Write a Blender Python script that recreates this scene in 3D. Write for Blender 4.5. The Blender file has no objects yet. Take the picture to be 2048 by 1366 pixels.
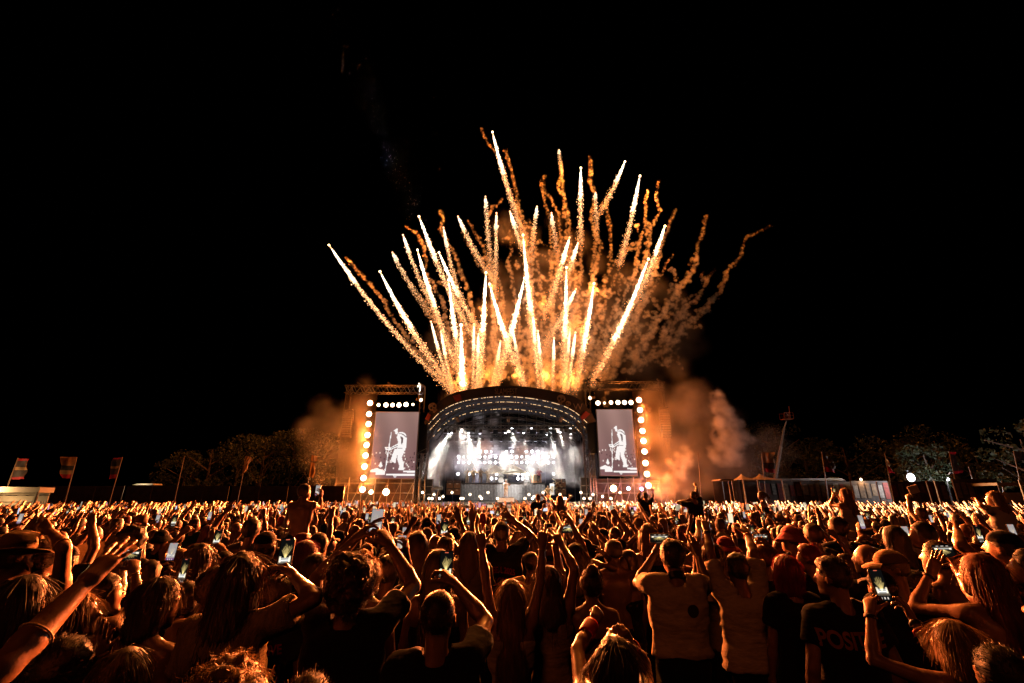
import bpy, bmesh, math, random
import numpy as np
from mathutils import Vector, Matrix

random.seed(7)
rng = np.random.default_rng(11)
SC = bpy.context.scene
COL = SC.collection
PI = math.pi
R = math.radians

# ------------------------------------------------------------------ camera
CAM_Z = 2.12
PITCH = R(19.2)
FPX = 910.0                      # focal length in pixels of a 2048 px wide frame
cam_data = bpy.data.cameras.new('camera')
cam_data.sensor_width = 36.0
cam_data.lens = 36.0 * FPX / 2048.0
cam_data.clip_start = 0.05
cam_data.clip_end = 1500.0
cam = bpy.data.objects.new('camera', cam_data)
cam.location = (0, 0, CAM_Z)
cam.rotation_euler = (PI / 2 + PITCH, 0, 0)
COL.objects.link(cam)
SC.camera = cam

# ------------------------------------------------------------------ sky (night)
world = bpy.data.worlds.new('World')
SC.world = world
world.use_nodes = True
_wn = world.node_tree
_bg = _wn.nodes['Background']
_sky = _wn.nodes.new('ShaderNodeTexSky')
_sky.sky_type = 'NISHITA'
_sky.sun_disc = False
_sky.sun_elevation = R(-6.0)
_sky.sun_rotation = R(200)
_wn.links.new(_sky.outputs[0], _bg.inputs[0])
_bg.inputs[1].default_value = 0.012

# dim warm light that falls on the crowd's backs (the field lighting behind the camera)
_sl = bpy.data.lights.new('sun', 'SUN')
_sl.energy = 0.105
_sl.color = (1.0, 0.19, 0.055)
_sl.angle = R(14)
sun = bpy.data.objects.new('sun', _sl)
sun.rotation_euler = Vector((0.35, 0.8, -0.62)).to_track_quat('-Z', 'Y').to_euler()
COL.objects.link(sun)

SC.view_settings.view_transform = 'Standard'
SC.view_settings.look = 'None'
SC.view_settings.exposure = 0.0
SC.view_settings.gamma = 1.0
SC.view_settings.use_curve_mapping = False
cy = SC.cycles
cy.max_bounces = 4
cy.diffuse_bounces = 0
cy.glossy_bounces = 1
cy.transmission_bounces = 2
cy.transparent_max_bounces = 6
cy.volume_bounces = 0
cy.sample_clamp_indirect = 2.0
cy.sample_clamp_direct = 0.0
cy.use_denoising = True
cy.volume_step_rate = 2.0
cy.volume_max_steps = 128
cy.caustics_reflective = False
cy.caustics_refractive = False

def at(px, py, Y):
    """world point on the plane y = Y that the photograph shows at (px, py)"""
    u = (px - 1024.0) / FPX
    v = (683.0 - py) / FPX
    d = Vector((u, math.cos(PITCH) - v * math.sin(PITCH), math.sin(PITCH) + v * math.cos(PITCH)))
    t = Y / d.y
    return Vector((d.x * t, Y, CAM_Z + d.z * t))

# ------------------------------------------------------------------ generic helpers
def new_obj(name, data, parent=None, mat=None, loc=None, rz=None):
    o = bpy.data.objects.new(name, data)
    COL.objects.link(o)
    if parent is not None:
        o.parent = parent
    if mat is not None:
        data.materials.append(mat)
    if loc is not None:
        o.location = loc
    if rz is not None:
        o.rotation_euler = (0, 0, rz)
    return o

def empty(name, loc=(0, 0, 0), rz=0.0):
    o = bpy.data.objects.new(name, None)
    COL.objects.link(o)
    o.location = loc
    o.rotation_euler = (0, 0, rz)
    o.empty_display_size = 0.2
    return o

def tag(o, label, cat, group=None):
    o['label'] = label
    o['category'] = cat
    if group:
        o['group'] = group
    return o

def np_mesh(name, V, F, smooth=True):
    """V (n,3), F list of (m,k) int arrays (tris / quads)"""
    if not isinstance(F, (list, tuple)):
        F = [F]
    F = [np.asarray(f, dtype=np.int32) for f in F if len(f)]
    me = bpy.data.meshes.new(name)
    V = np.asarray(V, dtype=np.float32)
    me.vertices.add(len(V))
    me.vertices.foreach_set('co', V.ravel())
    tot = np.concatenate([np.full(len(f), f.shape[1], np.int32) for f in F])
    idx = np.concatenate([f.ravel() for f in F])
    me.loops.add(len(idx))
    me.loops.foreach_set('vertex_index', idx)
    me.polygons.add(len(tot))
    st = np.zeros(len(tot), np.int32)
    st[1:] = np.cumsum(tot)[:-1]
    me.polygons.foreach_set('loop_start', st)
    me.polygons.foreach_set('loop_total', tot)
    me.polygons.foreach_set('use_smooth', np.full(len(tot), bool(smooth)))
    me.update(calc_edges=True)
    return me

def vcolor(me, C, name='tint'):
    """per-vertex colours, C (n,3)"""
    a = me.color_attributes.new(name, 'FLOAT_COLOR', 'POINT')
    c = np.ones((len(me.vertices), 4), np.float32)
    c[:, :3] = C
    a.data.foreach_set('color', c.ravel())

class MB:
    """collects simple solids; build() links them as one mesh object"""
    def __init__(self):
        self.v = []; self.f = []
    def add(self, V, F):
        b = len(self.v)
        self.v += [tuple(p) for p in V]
        self.f += [tuple(i + b for i in q) for q in F]
    def box(self, c, s, rot=None):
        hx, hy, hz = s[0] / 2, s[1] / 2, s[2] / 2
        P = [Vector((x, y, z)) for x in (-hx, hx) for y in (-hy, hy) for z in (-hz, hz)]
        if rot is not None:
            P = [rot @ p for p in P]
        c = Vector(c)
        self.add([p + c for p in P], [(0, 1, 3, 2), (4, 6, 7, 5), (0, 4, 5, 1), (2, 3, 7, 6), (0, 2, 6, 4), (1, 5, 7, 3)])
    def tube(self, a, b, ra, rb=None, n=6, cap=True):
        rb = ra if rb is None else rb
        a = Vector(a); b = Vector(b)
        d = (b - a)
        if d.length < 1e-6:
            return
        d.normalize()
        t = Vector((0, 0, 1)) if abs(d.z) < 0.9 else Vector((1, 0, 0))
        u = d.cross(t).normalized(); w = d.cross(u)
        V = []
        for (p, r) in ((a, ra), (b, rb)):
            for i in range(n):
                an = 2 * PI * i / n
                V.append(p + u * math.cos(an) * r + w * math.sin(an) * r)
        F = [(i, (i + 1) % n, n + (i + 1) % n, n + i) for i in range(n)]
        if cap:
            F += [tuple(range(n))[::-1], tuple(range(n, 2 * n))]
        self.add(V, F)
    def lathe(self, prof, n=12, c=(0, 0, 0)):
        V = []; c = Vector(c)
        for (r, z) in prof:
            for i in range(n):
                an = 2 * PI * i / n
                V.append(c + Vector((r * math.cos(an), r * math.sin(an), z)))
        F = []
        for k in range(len(prof) - 1):
            for i in range(n):
                F.append((k * n + i, k * n + (i + 1) % n, (k + 1) * n + (i + 1) % n, (k + 1) * n + i))
        F.append(tuple(range(n))[::-1])
        F.append(tuple(range((len(prof) - 1) * n, len(prof) * n)))
        self.add(V, F)
    def prism(self, poly, y0, y1):
        """polygon in xz extruded in y"""
        n = len(poly)
        V = [(x, y0, z) for x, z in poly] + [(x, y1, z) for x, z in poly]
        F = [tuple(range(n)), tuple(range(n, 2 * n))[::-1]]
        F += [(i, n + i, n + (i + 1) % n, (i + 1) % n) for i in range(n)]
        self.add(V, F)
    def mesh(self, name, smooth=False):
        me = bpy.data.meshes.new(name)
        me.from_pydata(self.v, [], self.f)
        me.update()
        if smooth:
            me.polygons.foreach_set('use_smooth', [True] * len(me.polygons))
        return me
    def build(self, name, mat, parent=None, smooth=False, loc=None, rz=None):
        return new_obj(name, self.mesh(name, smooth), parent, mat, loc, rz)

def copy_tree(o, parent=None):
    c = o.copy()
    COL.objects.link(c)
    c.parent = parent
    for ch in o.children:
        copy_tree(ch, c)
    return c

# ------------------------------------------------------------------ materials
_mats = {}
def mat(name, col, rough=0.7, metal=0.0, var=0.25, scale=8.0, bump=0.0, bscale=60.0, trans=0.0,
        spec=0.4, aniso=None, sheen=0.0):
    """procedural principled material: base colour broken up by noise, optional bump and back-lit translucency"""
    if name in _mats:
        return _mats[name]
    m = bpy.data.materials.new(name)
    m.use_nodes = True
    nt = m.node_tree
    b = nt.nodes['Principled BSDF']
    tc = nt.nodes.new('ShaderNodeTexCoord')
    mp = nt.nodes.new('ShaderNodeMapping')
    nt.links.new(tc.outputs['Object'], mp.inputs[0])
    if aniso:
        mp.inputs['Scale'].default_value = aniso
    nz = nt.nodes.new('ShaderNodeTexNoise')
    nz.inputs['Scale'].default_value = scale
    nz.inputs['Detail'].default_value = 3.0
    nt.links.new(mp.outputs[0], nz.inputs['Vector'])
    rp = nt.nodes.new('ShaderNodeValToRGB')
    c0 = [max(0.0, c * (1 - var)) for c in col]
    c1 = [min(1.0, c * (1 + var)) for c in col]
    rp.color_ramp.elements[0].position = 0.3
    rp.color_ramp.elements[1].position = 0.7
    rp.color_ramp.elements[0].color = (*c0, 1)
    rp.color_ramp.elements[1].color = (*c1, 1)
    nt.links.new(nz.outputs['Fac'], rp.inputs[0])
    nt.links.new(rp.outputs[0], b.inputs['Base Color'])
    b.inputs['Roughness'].default_value = rough
    b.inputs['Metallic'].default_value = metal
    b.inputs['Specular IOR Level'].default_value = spec
    if sheen:
        b.inputs['Sheen Weight'].default_value = sheen
    if bump:
        n2 = nt.nodes.new('ShaderNodeTexNoise')
        n2.inputs['Scale'].default_value = bscale
        n2.inputs['Detail'].default_value = 2.0
        nt.links.new(mp.outputs[0], n2.inputs['Vector'])
        bp = nt.nodes.new('ShaderNodeBump')
        bp.inputs['Strength'].default_value = bump
        bp.inputs['Distance'].default_value = 0.02
        nt.links.new(n2.outputs['Fac'], bp.inputs['Height'])
        nt.links.new(bp.outputs[0], b.inputs['Normal'])
    if trans:
        tr = nt.nodes.new('ShaderNodeBsdfTranslucent')
        nt.links.new(rp.outputs[0], tr.inputs[0])
        mx = nt.nodes.new('ShaderNodeMixShader')
        mx.inputs[0].default_value = trans
        nt.links.new(b.outputs[0], mx.inputs[1])
        nt.links.new(tr.outputs[0], mx.inputs[2])
        nt.links.new(mx.outputs[0], nt.nodes['Material Output'].inputs[0])
    _mats[name] = m
    return m

def emis(name, col, strength, sample=True):
    if name in _mats:
        return _mats[name]
    m = bpy.data.materials.new(name)
    m.use_nodes = True
    nt = m.node_tree
    nt.nodes.remove(nt.nodes['Principled BSDF'])
    e = nt.nodes.new('ShaderNodeEmission')
    e.inputs[0].default_value = (*col, 1)
    e.inputs[1].default_value = strength
    nt.links.new(e.outputs[0], nt.nodes['Material Output'].inputs[0])
    if not sample:
        m.cycles.emission_sampling = 'NONE'
    _mats[name] = m
    return m

def emis_attr(name, strength, attr='tint'):
    m = bpy.data.materials.new(name)
    m.use_nodes = True
    nt = m.node_tree
    nt.nodes.remove(nt.nodes['Principled BSDF'])
    e = nt.nodes.new('ShaderNodeEmission')
    a = nt.nodes.new('ShaderNodeAttribute')
    a.attribute_name = attr
    nt.links.new(a.outputs['Color'], e.inputs[0])
    e.inputs[1].default_value = strength
    nt.links.new(e.outputs[0], nt.nodes['Material Output'].inputs[0])
    m.cycles.emission_sampling = 'NONE'
    return m

def attr_mat(name, attr='tint', rough=0.7):
    m = bpy.data.materials.new(name)
    m.use_nodes = True
    nt = m.node_tree
    b = nt.nodes['Principled BSDF']
    a = nt.nodes.new('ShaderNodeAttribute')
    a.attribute_name = attr
    nt.links.new(a.outputs['Color'], b.inputs['Base Color'])
    b.inputs['Roughness'].default_value = rough
    return m

def volume_mat(name, col, density, noise_scale=0.6, lo=0.35, hi=0.65, attr='density', aniso=0.0, detail=4.0):
    m = bpy.data.materials.new(name)
    m.use_nodes = True
    nt = m.node_tree
    nt.nodes.remove(nt.nodes['Principled BSDF'])
    pv = nt.nodes.new('ShaderNodeVolumePrincipled')
    pv.inputs['Color'].default_value = (*col, 1)
    pv.inputs['Anisotropy'].default_value = aniso
    pv.inputs['Density Attribute'].default_value = ''
    at_ = nt.nodes.new('ShaderNodeAttribute'); at_.attribute_name = attr
    tc = nt.nodes.new('ShaderNodeTexCoord')
    nz = nt.nodes.new('ShaderNodeTexNoise')
    nz.inputs['Scale'].default_value = noise_scale
    nz.inputs['Detail'].default_value = detail
    nt.links.new(tc.outputs['Object'], nz.inputs['Vector'])
    mr = nt.nodes.new('ShaderNodeMapRange')
    mr.inputs['From Min'].default_value = lo
    mr.inputs['From Max'].default_value = hi
    mr.inputs['To Min'].default_value = 0.0
    mr.inputs['To Max'].default_value = density
    nt.links.new(nz.outputs['Fac'], mr.inputs['Value'])
    mu = nt.nodes.new('ShaderNodeMath'); mu.operation = 'MULTIPLY'
    nt.links.new(mr.outputs[0], mu.inputs[0])
    if attr:
        nt.links.new(at_.outputs['Fac'], mu.inputs[1])
    else:
        mu.inputs[1].default_value = 1.0
    nt.links.new(mu.outputs[0], pv.inputs['Density'])
    nt.links.new(pv.outputs[0], nt.nodes['Material Output'].inputs['Volume'])
    return m

def points_volume(name, P, rad, voxel, material, dens=None):
    """fog volume grown from a cloud of points with radii (geometry nodes: mesh -> points -> volume)"""
    me = bpy.data.meshes.new(name)
    me.vertices.add(len(P))
    me.vertices.foreach_set('co', np.asarray(P, np.float32).ravel())
    a = me.attributes.new('rad', 'FLOAT', 'POINT')
    a.data.foreach_set('value', np.asarray(rad, np.float32))
    o = new_obj(name, me)
    ng = bpy.data.node_groups.new(name + '_nodes', 'GeometryNodeTree')
    ng.interface.new_socket('Geometry', in_out='INPUT', socket_type='NodeSocketGeometry')
    ng.interface.new_socket('Geometry', in_out='OUTPUT', socket_type='NodeSocketGeometry')
    gi = ng.nodes.new('NodeGroupInput'); go = ng.nodes.new('NodeGroupOutput')
    na = ng.nodes.new('GeometryNodeInputNamedAttribute')
    na.data_type = 'FLOAT'; na.inputs['Name'].default_value = 'rad'
    mp = ng.nodes.new('GeometryNodeMeshToPoints')
    ng.links.new(gi.outputs[0], mp.inputs['Mesh'])
    ng.links.new(na.outputs[0], mp.inputs['Radius'])
    pv = ng.nodes.new('GeometryNodePointsToVolume')
    pv.resolution_mode = 'VOXEL_SIZE'
    pv.inputs['Density'].default_value = 1.0
    pv.inputs['Voxel Size'].default_value = voxel
    ng.links.new(mp.outputs[0], pv.inputs['Points'])
    ng.links.new(na.outputs[0], pv.inputs['Radius'])
    sm = ng.nodes.new('GeometryNodeSetMaterial')
    sm.inputs['Material'].default_value = material
    ng.links.new(pv.outputs[0], sm.inputs[0])
    ng.links.new(sm.outputs[0], go.inputs[0])
    md = o.modifiers.new('volume', 'NODES')
    md.node_group = ng
    me.materials.append(material)
    o['kind'] = 'stuff'
    return o

# vectorised value noise
_perm = rng.random((32, 32, 32)).astype(np.float32)
def vnoise(P, scale=1.0, seed=0.0):
    Q = np.asarray(P, np.float32) * scale + seed * 7.31
    I = np.floor(Q).astype(int); f = Q - I
    f = f * f * (3 - 2 * f)
    def g(dx, dy, dz):
        return _perm[(I[:, 0] + dx) & 31, (I[:, 1] + dy) & 31, (I[:, 2] + dz) & 31]
    x, y, z = f[:, 0], f[:, 1], f[:, 2]
    c00 = g(0, 0, 0) * (1 - x) + g(1, 0, 0) * x
    c10 = g(0, 1, 0) * (1 - x) + g(1, 1, 0) * x
    c01 = g(0, 0, 1) * (1 - x) + g(1, 0, 1) * x
    c11 = g(0, 1, 1) * (1 - x) + g(1, 1, 1) * x
    return (c00 * (1 - y) + c10 * y) * (1 - z) + (c01 * (1 - y) + c11 * y) * z - 0.5
# ================================================================== people: smooth-union fields -> one skin surface
class Field:
    """signed distance field on a grid; primitives are merged with a smooth union, mesh() extracts ONE surface"""
    def __init__(self, lo, hi, h):
        self.h = h
        self.lo = np.array(lo, float)
        self.n = np.ceil((np.array(hi, float) - self.lo) / h).astype(int) + 1
        self.D = np.full(self.n, 0.3, np.float32)
        self.ax = [self.lo[i] + h * np.arange(self.n[i]) for i in range(3)]
    def _blk(self, lo, hi):
        i0 = np.maximum(np.floor((lo - self.lo) / self.h).astype(int), 0)
        i1 = np.minimum(np.ceil((hi - self.lo) / self.h).astype(int) + 1, self.n)
        if np.any(i1 <= i0):
            return None
        s = tuple(slice(a, b) for a, b in zip(i0, i1))
        X = self.ax[0][s[0]][:, None, None]; Y = self.ax[1][s[1]][None, :, None]; Z = self.ax[2][s[2]][None, None, :]
        return s, X, Y, Z
    def _merge(self, s, d, k):
        A = self.D[s]
        if k <= 0:
            self.D[s] = np.minimum(A, d)
        else:
            t = np.clip(0.5 + 0.5 * (A - d) / k, 0, 1)
            self.D[s] = A * (1 - t) + d * t - k * t * (1 - t)
    def cone(self, a, b, ra, rb=None, k=0.02, sy=1.0, cut=None, cut0=None):
        rb = ra if rb is None else rb
        a = np.array(a, float); b = np.array(b, float)
        m = max(ra, rb) + k + 2 * self.h
        B = self._blk(np.minimum(a, b) - m, np.maximum(a, b) + m)
        if B is None:
            return
        s, X, Y, Z = B
        ba = (b - a) * np.array([1, sy, 1]); L = max(ba @ ba, 1e-9)
        px, py, pz = X - a[0], (Y - a[1]) * sy, Z - a[2]
        t = np.clip((px * ba[0] + py * ba[1] + pz * ba[2]) / L, 0, 1)
        d = np.sqrt((px - t * ba[0]) ** 2 + (py - t * ba[1]) ** 2 + (pz - t * ba[2]) ** 2) - (ra + (rb - ra) * t)
        for c in (cut, cut0):
            if c is not None:
                p, n = c
                d = np.maximum(d, (X - p[0]) * n[0] + (Y - p[1]) * n[1] + (Z - p[2]) * n[2])
        self._merge(s, d, k)
    def _elld(self, c, r, Rm, X, Y, Z):
        px, py, pz = X - c[0], Y - c[1], Z - c[2]
        if Rm is not None:
            Rt = Rm.T
            qx = Rt[0, 0] * px + Rt[0, 1] * py + Rt[0, 2] * pz
            qy = Rt[1, 0] * px + Rt[1, 1] * py + Rt[1, 2] * pz
            qz = Rt[2, 0] * px + Rt[2, 1] * py + Rt[2, 2] * pz
        else:
            qx, qy, qz = px, py, pz
        k0 = np.sqrt((qx / r[0]) ** 2 + (qy / r[1]) ** 2 + (qz / r[2]) ** 2)
        k1 = np.sqrt((qx / r[0] ** 2) ** 2 + (qy / r[1] ** 2) ** 2 + (qz / r[2] ** 2) ** 2)
        return k0 * (k0 - 1) / np.maximum(k1, 1e-6)
    def ell(self, c, r, Rm=None, k=0.02, cut=None):
        c = np.array(c, float); m = max(r) + k + 2 * self.h
        B = self._blk(c - m, c + m)
        if B is None:
            return
        s, X, Y, Z = B
        d = self._elld(c, r, Rm, X, Y, Z)
        for q in (cut or []):
            p, n = q
            d = np.maximum(d, (X - p[0]) * n[0] + (Y - p[1]) * n[1] + (Z - p[2]) * n[2])
        self._merge(s, d, k)
    def sub_ell(self, c, r, Rm=None, k=0.012):
        c = np.array(c, float); m = max(r) + k + 2 * self.h
        B = self._blk(c - m, c + m)
        if B is None:
            return
        s, X, Y, Z = B
        d = -self._elld(c, r, Rm, X, Y, Z)
        A = self.D[s]
        t = np.clip(0.5 - 0.5 * (A - d) / k, 0, 1)
        self.D[s] = A * (1 - t) + d * t + k * t * (1 - t)
    def sub_cone(self, a, b, ra, rb=None):
        rb = ra if rb is None else rb
        a = np.array(a, float); b = np.array(b, float); m = max(ra, rb) + 2 * self.h
        B = self._blk(np.minimum(a, b) - m, np.maximum(a, b) + m)
        if B is None:
            return
        s, X, Y, Z = B
        ba = b - a; L = ba @ ba
        px, py, pz = X - a[0], Y - a[1], Z - a[2]
        t = np.clip((px * ba[0] + py * ba[1] + pz * ba[2]) / L, 0, 1)
        d = np.sqrt((px - t * ba[0]) ** 2 + (py - t * ba[1]) ** 2 + (pz - t * ba[2]) ** 2) - (ra + (rb - ra) * t)
        self.D[s] = np.maximum(self.D[s], -d)
    def cutplane(self, p, n):
        X = self.ax[0][:, None, None]; Y = self.ax[1][None, :, None]; Z = self.ax[2][None, None, :]
        self.D = np.maximum(self.D, (X - p[0]) * n[0] + (Y - p[1]) * n[1] + (Z - p[2]) * n[2])
    def mesh(self):
        D = self.D.copy()
        D[0] = D[-1] = 0.3; D[:, 0] = D[:, -1] = 0.3; D[:, :, 0] = D[:, :, -1] = 0.3
        S = D < 0
        c = [S[i:S.shape[0] - 1 + i, j:S.shape[1] - 1 + j, l:S.shape[2] - 1 + l] for i in (0, 1) for j in (0, 1) for l in (0, 1)]
        cnt = sum(x.astype(np.int8) for x in c)
        act = (cnt > 0) & (cnt < 8)
        I = np.argwhere(act)
        if len(I) == 0:
            return np.zeros((0, 3)), np.zeros((0, 4), int)
        idx = np.full(act.shape, -1, np.int32)
        idx[act] = np.arange(len(I))
        off = np.array([(i, j, l) for i in (0, 1) for j in (0, 1) for l in (0, 1)])
        val = np.stack([D[I[:, 0] + o[0], I[:, 1] + o[1], I[:, 2] + o[2]] for o in off], 1)
        acc = np.zeros((len(I), 3)); n = np.zeros(len(I))
        for a in range(8):
            for b in range(a + 1, 8):
                if np.abs(off[a] - off[b]).sum() != 1:
                    continue
                va, vb = val[:, a], val[:, b]
                m = (va < 0) != (vb < 0)
                t = np.where(m, va / np.where(m, va - vb, 1), 0)
                acc += m[:, None] * (off[a] + t[:, None] * (off[b] - off[a]))
                n += m
        V = self.lo + self.h * (I + acc / n[:, None])
        Q = []
        for axis in range(3):
            sl0 = [slice(None)] * 3; sl1 = [slice(None)] * 3
            sl0[axis] = slice(0, -1); sl1[axis] = slice(1, None)
            A, B = S[tuple(sl0)], S[tuple(sl1)]
            for flip, M in ((False, A & ~B), (True, ~A & B)):
                E = np.argwhere(M)
                if len(E) == 0:
                    continue
                u, w = (axis + 1) % 3, (axis + 2) % 3
                o = np.zeros((4, 3), int)
                o[1, u] = -1; o[2, u] = -1; o[2, w] = -1; o[3, w] = -1
                q = np.stack([idx[tuple((E + k).T)] for k in o], 1)
                if flip:
                    q = q[:, ::-1]
                Q.append(q)
        return V, np.concatenate(Q)

def normals(V, F):
    N = np.zeros_like(V)
    a, b, c, d = (V[F[:, i]] for i in range(4))
    fn = np.cross(c - a, d - b)
    for i in range(4):
        np.add.at(N, F[:, i], fn)
    return N / np.maximum(np.linalg.norm(N, axis=1, keepdims=True), 1e-9)

def rotm(rx=0, ry=0, rz=0):
    return np.array(Matrix.Rotation(rz, 3, 'Z') @ Matrix.Rotation(ry, 3, 'Y') @ Matrix.Rotation(rx, 3, 'X'))

# ---- hands. Local frame: wrist at origin, +Z along the fingers, palm faces +Y, thumb towards -X (right hand)
HAND = {   # curl of index, middle, ring, little (0 straight .. 1 fist), spread, thumb out
    'open': ((0.05, 0.02, 0.05, 0.08), 0.16, 0.75), 'flat': ((0.04, 0.02, 0.03, 0.05), 0.05, 0.25),
    'relaxed': ((0.22, 0.28, 0.34, 0.40), 0.08, 0.5), 'fist': ((0.95, 0.97, 0.98, 1.0), 0.0, 0.0),
    'grip': ((0.50, 0.55, 0.60, 0.62), 0.05, 0.6), 'point': ((0.03, 0.9, 0.95, 0.98), 0.0, 0.1),
    'horns': ((0.05, 0.95, 0.95, 0.08), 0.12, 0.2), 'pinch': ((0.45, 0.12, 0.16, 0.2), 0.14, 0.35),
}
_hands = {}
def hand_mesh(kind, h):
    key = (kind, h)
    if key in _hands:
        return _hands[key]
    curl, spread, thumb = HAND[kind]
    f = Field((-0.13, -0.05, -0.07), (0.09, 0.12, 0.21), h)
    f.cone((0, 0, -0.06), (0, 0, 0.012), 0.026, 0.027, k=0.01, sy=1.2)
    f.cone((-0.016, 0.0, 0.02), (-0.026, 0, 0.085), 0.021, 0.017, k=0.02, sy=1.25)
    f.cone((0.014, 0.0, 0.02), (0.026, 0, 0.078), 0.021, 0.016, k=0.02, sy=1.25)
    f.cone((0, 0.0, 0.015), (0, 0, 0.085), 0.022, 0.018, k=0.02, sy=1.25)
    base = [(-0.031, 0, 0.088), (-0.010, 0, 0.095), (0.011, 0, 0.091), (0.030, 0, 0.080)]
    ln = [(0.043, 0.026, 0.021), (0.047, 0.030, 0.022), (0.044, 0.028, 0.021), (0.034, 0.021, 0.019)]
    for i in range(4):
        p = np.array(base[i]); c = curl[i]
        sp = (i - 1.4) * spread
        ang = c * 1.35
        rr = (0.0088, 0.0092, 0.0087, 0.0076)[i]
        for s in range(3):
            d = np.array([math.sin(sp) * math.cos(ang), math.sin(ang), math.cos(sp) * math.cos(ang)])
            q = p + d * ln[i][s]
            f.cone(p, q, rr * (1.0 - 0.09 * s), rr * (0.93 - 0.1 * s), k=0.006 if s else 0.009)
            p = q
            ang += c * (1.55 if s == 0 else 1.0) + 0.04
    a = 0.25 + 0.75 * thumb
    p0 = np.array([-0.022, 0.008, 0.022])
    d1 = np.array([-math.sin(a), 0.35, math.cos(a)]); d1 /= np.linalg.norm(d1)
    p1 = p0 + d1 * 0.045
    a2 = a * 0.75
    d2 = np.array([-math.sin(a2), 0.32 + (0.5 if kind in ('grip', 'pinch', 'fist') else 0), math.cos(a2)]); d2 /= np.linalg.norm(d2)
    p2 = p1 + d2 * 0.034
    p3 = p2 + d2 * 0.026
    f.cone(p0, p1, 0.0165, 0.0125, k=0.014)
    f.cone(p1, p2, 0.0115, 0.0100, k=0.006)
    f.cone(p2, p3, 0.0100, 0.0085, k=0.005)
    V, F = f.mesh()
    _hands[key] = (V, F)
    return V, F

def ik(S, W, la, lb, hint):
    S = np.array(S, float); W = np.array(W, float)
    d = W - S; L = np.linalg.norm(d); mx = (la + lb) * 0.995
    if L > mx:
        W = S + d / L * mx; d = W - S; L = mx
    if L < abs(la - lb) + 0.02:
        L = abs(la - lb) + 0.02
    u = d / np.linalg.norm(d)
    a = (la * la - lb * lb + L * L) / (2 * L)
    h = math.sqrt(max(la * la - a * a, 0))
    hv = np.array(hint, float); hv = hv - (hv @ u) * u
    n = np.linalg.norm(hv)
    hv = hv / n if n > 1e-6 else np.array([1.0, 0, 0])
    return S + u * a + hv * h, W

def ribbon_strands(paths, w0, w1, rngs):
    """paths (n, m, 3) -> thin crossed strips"""
    n, m, _ = paths.shape
    T = np.gradient(paths, axis=1)
    rv = rngs.normal(size=(n, 1, 3))
    side = np.cross(T, rv)
    side /= np.maximum(np.linalg.norm(side, axis=2, keepdims=True), 1e-9)
    w = (w0 + (w1 - w0) * np.linspace(0, 1, m))[None, :, None]
    A = paths - side * w; B = paths + side * w
    V = np.concatenate([A.reshape(-1, 3), B.reshape(-1, 3)])
    i = np.arange(n)[:, None] * m + np.arange(m - 1)[None, :]
    i = i.ravel(); o = n * m
    return V, np.stack([i, i + 1, i + 1 + o, i + o], 1)

def join(parts):
    Vs, Fs, b = [], [], 0
    for V, F in parts:
        if len(V) == 0:
            continue
        Vs.append(V); Fs.append(F + b); b += len(V)
    if not Vs:
        return np.zeros((0, 3)), np.zeros((0, 4), int)
    return np.concatenate(Vs), np.concatenate(Fs)

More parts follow.
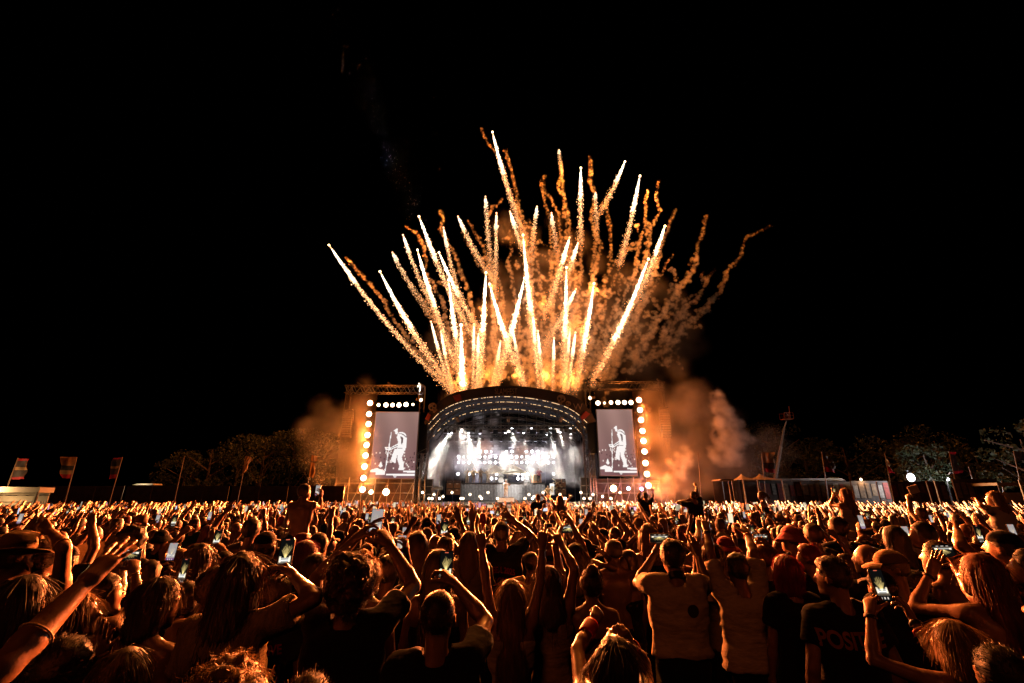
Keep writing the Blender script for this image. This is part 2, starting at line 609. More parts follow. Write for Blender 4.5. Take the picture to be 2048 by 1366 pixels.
def build_person(sp, h=0.02, hh=0.009, strands=0, seed=0):
    """sp: dict. Local frame: origin between the feet, facing +Y, standing 1.75 m tall. Returns {part: (V, F)}"""
    rg = np.random.default_rng(seed)
    fem = sp.get('fem', False)
    top = sp.get('top', 'tee')
    hair = sp.get('hair', 'short')
    lean = sp.get('lean', 0.0)
    sw = 0.152 if fem else 0.178
    bw = sp.get('bulk', 0.9 if fem else 1.0)
    out = {}
    ly = lambda z: lean * max(0.0, z - 0.9)
    P = lambda x, y, z: np.array([x, y + ly(z), z])
    # arms
    arms = {}
    for side, key in ((-1, 'L'), (1, 'R')):
        arm = sp.get(key)
        S0 = P(side * sw, -0.005, 1.425)
        la, lb = (0.275, 0.245) if fem else (0.295, 0.265)
        if arm is None:
            W = S0 + np.array([side * 0.07, 0.07, -0.53]); hint = (side * 0.6, -0.8, 0); hk = 'relaxed'
            hd = None; pal = (-side * 1.0, 0.3, 0)
        else:
            W = np.array(arm['w'], float); hint = arm.get('e', (side * 0.8, -0.1, -0.6)); hk = arm.get('h', 'open')
            hd = arm.get('hd'); pal = arm.get('p', (0, 1, 0))
        up = np.clip((W[2] - S0[2]) / 0.4, 0, 1)
        S = S0 + np.array([-side * 0.012 * up, 0.02 * up, 0.045 * up])
        E, W = ik(S, W, la, lb, hint)
        arms[side] = (S, E, W, hk, hd, pal)
    allp = np.concatenate([np.array([a[0], a[1], a[2]]) for a in arms.values()])
    lo = np.minimum(allp.min(0) - 0.12, [-0.28, -0.2, 0.86]); hi = np.maximum(allp.max(0) + 0.12, [0.28, 0.28, 1.84])
    lo[2] = max(lo[2], 0.6)
    hp, hy, hr = sp.get('head', (0, 0, 0))       # pitch (+ = looking up), yaw, roll in degrees
    HR = rotm(R(hp), R(hr), R(hy))
    HC = P(0, 0.015, 1.645) + np.array([0, -0.055 * math.sin(R(max(hp, 0))), 0]) + np.array([0, 0, -0.02 * abs(math.sin(R(hp)))])
    Hp = lambda x, y, z: HC + HR @ np.array([x, y, z])
    lo = np.minimum(lo, HC - 0.17); hi = np.maximum(hi, HC + 0.17)

    def torso(f, g, loose=0.0, zmin=0.0):
        f.cone(P(-0.072 * bw, 0, 0.95), P(0.072 * bw, 0, 0.95), 0.112 * bw + g + loose, k=0.04, sy=1.15)
        ws = 0.86 if fem else 1.0
        f.cone(P(-0.05 * bw, 0, 1.09), P(0.05 * bw, 0, 1.09), 0.104 * bw * ws + g + loose, k=0.06, sy=1.25)
        f.cone(P(-0.065 * bw, 0.0, 1.25), P(0.065 * bw, 0.0, 1.25), 0.115 * bw + g + loose * 0.6, k=0.06, sy=1.2)
        f.cone(P(-sw * 0.6, -0.015, 1.36), P(sw * 0.6, -0.015, 1.36), 0.086 * bw + g, k=0.05, sy=1.05)
        f.cone(P(0, -0.035, 1.05), P(0, -0.05, 1.38), 0.07 + g, k=0.05)
        for side in (-1, 1):
            S = arms[side][0]
            f.cone(P(side * 0.03, -0.025, 1.495), S + np.array([-side * 0.03, -0.01, 0.005]), 0.036 + g, 0.05 + g, k=0.04)
            f.cone(P(side * 0.075, -0.06, 1.38), P(side * 0.07, -0.058, 1.30), 0.05 + g, 0.04 + g, k=0.04)
            if fem:
                f.ell(P(side * 0.07, 0.10, 1.255), (0.062 + g, 0.055 + g, 0.06 + g), k=0.03)
    bare = top in ('none', 'bikini', 'tank', 'strappy', 'vest')

    # ---- body (skin)
    f = Field(lo, hi, h)
    if bare:
        torso(f, 0.0)
    else:
        f.cone(P(0, -0.01, 1.30), P(0, -0.01, 1.42), 0.07, k=0.03)
        for side in (-1, 1):
            f.cone(P(0, -0.01, 1.41), arms[side][0], 0.05, 0.045, k=0.03)
    for side in (-1, 1):
        S, E, W, hk, hd, pal = arms[side]
        ar = 0.88 if fem else 1.0
        f.cone(S, S + (E - S) * 0.12, 0.058 * ar, 0.056 * ar, k=0.035)
        f.cone(S, E, 0.052 * ar, 0.039 * ar, k=0.02)
        M = E + (W - E) * 0.28
        f.cone(E, M, 0.038 * ar, 0.0425 * ar, k=0.015)
        f.cone(M, W, 0.0425 * ar, 0.0265 * ar, k=0.015)
    f.cone(P(0, -0.022, 1.44), Hp(0, -0.022, -0.05), 0.056 if not fem else 0.047, 0.053 if not fem else 0.045, k=0.035)
    f.ell(Hp(0, -0.012, 0.018), (0.074, 0.093, 0.092), HR, k=0.02)
    f.ell(Hp(0, 0.03, -0.035), (0.060, 0.068, 0.083), HR, k=0.03)
    f.cone(Hp(-0.035, 0.02, -0.085), Hp(0.0, 0.072, -0.098), 0.022, 0.022, k=0.025)
    f.cone(Hp(0.035, 0.02, -0.085), Hp(0.0, 0.072, -0.098), 0.022, 0.022, k=0.025)
    f.cone(Hp(-0.03, 0.078, 0.026), Hp(0.03, 0.078, 0.026), 0.011, k=0.02)
    for e in (-1, 1):
        f.sub_ell(Hp(e * 0.030, 0.098, 0.006), (0.017, 0.013, 0.011), HR, k=0.015)
    f.cone(Hp(0, 0.092, 0.012), Hp(0, 0.117, -0.026), 0.008, 0.0125, k=0.012)
    f.cone(Hp(-0.012, 0.102, -0.030), Hp(0.012, 0.102, -0.030), 0.009, k=0.01)
    f.cone(Hp(-0.016, 0.093, -0.058), Hp(0.016, 0.093, -0.058), 0.009, k=0.008)
    for e in (-1, 1):
        f.ell(Hp(e * 0.079, -0.008, -0.012), (0.010, 0.021, 0.031), HR, k=0.01)
    V, F = f.mesh()
    parts = [(V, F)]
    for side in (-1, 1):
        S, E, W, hk, hd, pal = arms[side]
        hv, hf = hand_mesh(hk, hh)
        z = np.array(hd, float) if hd is not None else (W - E)
        z = z / np.linalg.norm(z)
        y = np.array(pal, float); y = y - (y @ z) * z
        if np.linalg.norm(y) < 1e-3:
            y = np.array([0.3, 1, 0.1]); y = y - (y @ z) * z
        y /= np.linalg.norm(y)
        x = np.cross(y, z)
        hv2 = hv.copy()
        if side == -1:
            hv2[:, 0] *= -1
            hf2 = hf[:, ::-1]
        else:
            hf2 = hf
        sc = 0.93 if fem else 1.02
        hv2 = W + sc * (hv2[:, 0:1] * x + hv2[:, 1:2] * y + hv2[:, 2:3] * z)
        parts.append((hv2, hf2))
    out['body'] = join(parts)
    out['_arms'] = arms
    out['_head'] = (HC, HR)

    # ---- top
    if top not in ('none',):
        g = 0.010 if h < 0.022 else 0.016
        hem = sp.get('hem', 0.84 if top in ('tee', 'long', 'shirt') else 0.96)
        f = Field(np.minimum(lo, [-0.34, -0.26, hem - 0.05]), hi, max(h * 1.12, 0.017))
        if top in ('tee', 'long', 'shirt'):
            torso(f, g, loose=sp.get('loose', 0.014))
            if hem < 0.9:
                f.cone(P(-0.06 * bw, 0, hem + 0.02), P(0.06 * bw, 0, hem + 0.02), 0.128 * bw + sp.get('loose', 0.014) * 1.5, k=0.06, sy=1.12)
            for side in (-1, 1):
                S, E, W, *_ = arms[side]
                if top == 'tee':
                    t = sp.get('sleeve', 0.56)
                    Q = S + (E - S) * t; n = (E - S) / np.linalg.norm(E - S)
                    f.cone(S, Q, 0.064 + g * 0.5, 0.066 + g * 0.6, k=0.035, cut=(Q, n))
                else:
                    Q = E + (W - E) * 0.9; n = (W - E) / np.linalg.norm(W - E)
                    f.cone(S, E, 0.062 + g * 0.6, 0.05 + g, k=0.03)
                    f.cone(E, Q, 0.05 + g, 0.038 + g * 0.5, k=0.02, cut=(Q, n))
            f.sub_cone(P(0, -0.02, 1.475), P(0, 0.0, 1.62), 0.068 if not fem else 0.075, 0.085)
            f.cutplane((0, 0, hem), (0, 0, -1))
        else:
            zc = {'tank': 1.37, 'vest': 1.38, 'strappy': 1.31, 'bikini': 1.30}[top]
            torso(f, g * 0.8, loose=0.004)
            f.cutplane(P(0, 0, zc), (0, 0.12, 1))
            if top == 'bikini':
                hem = 1.20
            f.cutplane((0, 0, hem), (0, 0, -1))
            for side in (-1, 1):
                w = {'tank': 0.026, 'vest': 0.034, 'strappy': 0.011, 'bikini': 0.009}[top]
                x = sw * 0.52
                f.cone(P(side * x, -0.085, zc - 0.06), P(side * x, -0.06, 1.44), w, k=0.01)
                f.cone(P(side * x, -0.06, 1.44), P(side * x, 0.0, 1.482), w, k=0.01)
                f.cone(P(side * x, 0.0, 1.482), P(side * x, 0.085, 1.38), w, k=0.01)
                f.cone(P(side * x, 0.085, 1.38), P(side * x, 0.105, 1.28), w, k=0.01)
        V, F = f.mesh()
        if len(V):
            N = normals(V, F)
            am = sp.get('folds', 0.010) * (1.0 if top in ('tee', 'long', 'shirt') else 0.3)
            Q = V * np.array([1.0, 1.0, 2.1])
            r1 = 1 - 2.6 * np.abs(vnoise(Q + V[:, [0]] * 0.4, 6.5, seed)); dsp = 0.55 * r1 + 0.5 * vnoise(Q, 10.0, seed + 2) + 0.35 * vnoise(Q, 21.0, seed + 3) - 0.2
            V = V + N * (am * dsp)[:, None] * 1.5
            out['top'] = (V, F)

    # ---- trousers and shoes
    f = Field((-0.30, -0.26, 0.0), (0.30, 0.5 if sp.get('sit') else 0.34, 1.06), 0.058)
    if sp.get('sit'):
        f = Field((-0.30, -0.26, 0.45), (0.30, 0.6, 1.06), 0.045)
        f.cone(P(-0.07, 0, 0.94), P(0.07, 0, 0.94), 0.13, k=0.04, sy=1.1)
        for e in (-1, 1):
            f.cone((e * 0.09, 0.02, 0.9), (e * 0.14, 0.40, 0.92), 0.088, 0.066, k=0.03)
            f.cone((e * 0.14, 0.40, 0.92), (e * 0.13, 0.38, 0.52), 0.064, 0.048, k=0.03)
    else:
        f.cone((-0.07, 0, 0.94), (0.07, 0, 0.94), 0.125 * bw, k=0.04, sy=1.1)
        for e in (-1, 1):
            f.cone((e * 0.085, 0, 0.88), (e * 0.105, 0.01, 0.50), 0.092, 0.068, k=0.03)
            f.cone((e * 0.105, 0.01, 0.50), (e * 0.115, -0.02, 0.09), 0.068, 0.06, k=0.03)
            f.cone((e * 0.118, -0.03, 0.055), (e * 0.13, 0.16, 0.045), 0.052, 0.045, k=0.02)
    out['trousers'] = f.mesh()

    # ---- hair / headgear
    hb = max(h * 0.9, 0.014)
    f = Field(HC - np.array([0.26, 0.26, 0.62 if hair in ('long', 'wavy', 'pony', 'bob') else 0.2]), HC + np.array([0.26, 0.26, 0.26]), hb)
    Ry = HR @ np.array([0, 1, 0]); Rz = HR @ np.array([0, 0, 1])
    def cap(extra, hairline=0.052, low=-0.055, k=0.02):
        """scalp cap that leaves the face and ears free"""
        f.ell(Hp(0, -0.016, 0.020), (0.078 + extra, 0.096 + extra, 0.095 + extra), HR, k=k)
        nrm = (Ry * 0.80 - Rz * 0.60)
        f.cutplane(Hp(0, hairline, 0.02), nrm)
        f.cutplane(Hp(0, 0, low), -Rz * 0.94 + Ry * 0.34)
    sr = None
    disp = 0.0
    if hair == 'buzz':
        cap(0.004, low=-0.045); disp = 0.003
    elif hair == 'short':
        cap(0.012, low=-0.05); disp = 0.012
    elif hair == 'top':      # faded sides, longer on top
        cap(0.004, low=-0.045)
        f.ell(Hp(0, 0.0, 0.075), (0.066, 0.095, 0.052), HR, k=0.02); disp = 0.014
    elif hair == 'curly':
        cap(0.030, hairline=0.062, low=-0.07)
        f.ell(Hp(0, -0.03, 0.03), (0.112, 0.112, 0.118), HR, k=0.03)
        f.ell(Hp(0, -0.06, -0.05), (0.088, 0.07, 0.07), HR, k=0.04); disp = 0.040
    elif hair in ('long', 'wavy', 'bob', 'pony', 'bun'):
        cap(0.010, hairline=0.058, low=-0.09)
        if hair in ('long', 'wavy'):
            L = sp.get('hlen', 0.36)
            sy = 1.0
            zb = HC[2] - L
            f.cone(Hp(-0.045, -0.045, -0.03), np.array([-0.06, HC[1] - 0.10, zb + 0.05]), 0.052, 0.045, k=0.04)
            f.cone(Hp(0.045, -0.045, -0.03), np.array([0.06, HC[1] - 0.10, zb + 0.05]), 0.052, 0.045, k=0.04)
            f.cone(Hp(0, -0.055, -0.03), np.array([0.0, HC[1] - 0.115, zb]), 0.055, 0.048, k=0.05)
            for e in (-1, 1):
                f.cone(Hp(e * 0.074, -0.005, 0.03), Hp(e * 0.082, -0.015, -0.12), 0.02, 0.022, k=0.03)
        elif hair == 'bob':
            f.cone(Hp(-0.05, -0.035, -0.03), Hp(-0.06, -0.045, -0.13), 0.048, 0.042, k=0.04)
            f.cone(Hp(0.05, -0.035, -0.03), Hp(0.06, -0.045, -0.13), 0.048, 0.042, k=0.04)
            f.cone(Hp(0, -0.06, -0.03), Hp(0, -0.07, -0.13), 0.05, 0.042, k=0.04)
            for e in (-1, 1):
                f.cone(Hp(e * 0.076, 0.0, 0.03), Hp(e * 0.082, 0.0, -0.11), 0.02, 0.02, k=0.03)
        elif hair == 'pony':
            f.ell(Hp(0, -0.125, 0.05), (0.035, 0.04, 0.035), HR, k=0.02)
            f.cone(Hp(0, -0.14, 0.045), Hp(0.01, -0.19, -0.06), 0.032, 0.03, k=0.02)
            f.cone(Hp(0.01, -0.19, -0.06), Hp(0.015, -0.16, -0.2), 0.03, 0.014, k=0.02)
        elif hair == 'bun':
            f.ell(Hp(0, -0.075, 0.125), (0.05, 0.05, 0.045), HR, k=0.012)
        disp = 0.010 if hair != 'wavy' else 0.022
    elif hair in ('cap', 'capback', 'capleft'):
        cap(0.004, low=-0.05); disp = 0.004
    elif hair in ('bucket', 'cowboy'):
        cap(0.008, low=-0.07); disp = 0.008
    if hair != 'bald':
        V, F = f.mesh()
        if len(V):
            N = normals(V, F)
            sc = 26.0 if hair == 'curly' else 42.0
            if hair in ('long', 'wavy', 'bob', 'pony'):
                Q = (V - HC) * np.array([2.0, 2.0, 0.35])
            else:
                Q = V - HC
            V = V + N * (disp * (vnoise(Q, sc, seed) + 0.7 * vnoise(Q, sc * 2.1, seed + 5)))[:, None]
            parts = [(V, F)]
            if strands:
                vis = np.nonzero((V - HC) @ Ry < 0.075)[0]
                pick = rg.choice(vis, strands)
                m = 6 if hair == 'curly' else 4
                t = np.linspace(0, 1, m)[None, :, None]
                p0 = V[pick][:, None, :]; n0 = N[pick][:, None, :]
                J = rg.normal(size=(strands, 1, 3))
                ru = lambda: rg.random((strands, 1, 1))
                if hair == 'curly':
                    ph = ru() * 6.28; fr = 9 + 5 * ru()
                    rad = 0.005 + 0.007 * ru()
                    s1 = np.cross(n0, J); s1 /= np.maximum(np.linalg.norm(s1, axis=2, keepdims=True), 1e-6)
                    s2 = np.cross(n0, s1)
                    pth = p0 - 0.01 * n0 + (n0 + 0.35 * J) * (0.012 + 0.030 * ru()) * t + rad * (s1 * np.sin(fr * t + ph) + s2 * np.cos(fr * t + ph)) \
                        - np.array([0, 0, 1.0]) * 0.012 * t * t
                    w0 = 0.0015
                elif hair in ('long', 'wavy', 'bob', 'pony', 'bun'):
                    dn = (Rz if hair == 'bun' else np.array([0, 0, -1.0]))[None, None, :]
                    tang = dn - (dn * n0).sum(2, keepdims=True) * n0
                    tang = tang / np.maximum(np.linalg.norm(tang, axis=2, keepdims=True), 0.35)
                    Ls = {'bob': 0.07, 'bun': 0.05}.get(hair, 0.14) * (0.5 + 0.7 * ru())
                    amp = 0.014 if hair == 'wavy' else 0.003
                    ph = ru() * 6.28
                    stray = (ru() < 0.08)
                    pth = p0 + tang * Ls * t + n0 * (0.003 + 0.006 * ru() * np.sin(t * 3.1)) + amp * np.sin(t * 6 + ph) * J * 0.4 * t \
                        + 0.012 * t * J * stray - np.array([0, 0, 1.0]) * 0.05 * t * t * stray
                    w0 = 0.0009
                else:
                    Ls = {'buzz': 0.006, 'cap': 0.010, 'capback': 0.010, 'capleft': 0.010, 'top': 0.016}.get(hair, 0.015) * (0.5 + ru())
                    fl = (Ry * 0.9 + Rz * 0.3)[None, None, :]
                    fl = fl - (fl * n0).sum(2, keepdims=True) * n0
                    pth = p0 + (n0 * 0.55 + 0.30 * J + fl * 0.7) * Ls * t
                    w0 = 0.0010
                parts.append(ribbon_strands(pth, w0, 0.0006, rg))
            out['hair'] = join(parts)
    # hats
    if hair in ('cap', 'capback', 'capleft', 'bucket', 'cowboy'):
        f = Field(HC - 0.2, HC + 0.24, max(hb * 0.9, 0.013))
        rings = None
        if hair.startswith('cap'):
            f.ell(Hp(0, -0.012, 0.035), (0.084, 0.102, 0.088), HR, k=0.01, cut=[(Hp(0, 0, 0.028), -Rz)])
            an = {'cap': 0.0, 'capback': PI, 'capleft': PI / 2}[hair]
            rings = [(0.9, 0.034), (1.15, 0.034), (1.4, 0.030), (1.62, 0.022), (1.78, 0.012)]
            arc = np.linspace(-0.85, 0.85, 13) + PI / 2 + an
            shp = lambda a, k: np.array([0.086 * math.cos(a) * (1 + (k - 1) * max(0.15, math.cos(a - PI / 2 - an)) ** 0.7),
                                         0.100 * math.sin(a) * (1 + (k - 1) * max(0.15, math.cos(a - PI / 2 - an)) ** 0.7) - 0.012])
            lift = lambda a, k: -0.018 * (k - 1) * abs(math.sin(a - PI / 2 - an)) ** 2
            closed = False
        elif hair == 'bucket':
            f.ell(Hp(0, -0.012, 0.045), (0.090, 0.105, 0.088), HR, k=0.012, cut=[(Hp(0, 0, 0.03), -Rz)])
            rings = [(0.92, 0.045), (1.05, 0.038), (1.25, 0.012), (1.45, -0.018), (1.55, -0.028)]
            arc = np.linspace(0, 2 * PI, 32, endpoint=False)
            shp = lambda a, k: np.array([0.09 * k * math.cos(a), 0.104 * k * math.sin(a) - 0.012])
            lift = lambda a, k: 0.006 * math.sin(3 * a)
            closed = True
        else:
            f.ell(Hp(0, -0.012, 0.065), (0.086, 0.102, 0.105), HR, k=0.012, cut=[(Hp(0, 0, 0.04), -Rz)])
            f.sub_ell(Hp(0, -0.01, 0.185), (0.028, 0.09, 0.035), HR)
            rings = [(0.9, 0.045), (1.1, 0.043), (1.5, 0.042), (1.9, 0.045), (2.15, 0.050)]
            arc = np.linspace(0, 2 * PI, 40, endpoint=False)
            shp = lambda a, k: np.array([0.088 * k * math.cos(a), 0.102 * k * math.sin(a) - 0.012])
            lift = lambda a, k: 0.055 * max(0, k - 1.1) * abs(math.cos(a)) ** 2 - 0.02 * max(0, k - 1.1) * abs(math.sin(a)) ** 2
            closed = True
        parts = [f.mesh()]
        nA, nK = len(arc), len(rings)
        VV = []
        for dz in (0.0045, -0.0045):
            for (k, z) in rings:
                for a in arc:
                    q = shp(a, k)
                    VV.append(Hp(q[0], q[1], z + lift(a, k) + dz))
        FF = []
        o2 = nA * nK
        for i in range(nK - 1):
            for j in range(nA if closed else nA - 1):
                a0, a1 = i * nA + j, i * nA + (j + 1) % nA
                b0, b1 = a0 + nA, a1 + nA
                FF += [(a0, a1, b1, b0), (a0 + o2, b0 + o2, b1 + o2, a1 + o2)]
        for j in range(nA if closed else nA - 1):
            a0, a1 = (nK - 1) * nA + j, (nK - 1) * nA + (j + 1) % nA
            FF.append((a0, a1, a1 + o2, a0 + o2))
        parts.append((np.array(VV), np.array(FF)))
        out['hat'] = join(parts)
    return out

# ---- people materials
SKIN = [mat('skin_fair', (0.38, 0.21, 0.135), 0.34, var=0.22, scale=14, bump=0.08, bscale=180, spec=0.45),
        mat('skin_tan', (0.29, 0.15, 0.085), 0.34, var=0.22, scale=14, bump=0.08, bscale=180, spec=0.45),
        mat('skin_brown', (0.18, 0.09, 0.05), 0.35, var=0.22, scale=14, bump=0.08, bscale=180, spec=0.45)]
HAIRM = {'dark': mat('hair_dark', (0.011, 0.006, 0.004), 0.55, var=0.6, scale=60, aniso=(1, 1, 0.2), trans=0.12, spec=0.6),
         'brown': mat('hair_brown', (0.032, 0.015, 0.008), 0.55, var=0.6, scale=60, aniso=(1, 1, 0.2), trans=0.16, spec=0.6),
         'blond': mat('hair_blond', (0.22, 0.13, 0.055), 0.55, var=0.5, scale=60, aniso=(1, 1, 0.2), trans=0.2, spec=0.5),
         'ginger': mat('hair_ginger', (0.14, 0.04, 0.014), 0.55, var=0.5, scale=60, aniso=(1, 1, 0.2), trans=0.2, spec=0.5),
         'red': mat('hair_red', (0.20, 0.012, 0.010), 0.55, var=0.4, scale=60, aniso=(1, 1, 0.2), trans=0.2, spec=0.5),
         'pink': mat('hair_pink', (0.16, 0.05, 0.10), 0.55, var=0.4, scale=60, aniso=(1, 1, 0.2), trans=0.2, spec=0.5),
         'grey': mat('hair_grey', (0.30, 0.28, 0.26), 0.45, var=0.4, scale=60, aniso=(1, 1, 0.2), trans=0.25, spec=0.5)}
CLOTH = {}
for _n, _c in {'black': (0.012, 0.012, 0.013), 'charcoal': (0.035, 0.035, 0.038), 'grey': (0.17, 0.165, 0.16), 'white': (0.62, 0.60, 0.56),
               'beige': (0.60, 0.46, 0.31), 'navy': (0.02, 0.03, 0.08), 'red': (0.40, 0.02, 0.03), 'green': (0.03, 0.10, 0.06),
               'maroon': (0.14, 0.02, 0.025), 'denim': (0.06, 0.09, 0.17), 'cream': (0.80, 0.68, 0.50), 'tan': (0.34, 0.22, 0.11), 'pink': (0.55, 0.13, 0.18)}.items():
    CLOTH[_n] = mat('cloth_' + _n, _c, 0.85, var=0.12, scale=30, bump=0.7, bscale=13, aniso=(0.8, 0.8, 2.0), spec=0.15, trans=0.06, sheen=0.1)
CLOTH['knit'] = mat('cloth_knit', (0.62, 0.46, 0.30), 0.9, var=0.35, scale=14, bump=0.8, bscale=90, aniso=(3.0, 3.0, 0.7), spec=0.1, trans=0.1)

def link_person(parts, loc, rz, s, skin, hairc, topc, trc='black', hatc='black', label='', group=None, mirror=False):
    root = empty('person', loc, rz)
    root.scale = (-s if mirror else s, s, s)
    tag(root, label, 'person', group)
    for k, m in (('body', skin), ('top', CLOTH.get(topc)), ('trousers', CLOTH[trc]), ('hair', HAIRM.get(hairc)), ('hat', CLOTH[hatc])):
        if k not in parts:
            continue
        me = parts[k]
        if isinstance(me, tuple):
            if len(me[0]) == 0:
                continue
            me = np_mesh({'top': 'shirt'}.get(k, k), me[0], me[1])
            parts[k] = me
        if not me.materials:
            me.materials.append(m)
        o = new_obj({'top': 'shirt'}.get(k, k), me, root)
        o.material_slots[0].link = 'OBJECT'
        o.material_slots[0].material = m
    return root
# ================================================================== setting: ground, stage, towers
YS = 50.0                         # downstage edge of the stage
M_ground = mat('trodden_grass', (0.045, 0.04, 0.022), 0.95, var=0.5, scale=0.8, bump=0.6, bscale=9)
gb = MB(); gb.add([(-420, -60, 0), (420, -60, 0), (420, 620, 0), (-420, 620, 0)], [(0, 1, 2, 3)])
g = gb.build('ground', M_ground); g['kind'] = 'structure'

M_black = mat('black_drape', (0.007, 0.0065, 0.007), 0.95, var=0.3, scale=2, bump=0.4, bscale=12, spec=0.1)
M_alu = mat('aluminium_truss', (0.05, 0.046, 0.042), 0.33, metal=0.8, var=0.2, scale=5)
M_dark = mat('dark_steel', (0.05, 0.048, 0.046), 0.5, metal=0.6, var=0.3, scale=4)
M_roof = mat('roof_tarpaulin', (0.004, 0.0035, 0.0035), 0.8, var=0.3, scale=1.5, bump=0.3, bscale=6, spec=0.1)
M_banner = mat('banner_black', (0.006, 0.005, 0.005), 0.9, var=0.3, scale=3)
M_red = mat('banner_red', (0.09, 0.006, 0.008), 0.8, var=0.3, scale=2)
M_bone = mat('banner_bone', (0.09, 0.075, 0.06), 0.8, var=0.35, scale=3)
M_deck = mat('stage_deck', (0.05, 0.05, 0.05), 0.6, var=0.3, scale=3)
M_house = mat('lamp_housing', (0.02, 0.02, 0.02), 0.5, metal=0.3, var=0.2)
M_screenback = mat('screen_back', (0.02, 0.02, 0.02), 0.7)

def truss_line(mb, pts, w=0.45, r=0.035, lace=0.02, step=0.55):
    """box truss along a polyline: four chords and zig-zag lacing"""
    pts = [Vector(p) for p in pts]
    offs = [(-w / 2, -w / 2), (w / 2, -w / 2), (w / 2, w / 2), (-w / 2, w / 2)]
    for a, b in zip(pts[:-1], pts[1:]):
        d = (b - a); L = d.length; d.normalize()
        n1 = Vector((0, 1, 0))
        if abs(d.dot(n1)) > 0.9:
            n1 = Vector((1, 0, 0))
        n2 = d.cross(n1).normalized(); n1 = n2.cross(d).normalized()
        C = [n1 * x + n2 * y for x, y in offs]
        for c in C:
            mb.tube(a + c, b + c, r, n=5, cap=False)
        k = max(1, int(L / step))
        for i in range(k):
            p, q = a + d * (L * i / k), a + d * (L * (i + 1) / k)
            for j in range(4):
                c0, c1 = (C[j], C[(j + 1) % 4]) if i % 2 == 0 else (C[(j + 1) % 4], C[j])
                mb.tube(p + c0, q + c1, lace, n=3, cap=False)

def resample(pts, n):
    P = np.array([tuple(p) for p in pts], float)
    L = np.r_[0, np.cumsum(np.linalg.norm(np.diff(P, axis=0), axis=1))]
    t = np.linspace(0, L[-1], n)
    return np.stack([np.interp(t, L, P[:, i]) for i in range(3)], 1)

def smooth_curve(pxs, Y, n=40):
    """Catmull-Rom through pixel points at depth Y"""
    P = [np.array(at(x, y, Y)) for x, y in pxs]
    P = [2 * P[0] - P[1]] + P + [2 * P[-1] - P[-2]]
    out = []
    for i in range(1, len(P) - 2):
        for t in np.linspace(0, 1, 8, endpoint=False):
            a, b, c, d = P[i - 1:i + 3]
            out.append(0.5 * ((2 * b) + (c - a) * t + (2 * a - 5 * b + 4 * c - d) * t * t + (3 * b - a - 3 * c + d) * t ** 3))
    out.append(P[-2])
    return resample(out, n)

stage = empty('stage', (0, YS, 0))
tag(stage, 'black arched festival stage with curved truss roof below the fireworks', 'stage')
def sbuild(mb, name, m, smooth=False):
    """part of the stage, kept in world coordinates"""
    mb.v = [(p[0], p[1] - YS, p[2]) for p in mb.v]
    return mb.build(name, m, stage, smooth)

top_px = [(848, 846), (864, 816), (905, 787), (958, 776), (1012, 771), (1080, 777), (1148, 793), (1176, 816), (1192, 842)]
low_px = [(856, 848), (884, 820), (920, 803), (965, 794.5), (1012, 791.5), (1066, 796), (1120, 808), (1152, 824), (1176, 846)]
NA = 49
T = smooth_curve(top_px, YS - 0.6, NA)
Lw = smooth_curve(low_px, YS - 0.6, NA)
mb = MB()
for i in range(NA - 1):
    q = [T[i], T[i + 1], Lw[i + 1], Lw[i]]
    b = len(mb.v)
    mb.v += [tuple(p) for p in q] + [(p[0], p[1] + 0.25, p[2]) for p in q]
    mb.f += [(b, b + 1, b + 2, b + 3), (b + 7, b + 6, b + 5, b + 4), (b, b + 4, b + 5, b + 1), (b + 3, b + 2, b + 6, b + 7)]
fascia = sbuild(mb, 'fascia_banner', M_banner)
# roof skin running back from the fascia
mb = MB()
for i in range(NA):
    mb.v.append((T[i][0], YS - 0.3, T[i][2] - 0.03))
for i in range(NA):
    mb.v.append((T[i][0] * 0.98, YS + 13.0, T[i][2] - 0.6))
mb.f = [(i, i + 1, NA + i + 1, NA + i) for i in range(NA - 1)]
sbuild(mb, 'roof', M_roof)

# arched trusses under the roof
arcs = [(0.0, 0.35, 0.6), (1.6, 0.75, 1.4), (3.6, 1.35, 2.6), (5.6, 1.7, 3.4)]
for dy, dz, ins in arcs:
    k = 1.0 - ins * 0.02
    pts = [(p[0] * k + 0.02 * (1 - k), YS + 0.3 + dy, p[2] - dz) for p in Lw[::3]]
    m2 = MB(); truss_line(m2, pts, w=0.5, r=0.03, lace=0.018, step=0.6)
    sbuild(m2, 'roof_truss', mat('black_truss', (0.012, 0.011, 0.010), 0.6, metal=0.2, var=0.2, scale=4, spec=0.3))
# side legs: truss legs leaning out, then vertical
for s, pts in ((-1, [(876, 842), (852, 880), (848, 1004)]), (1, [(1158, 842), (1172, 874), (1178, 1004)])):
    m2 = MB()
    truss_line(m2, [at(x, y, YS + 0.8) for x, y in pts[:2]], w=0.55, r=0.05, lace=0.026)
    p1 = at(*pts[1], YS + 0.8); p2 = Vector((p1.x, p1.y, 0.0))
    truss_line(m2, [p1, p2], w=0.55, r=0.05, lace=0.026)
    sbuild(m2, 'stage_leg', M_alu)
# black side drapes beside the opening
for x0, x1 in ((829, 851), (1173, 1196)):
    a, b = at(x0, 824, YS + 0.2), at(x1, 906, YS + 0.2)
    m2 = MB(); m2.box(((a.x + b.x) / 2, YS + 1.4, (a.z + b.z) / 2), (b.x - a.x, 2.2, a.z - b.z))
    sbuild(m2, 'side_drape', M_black)
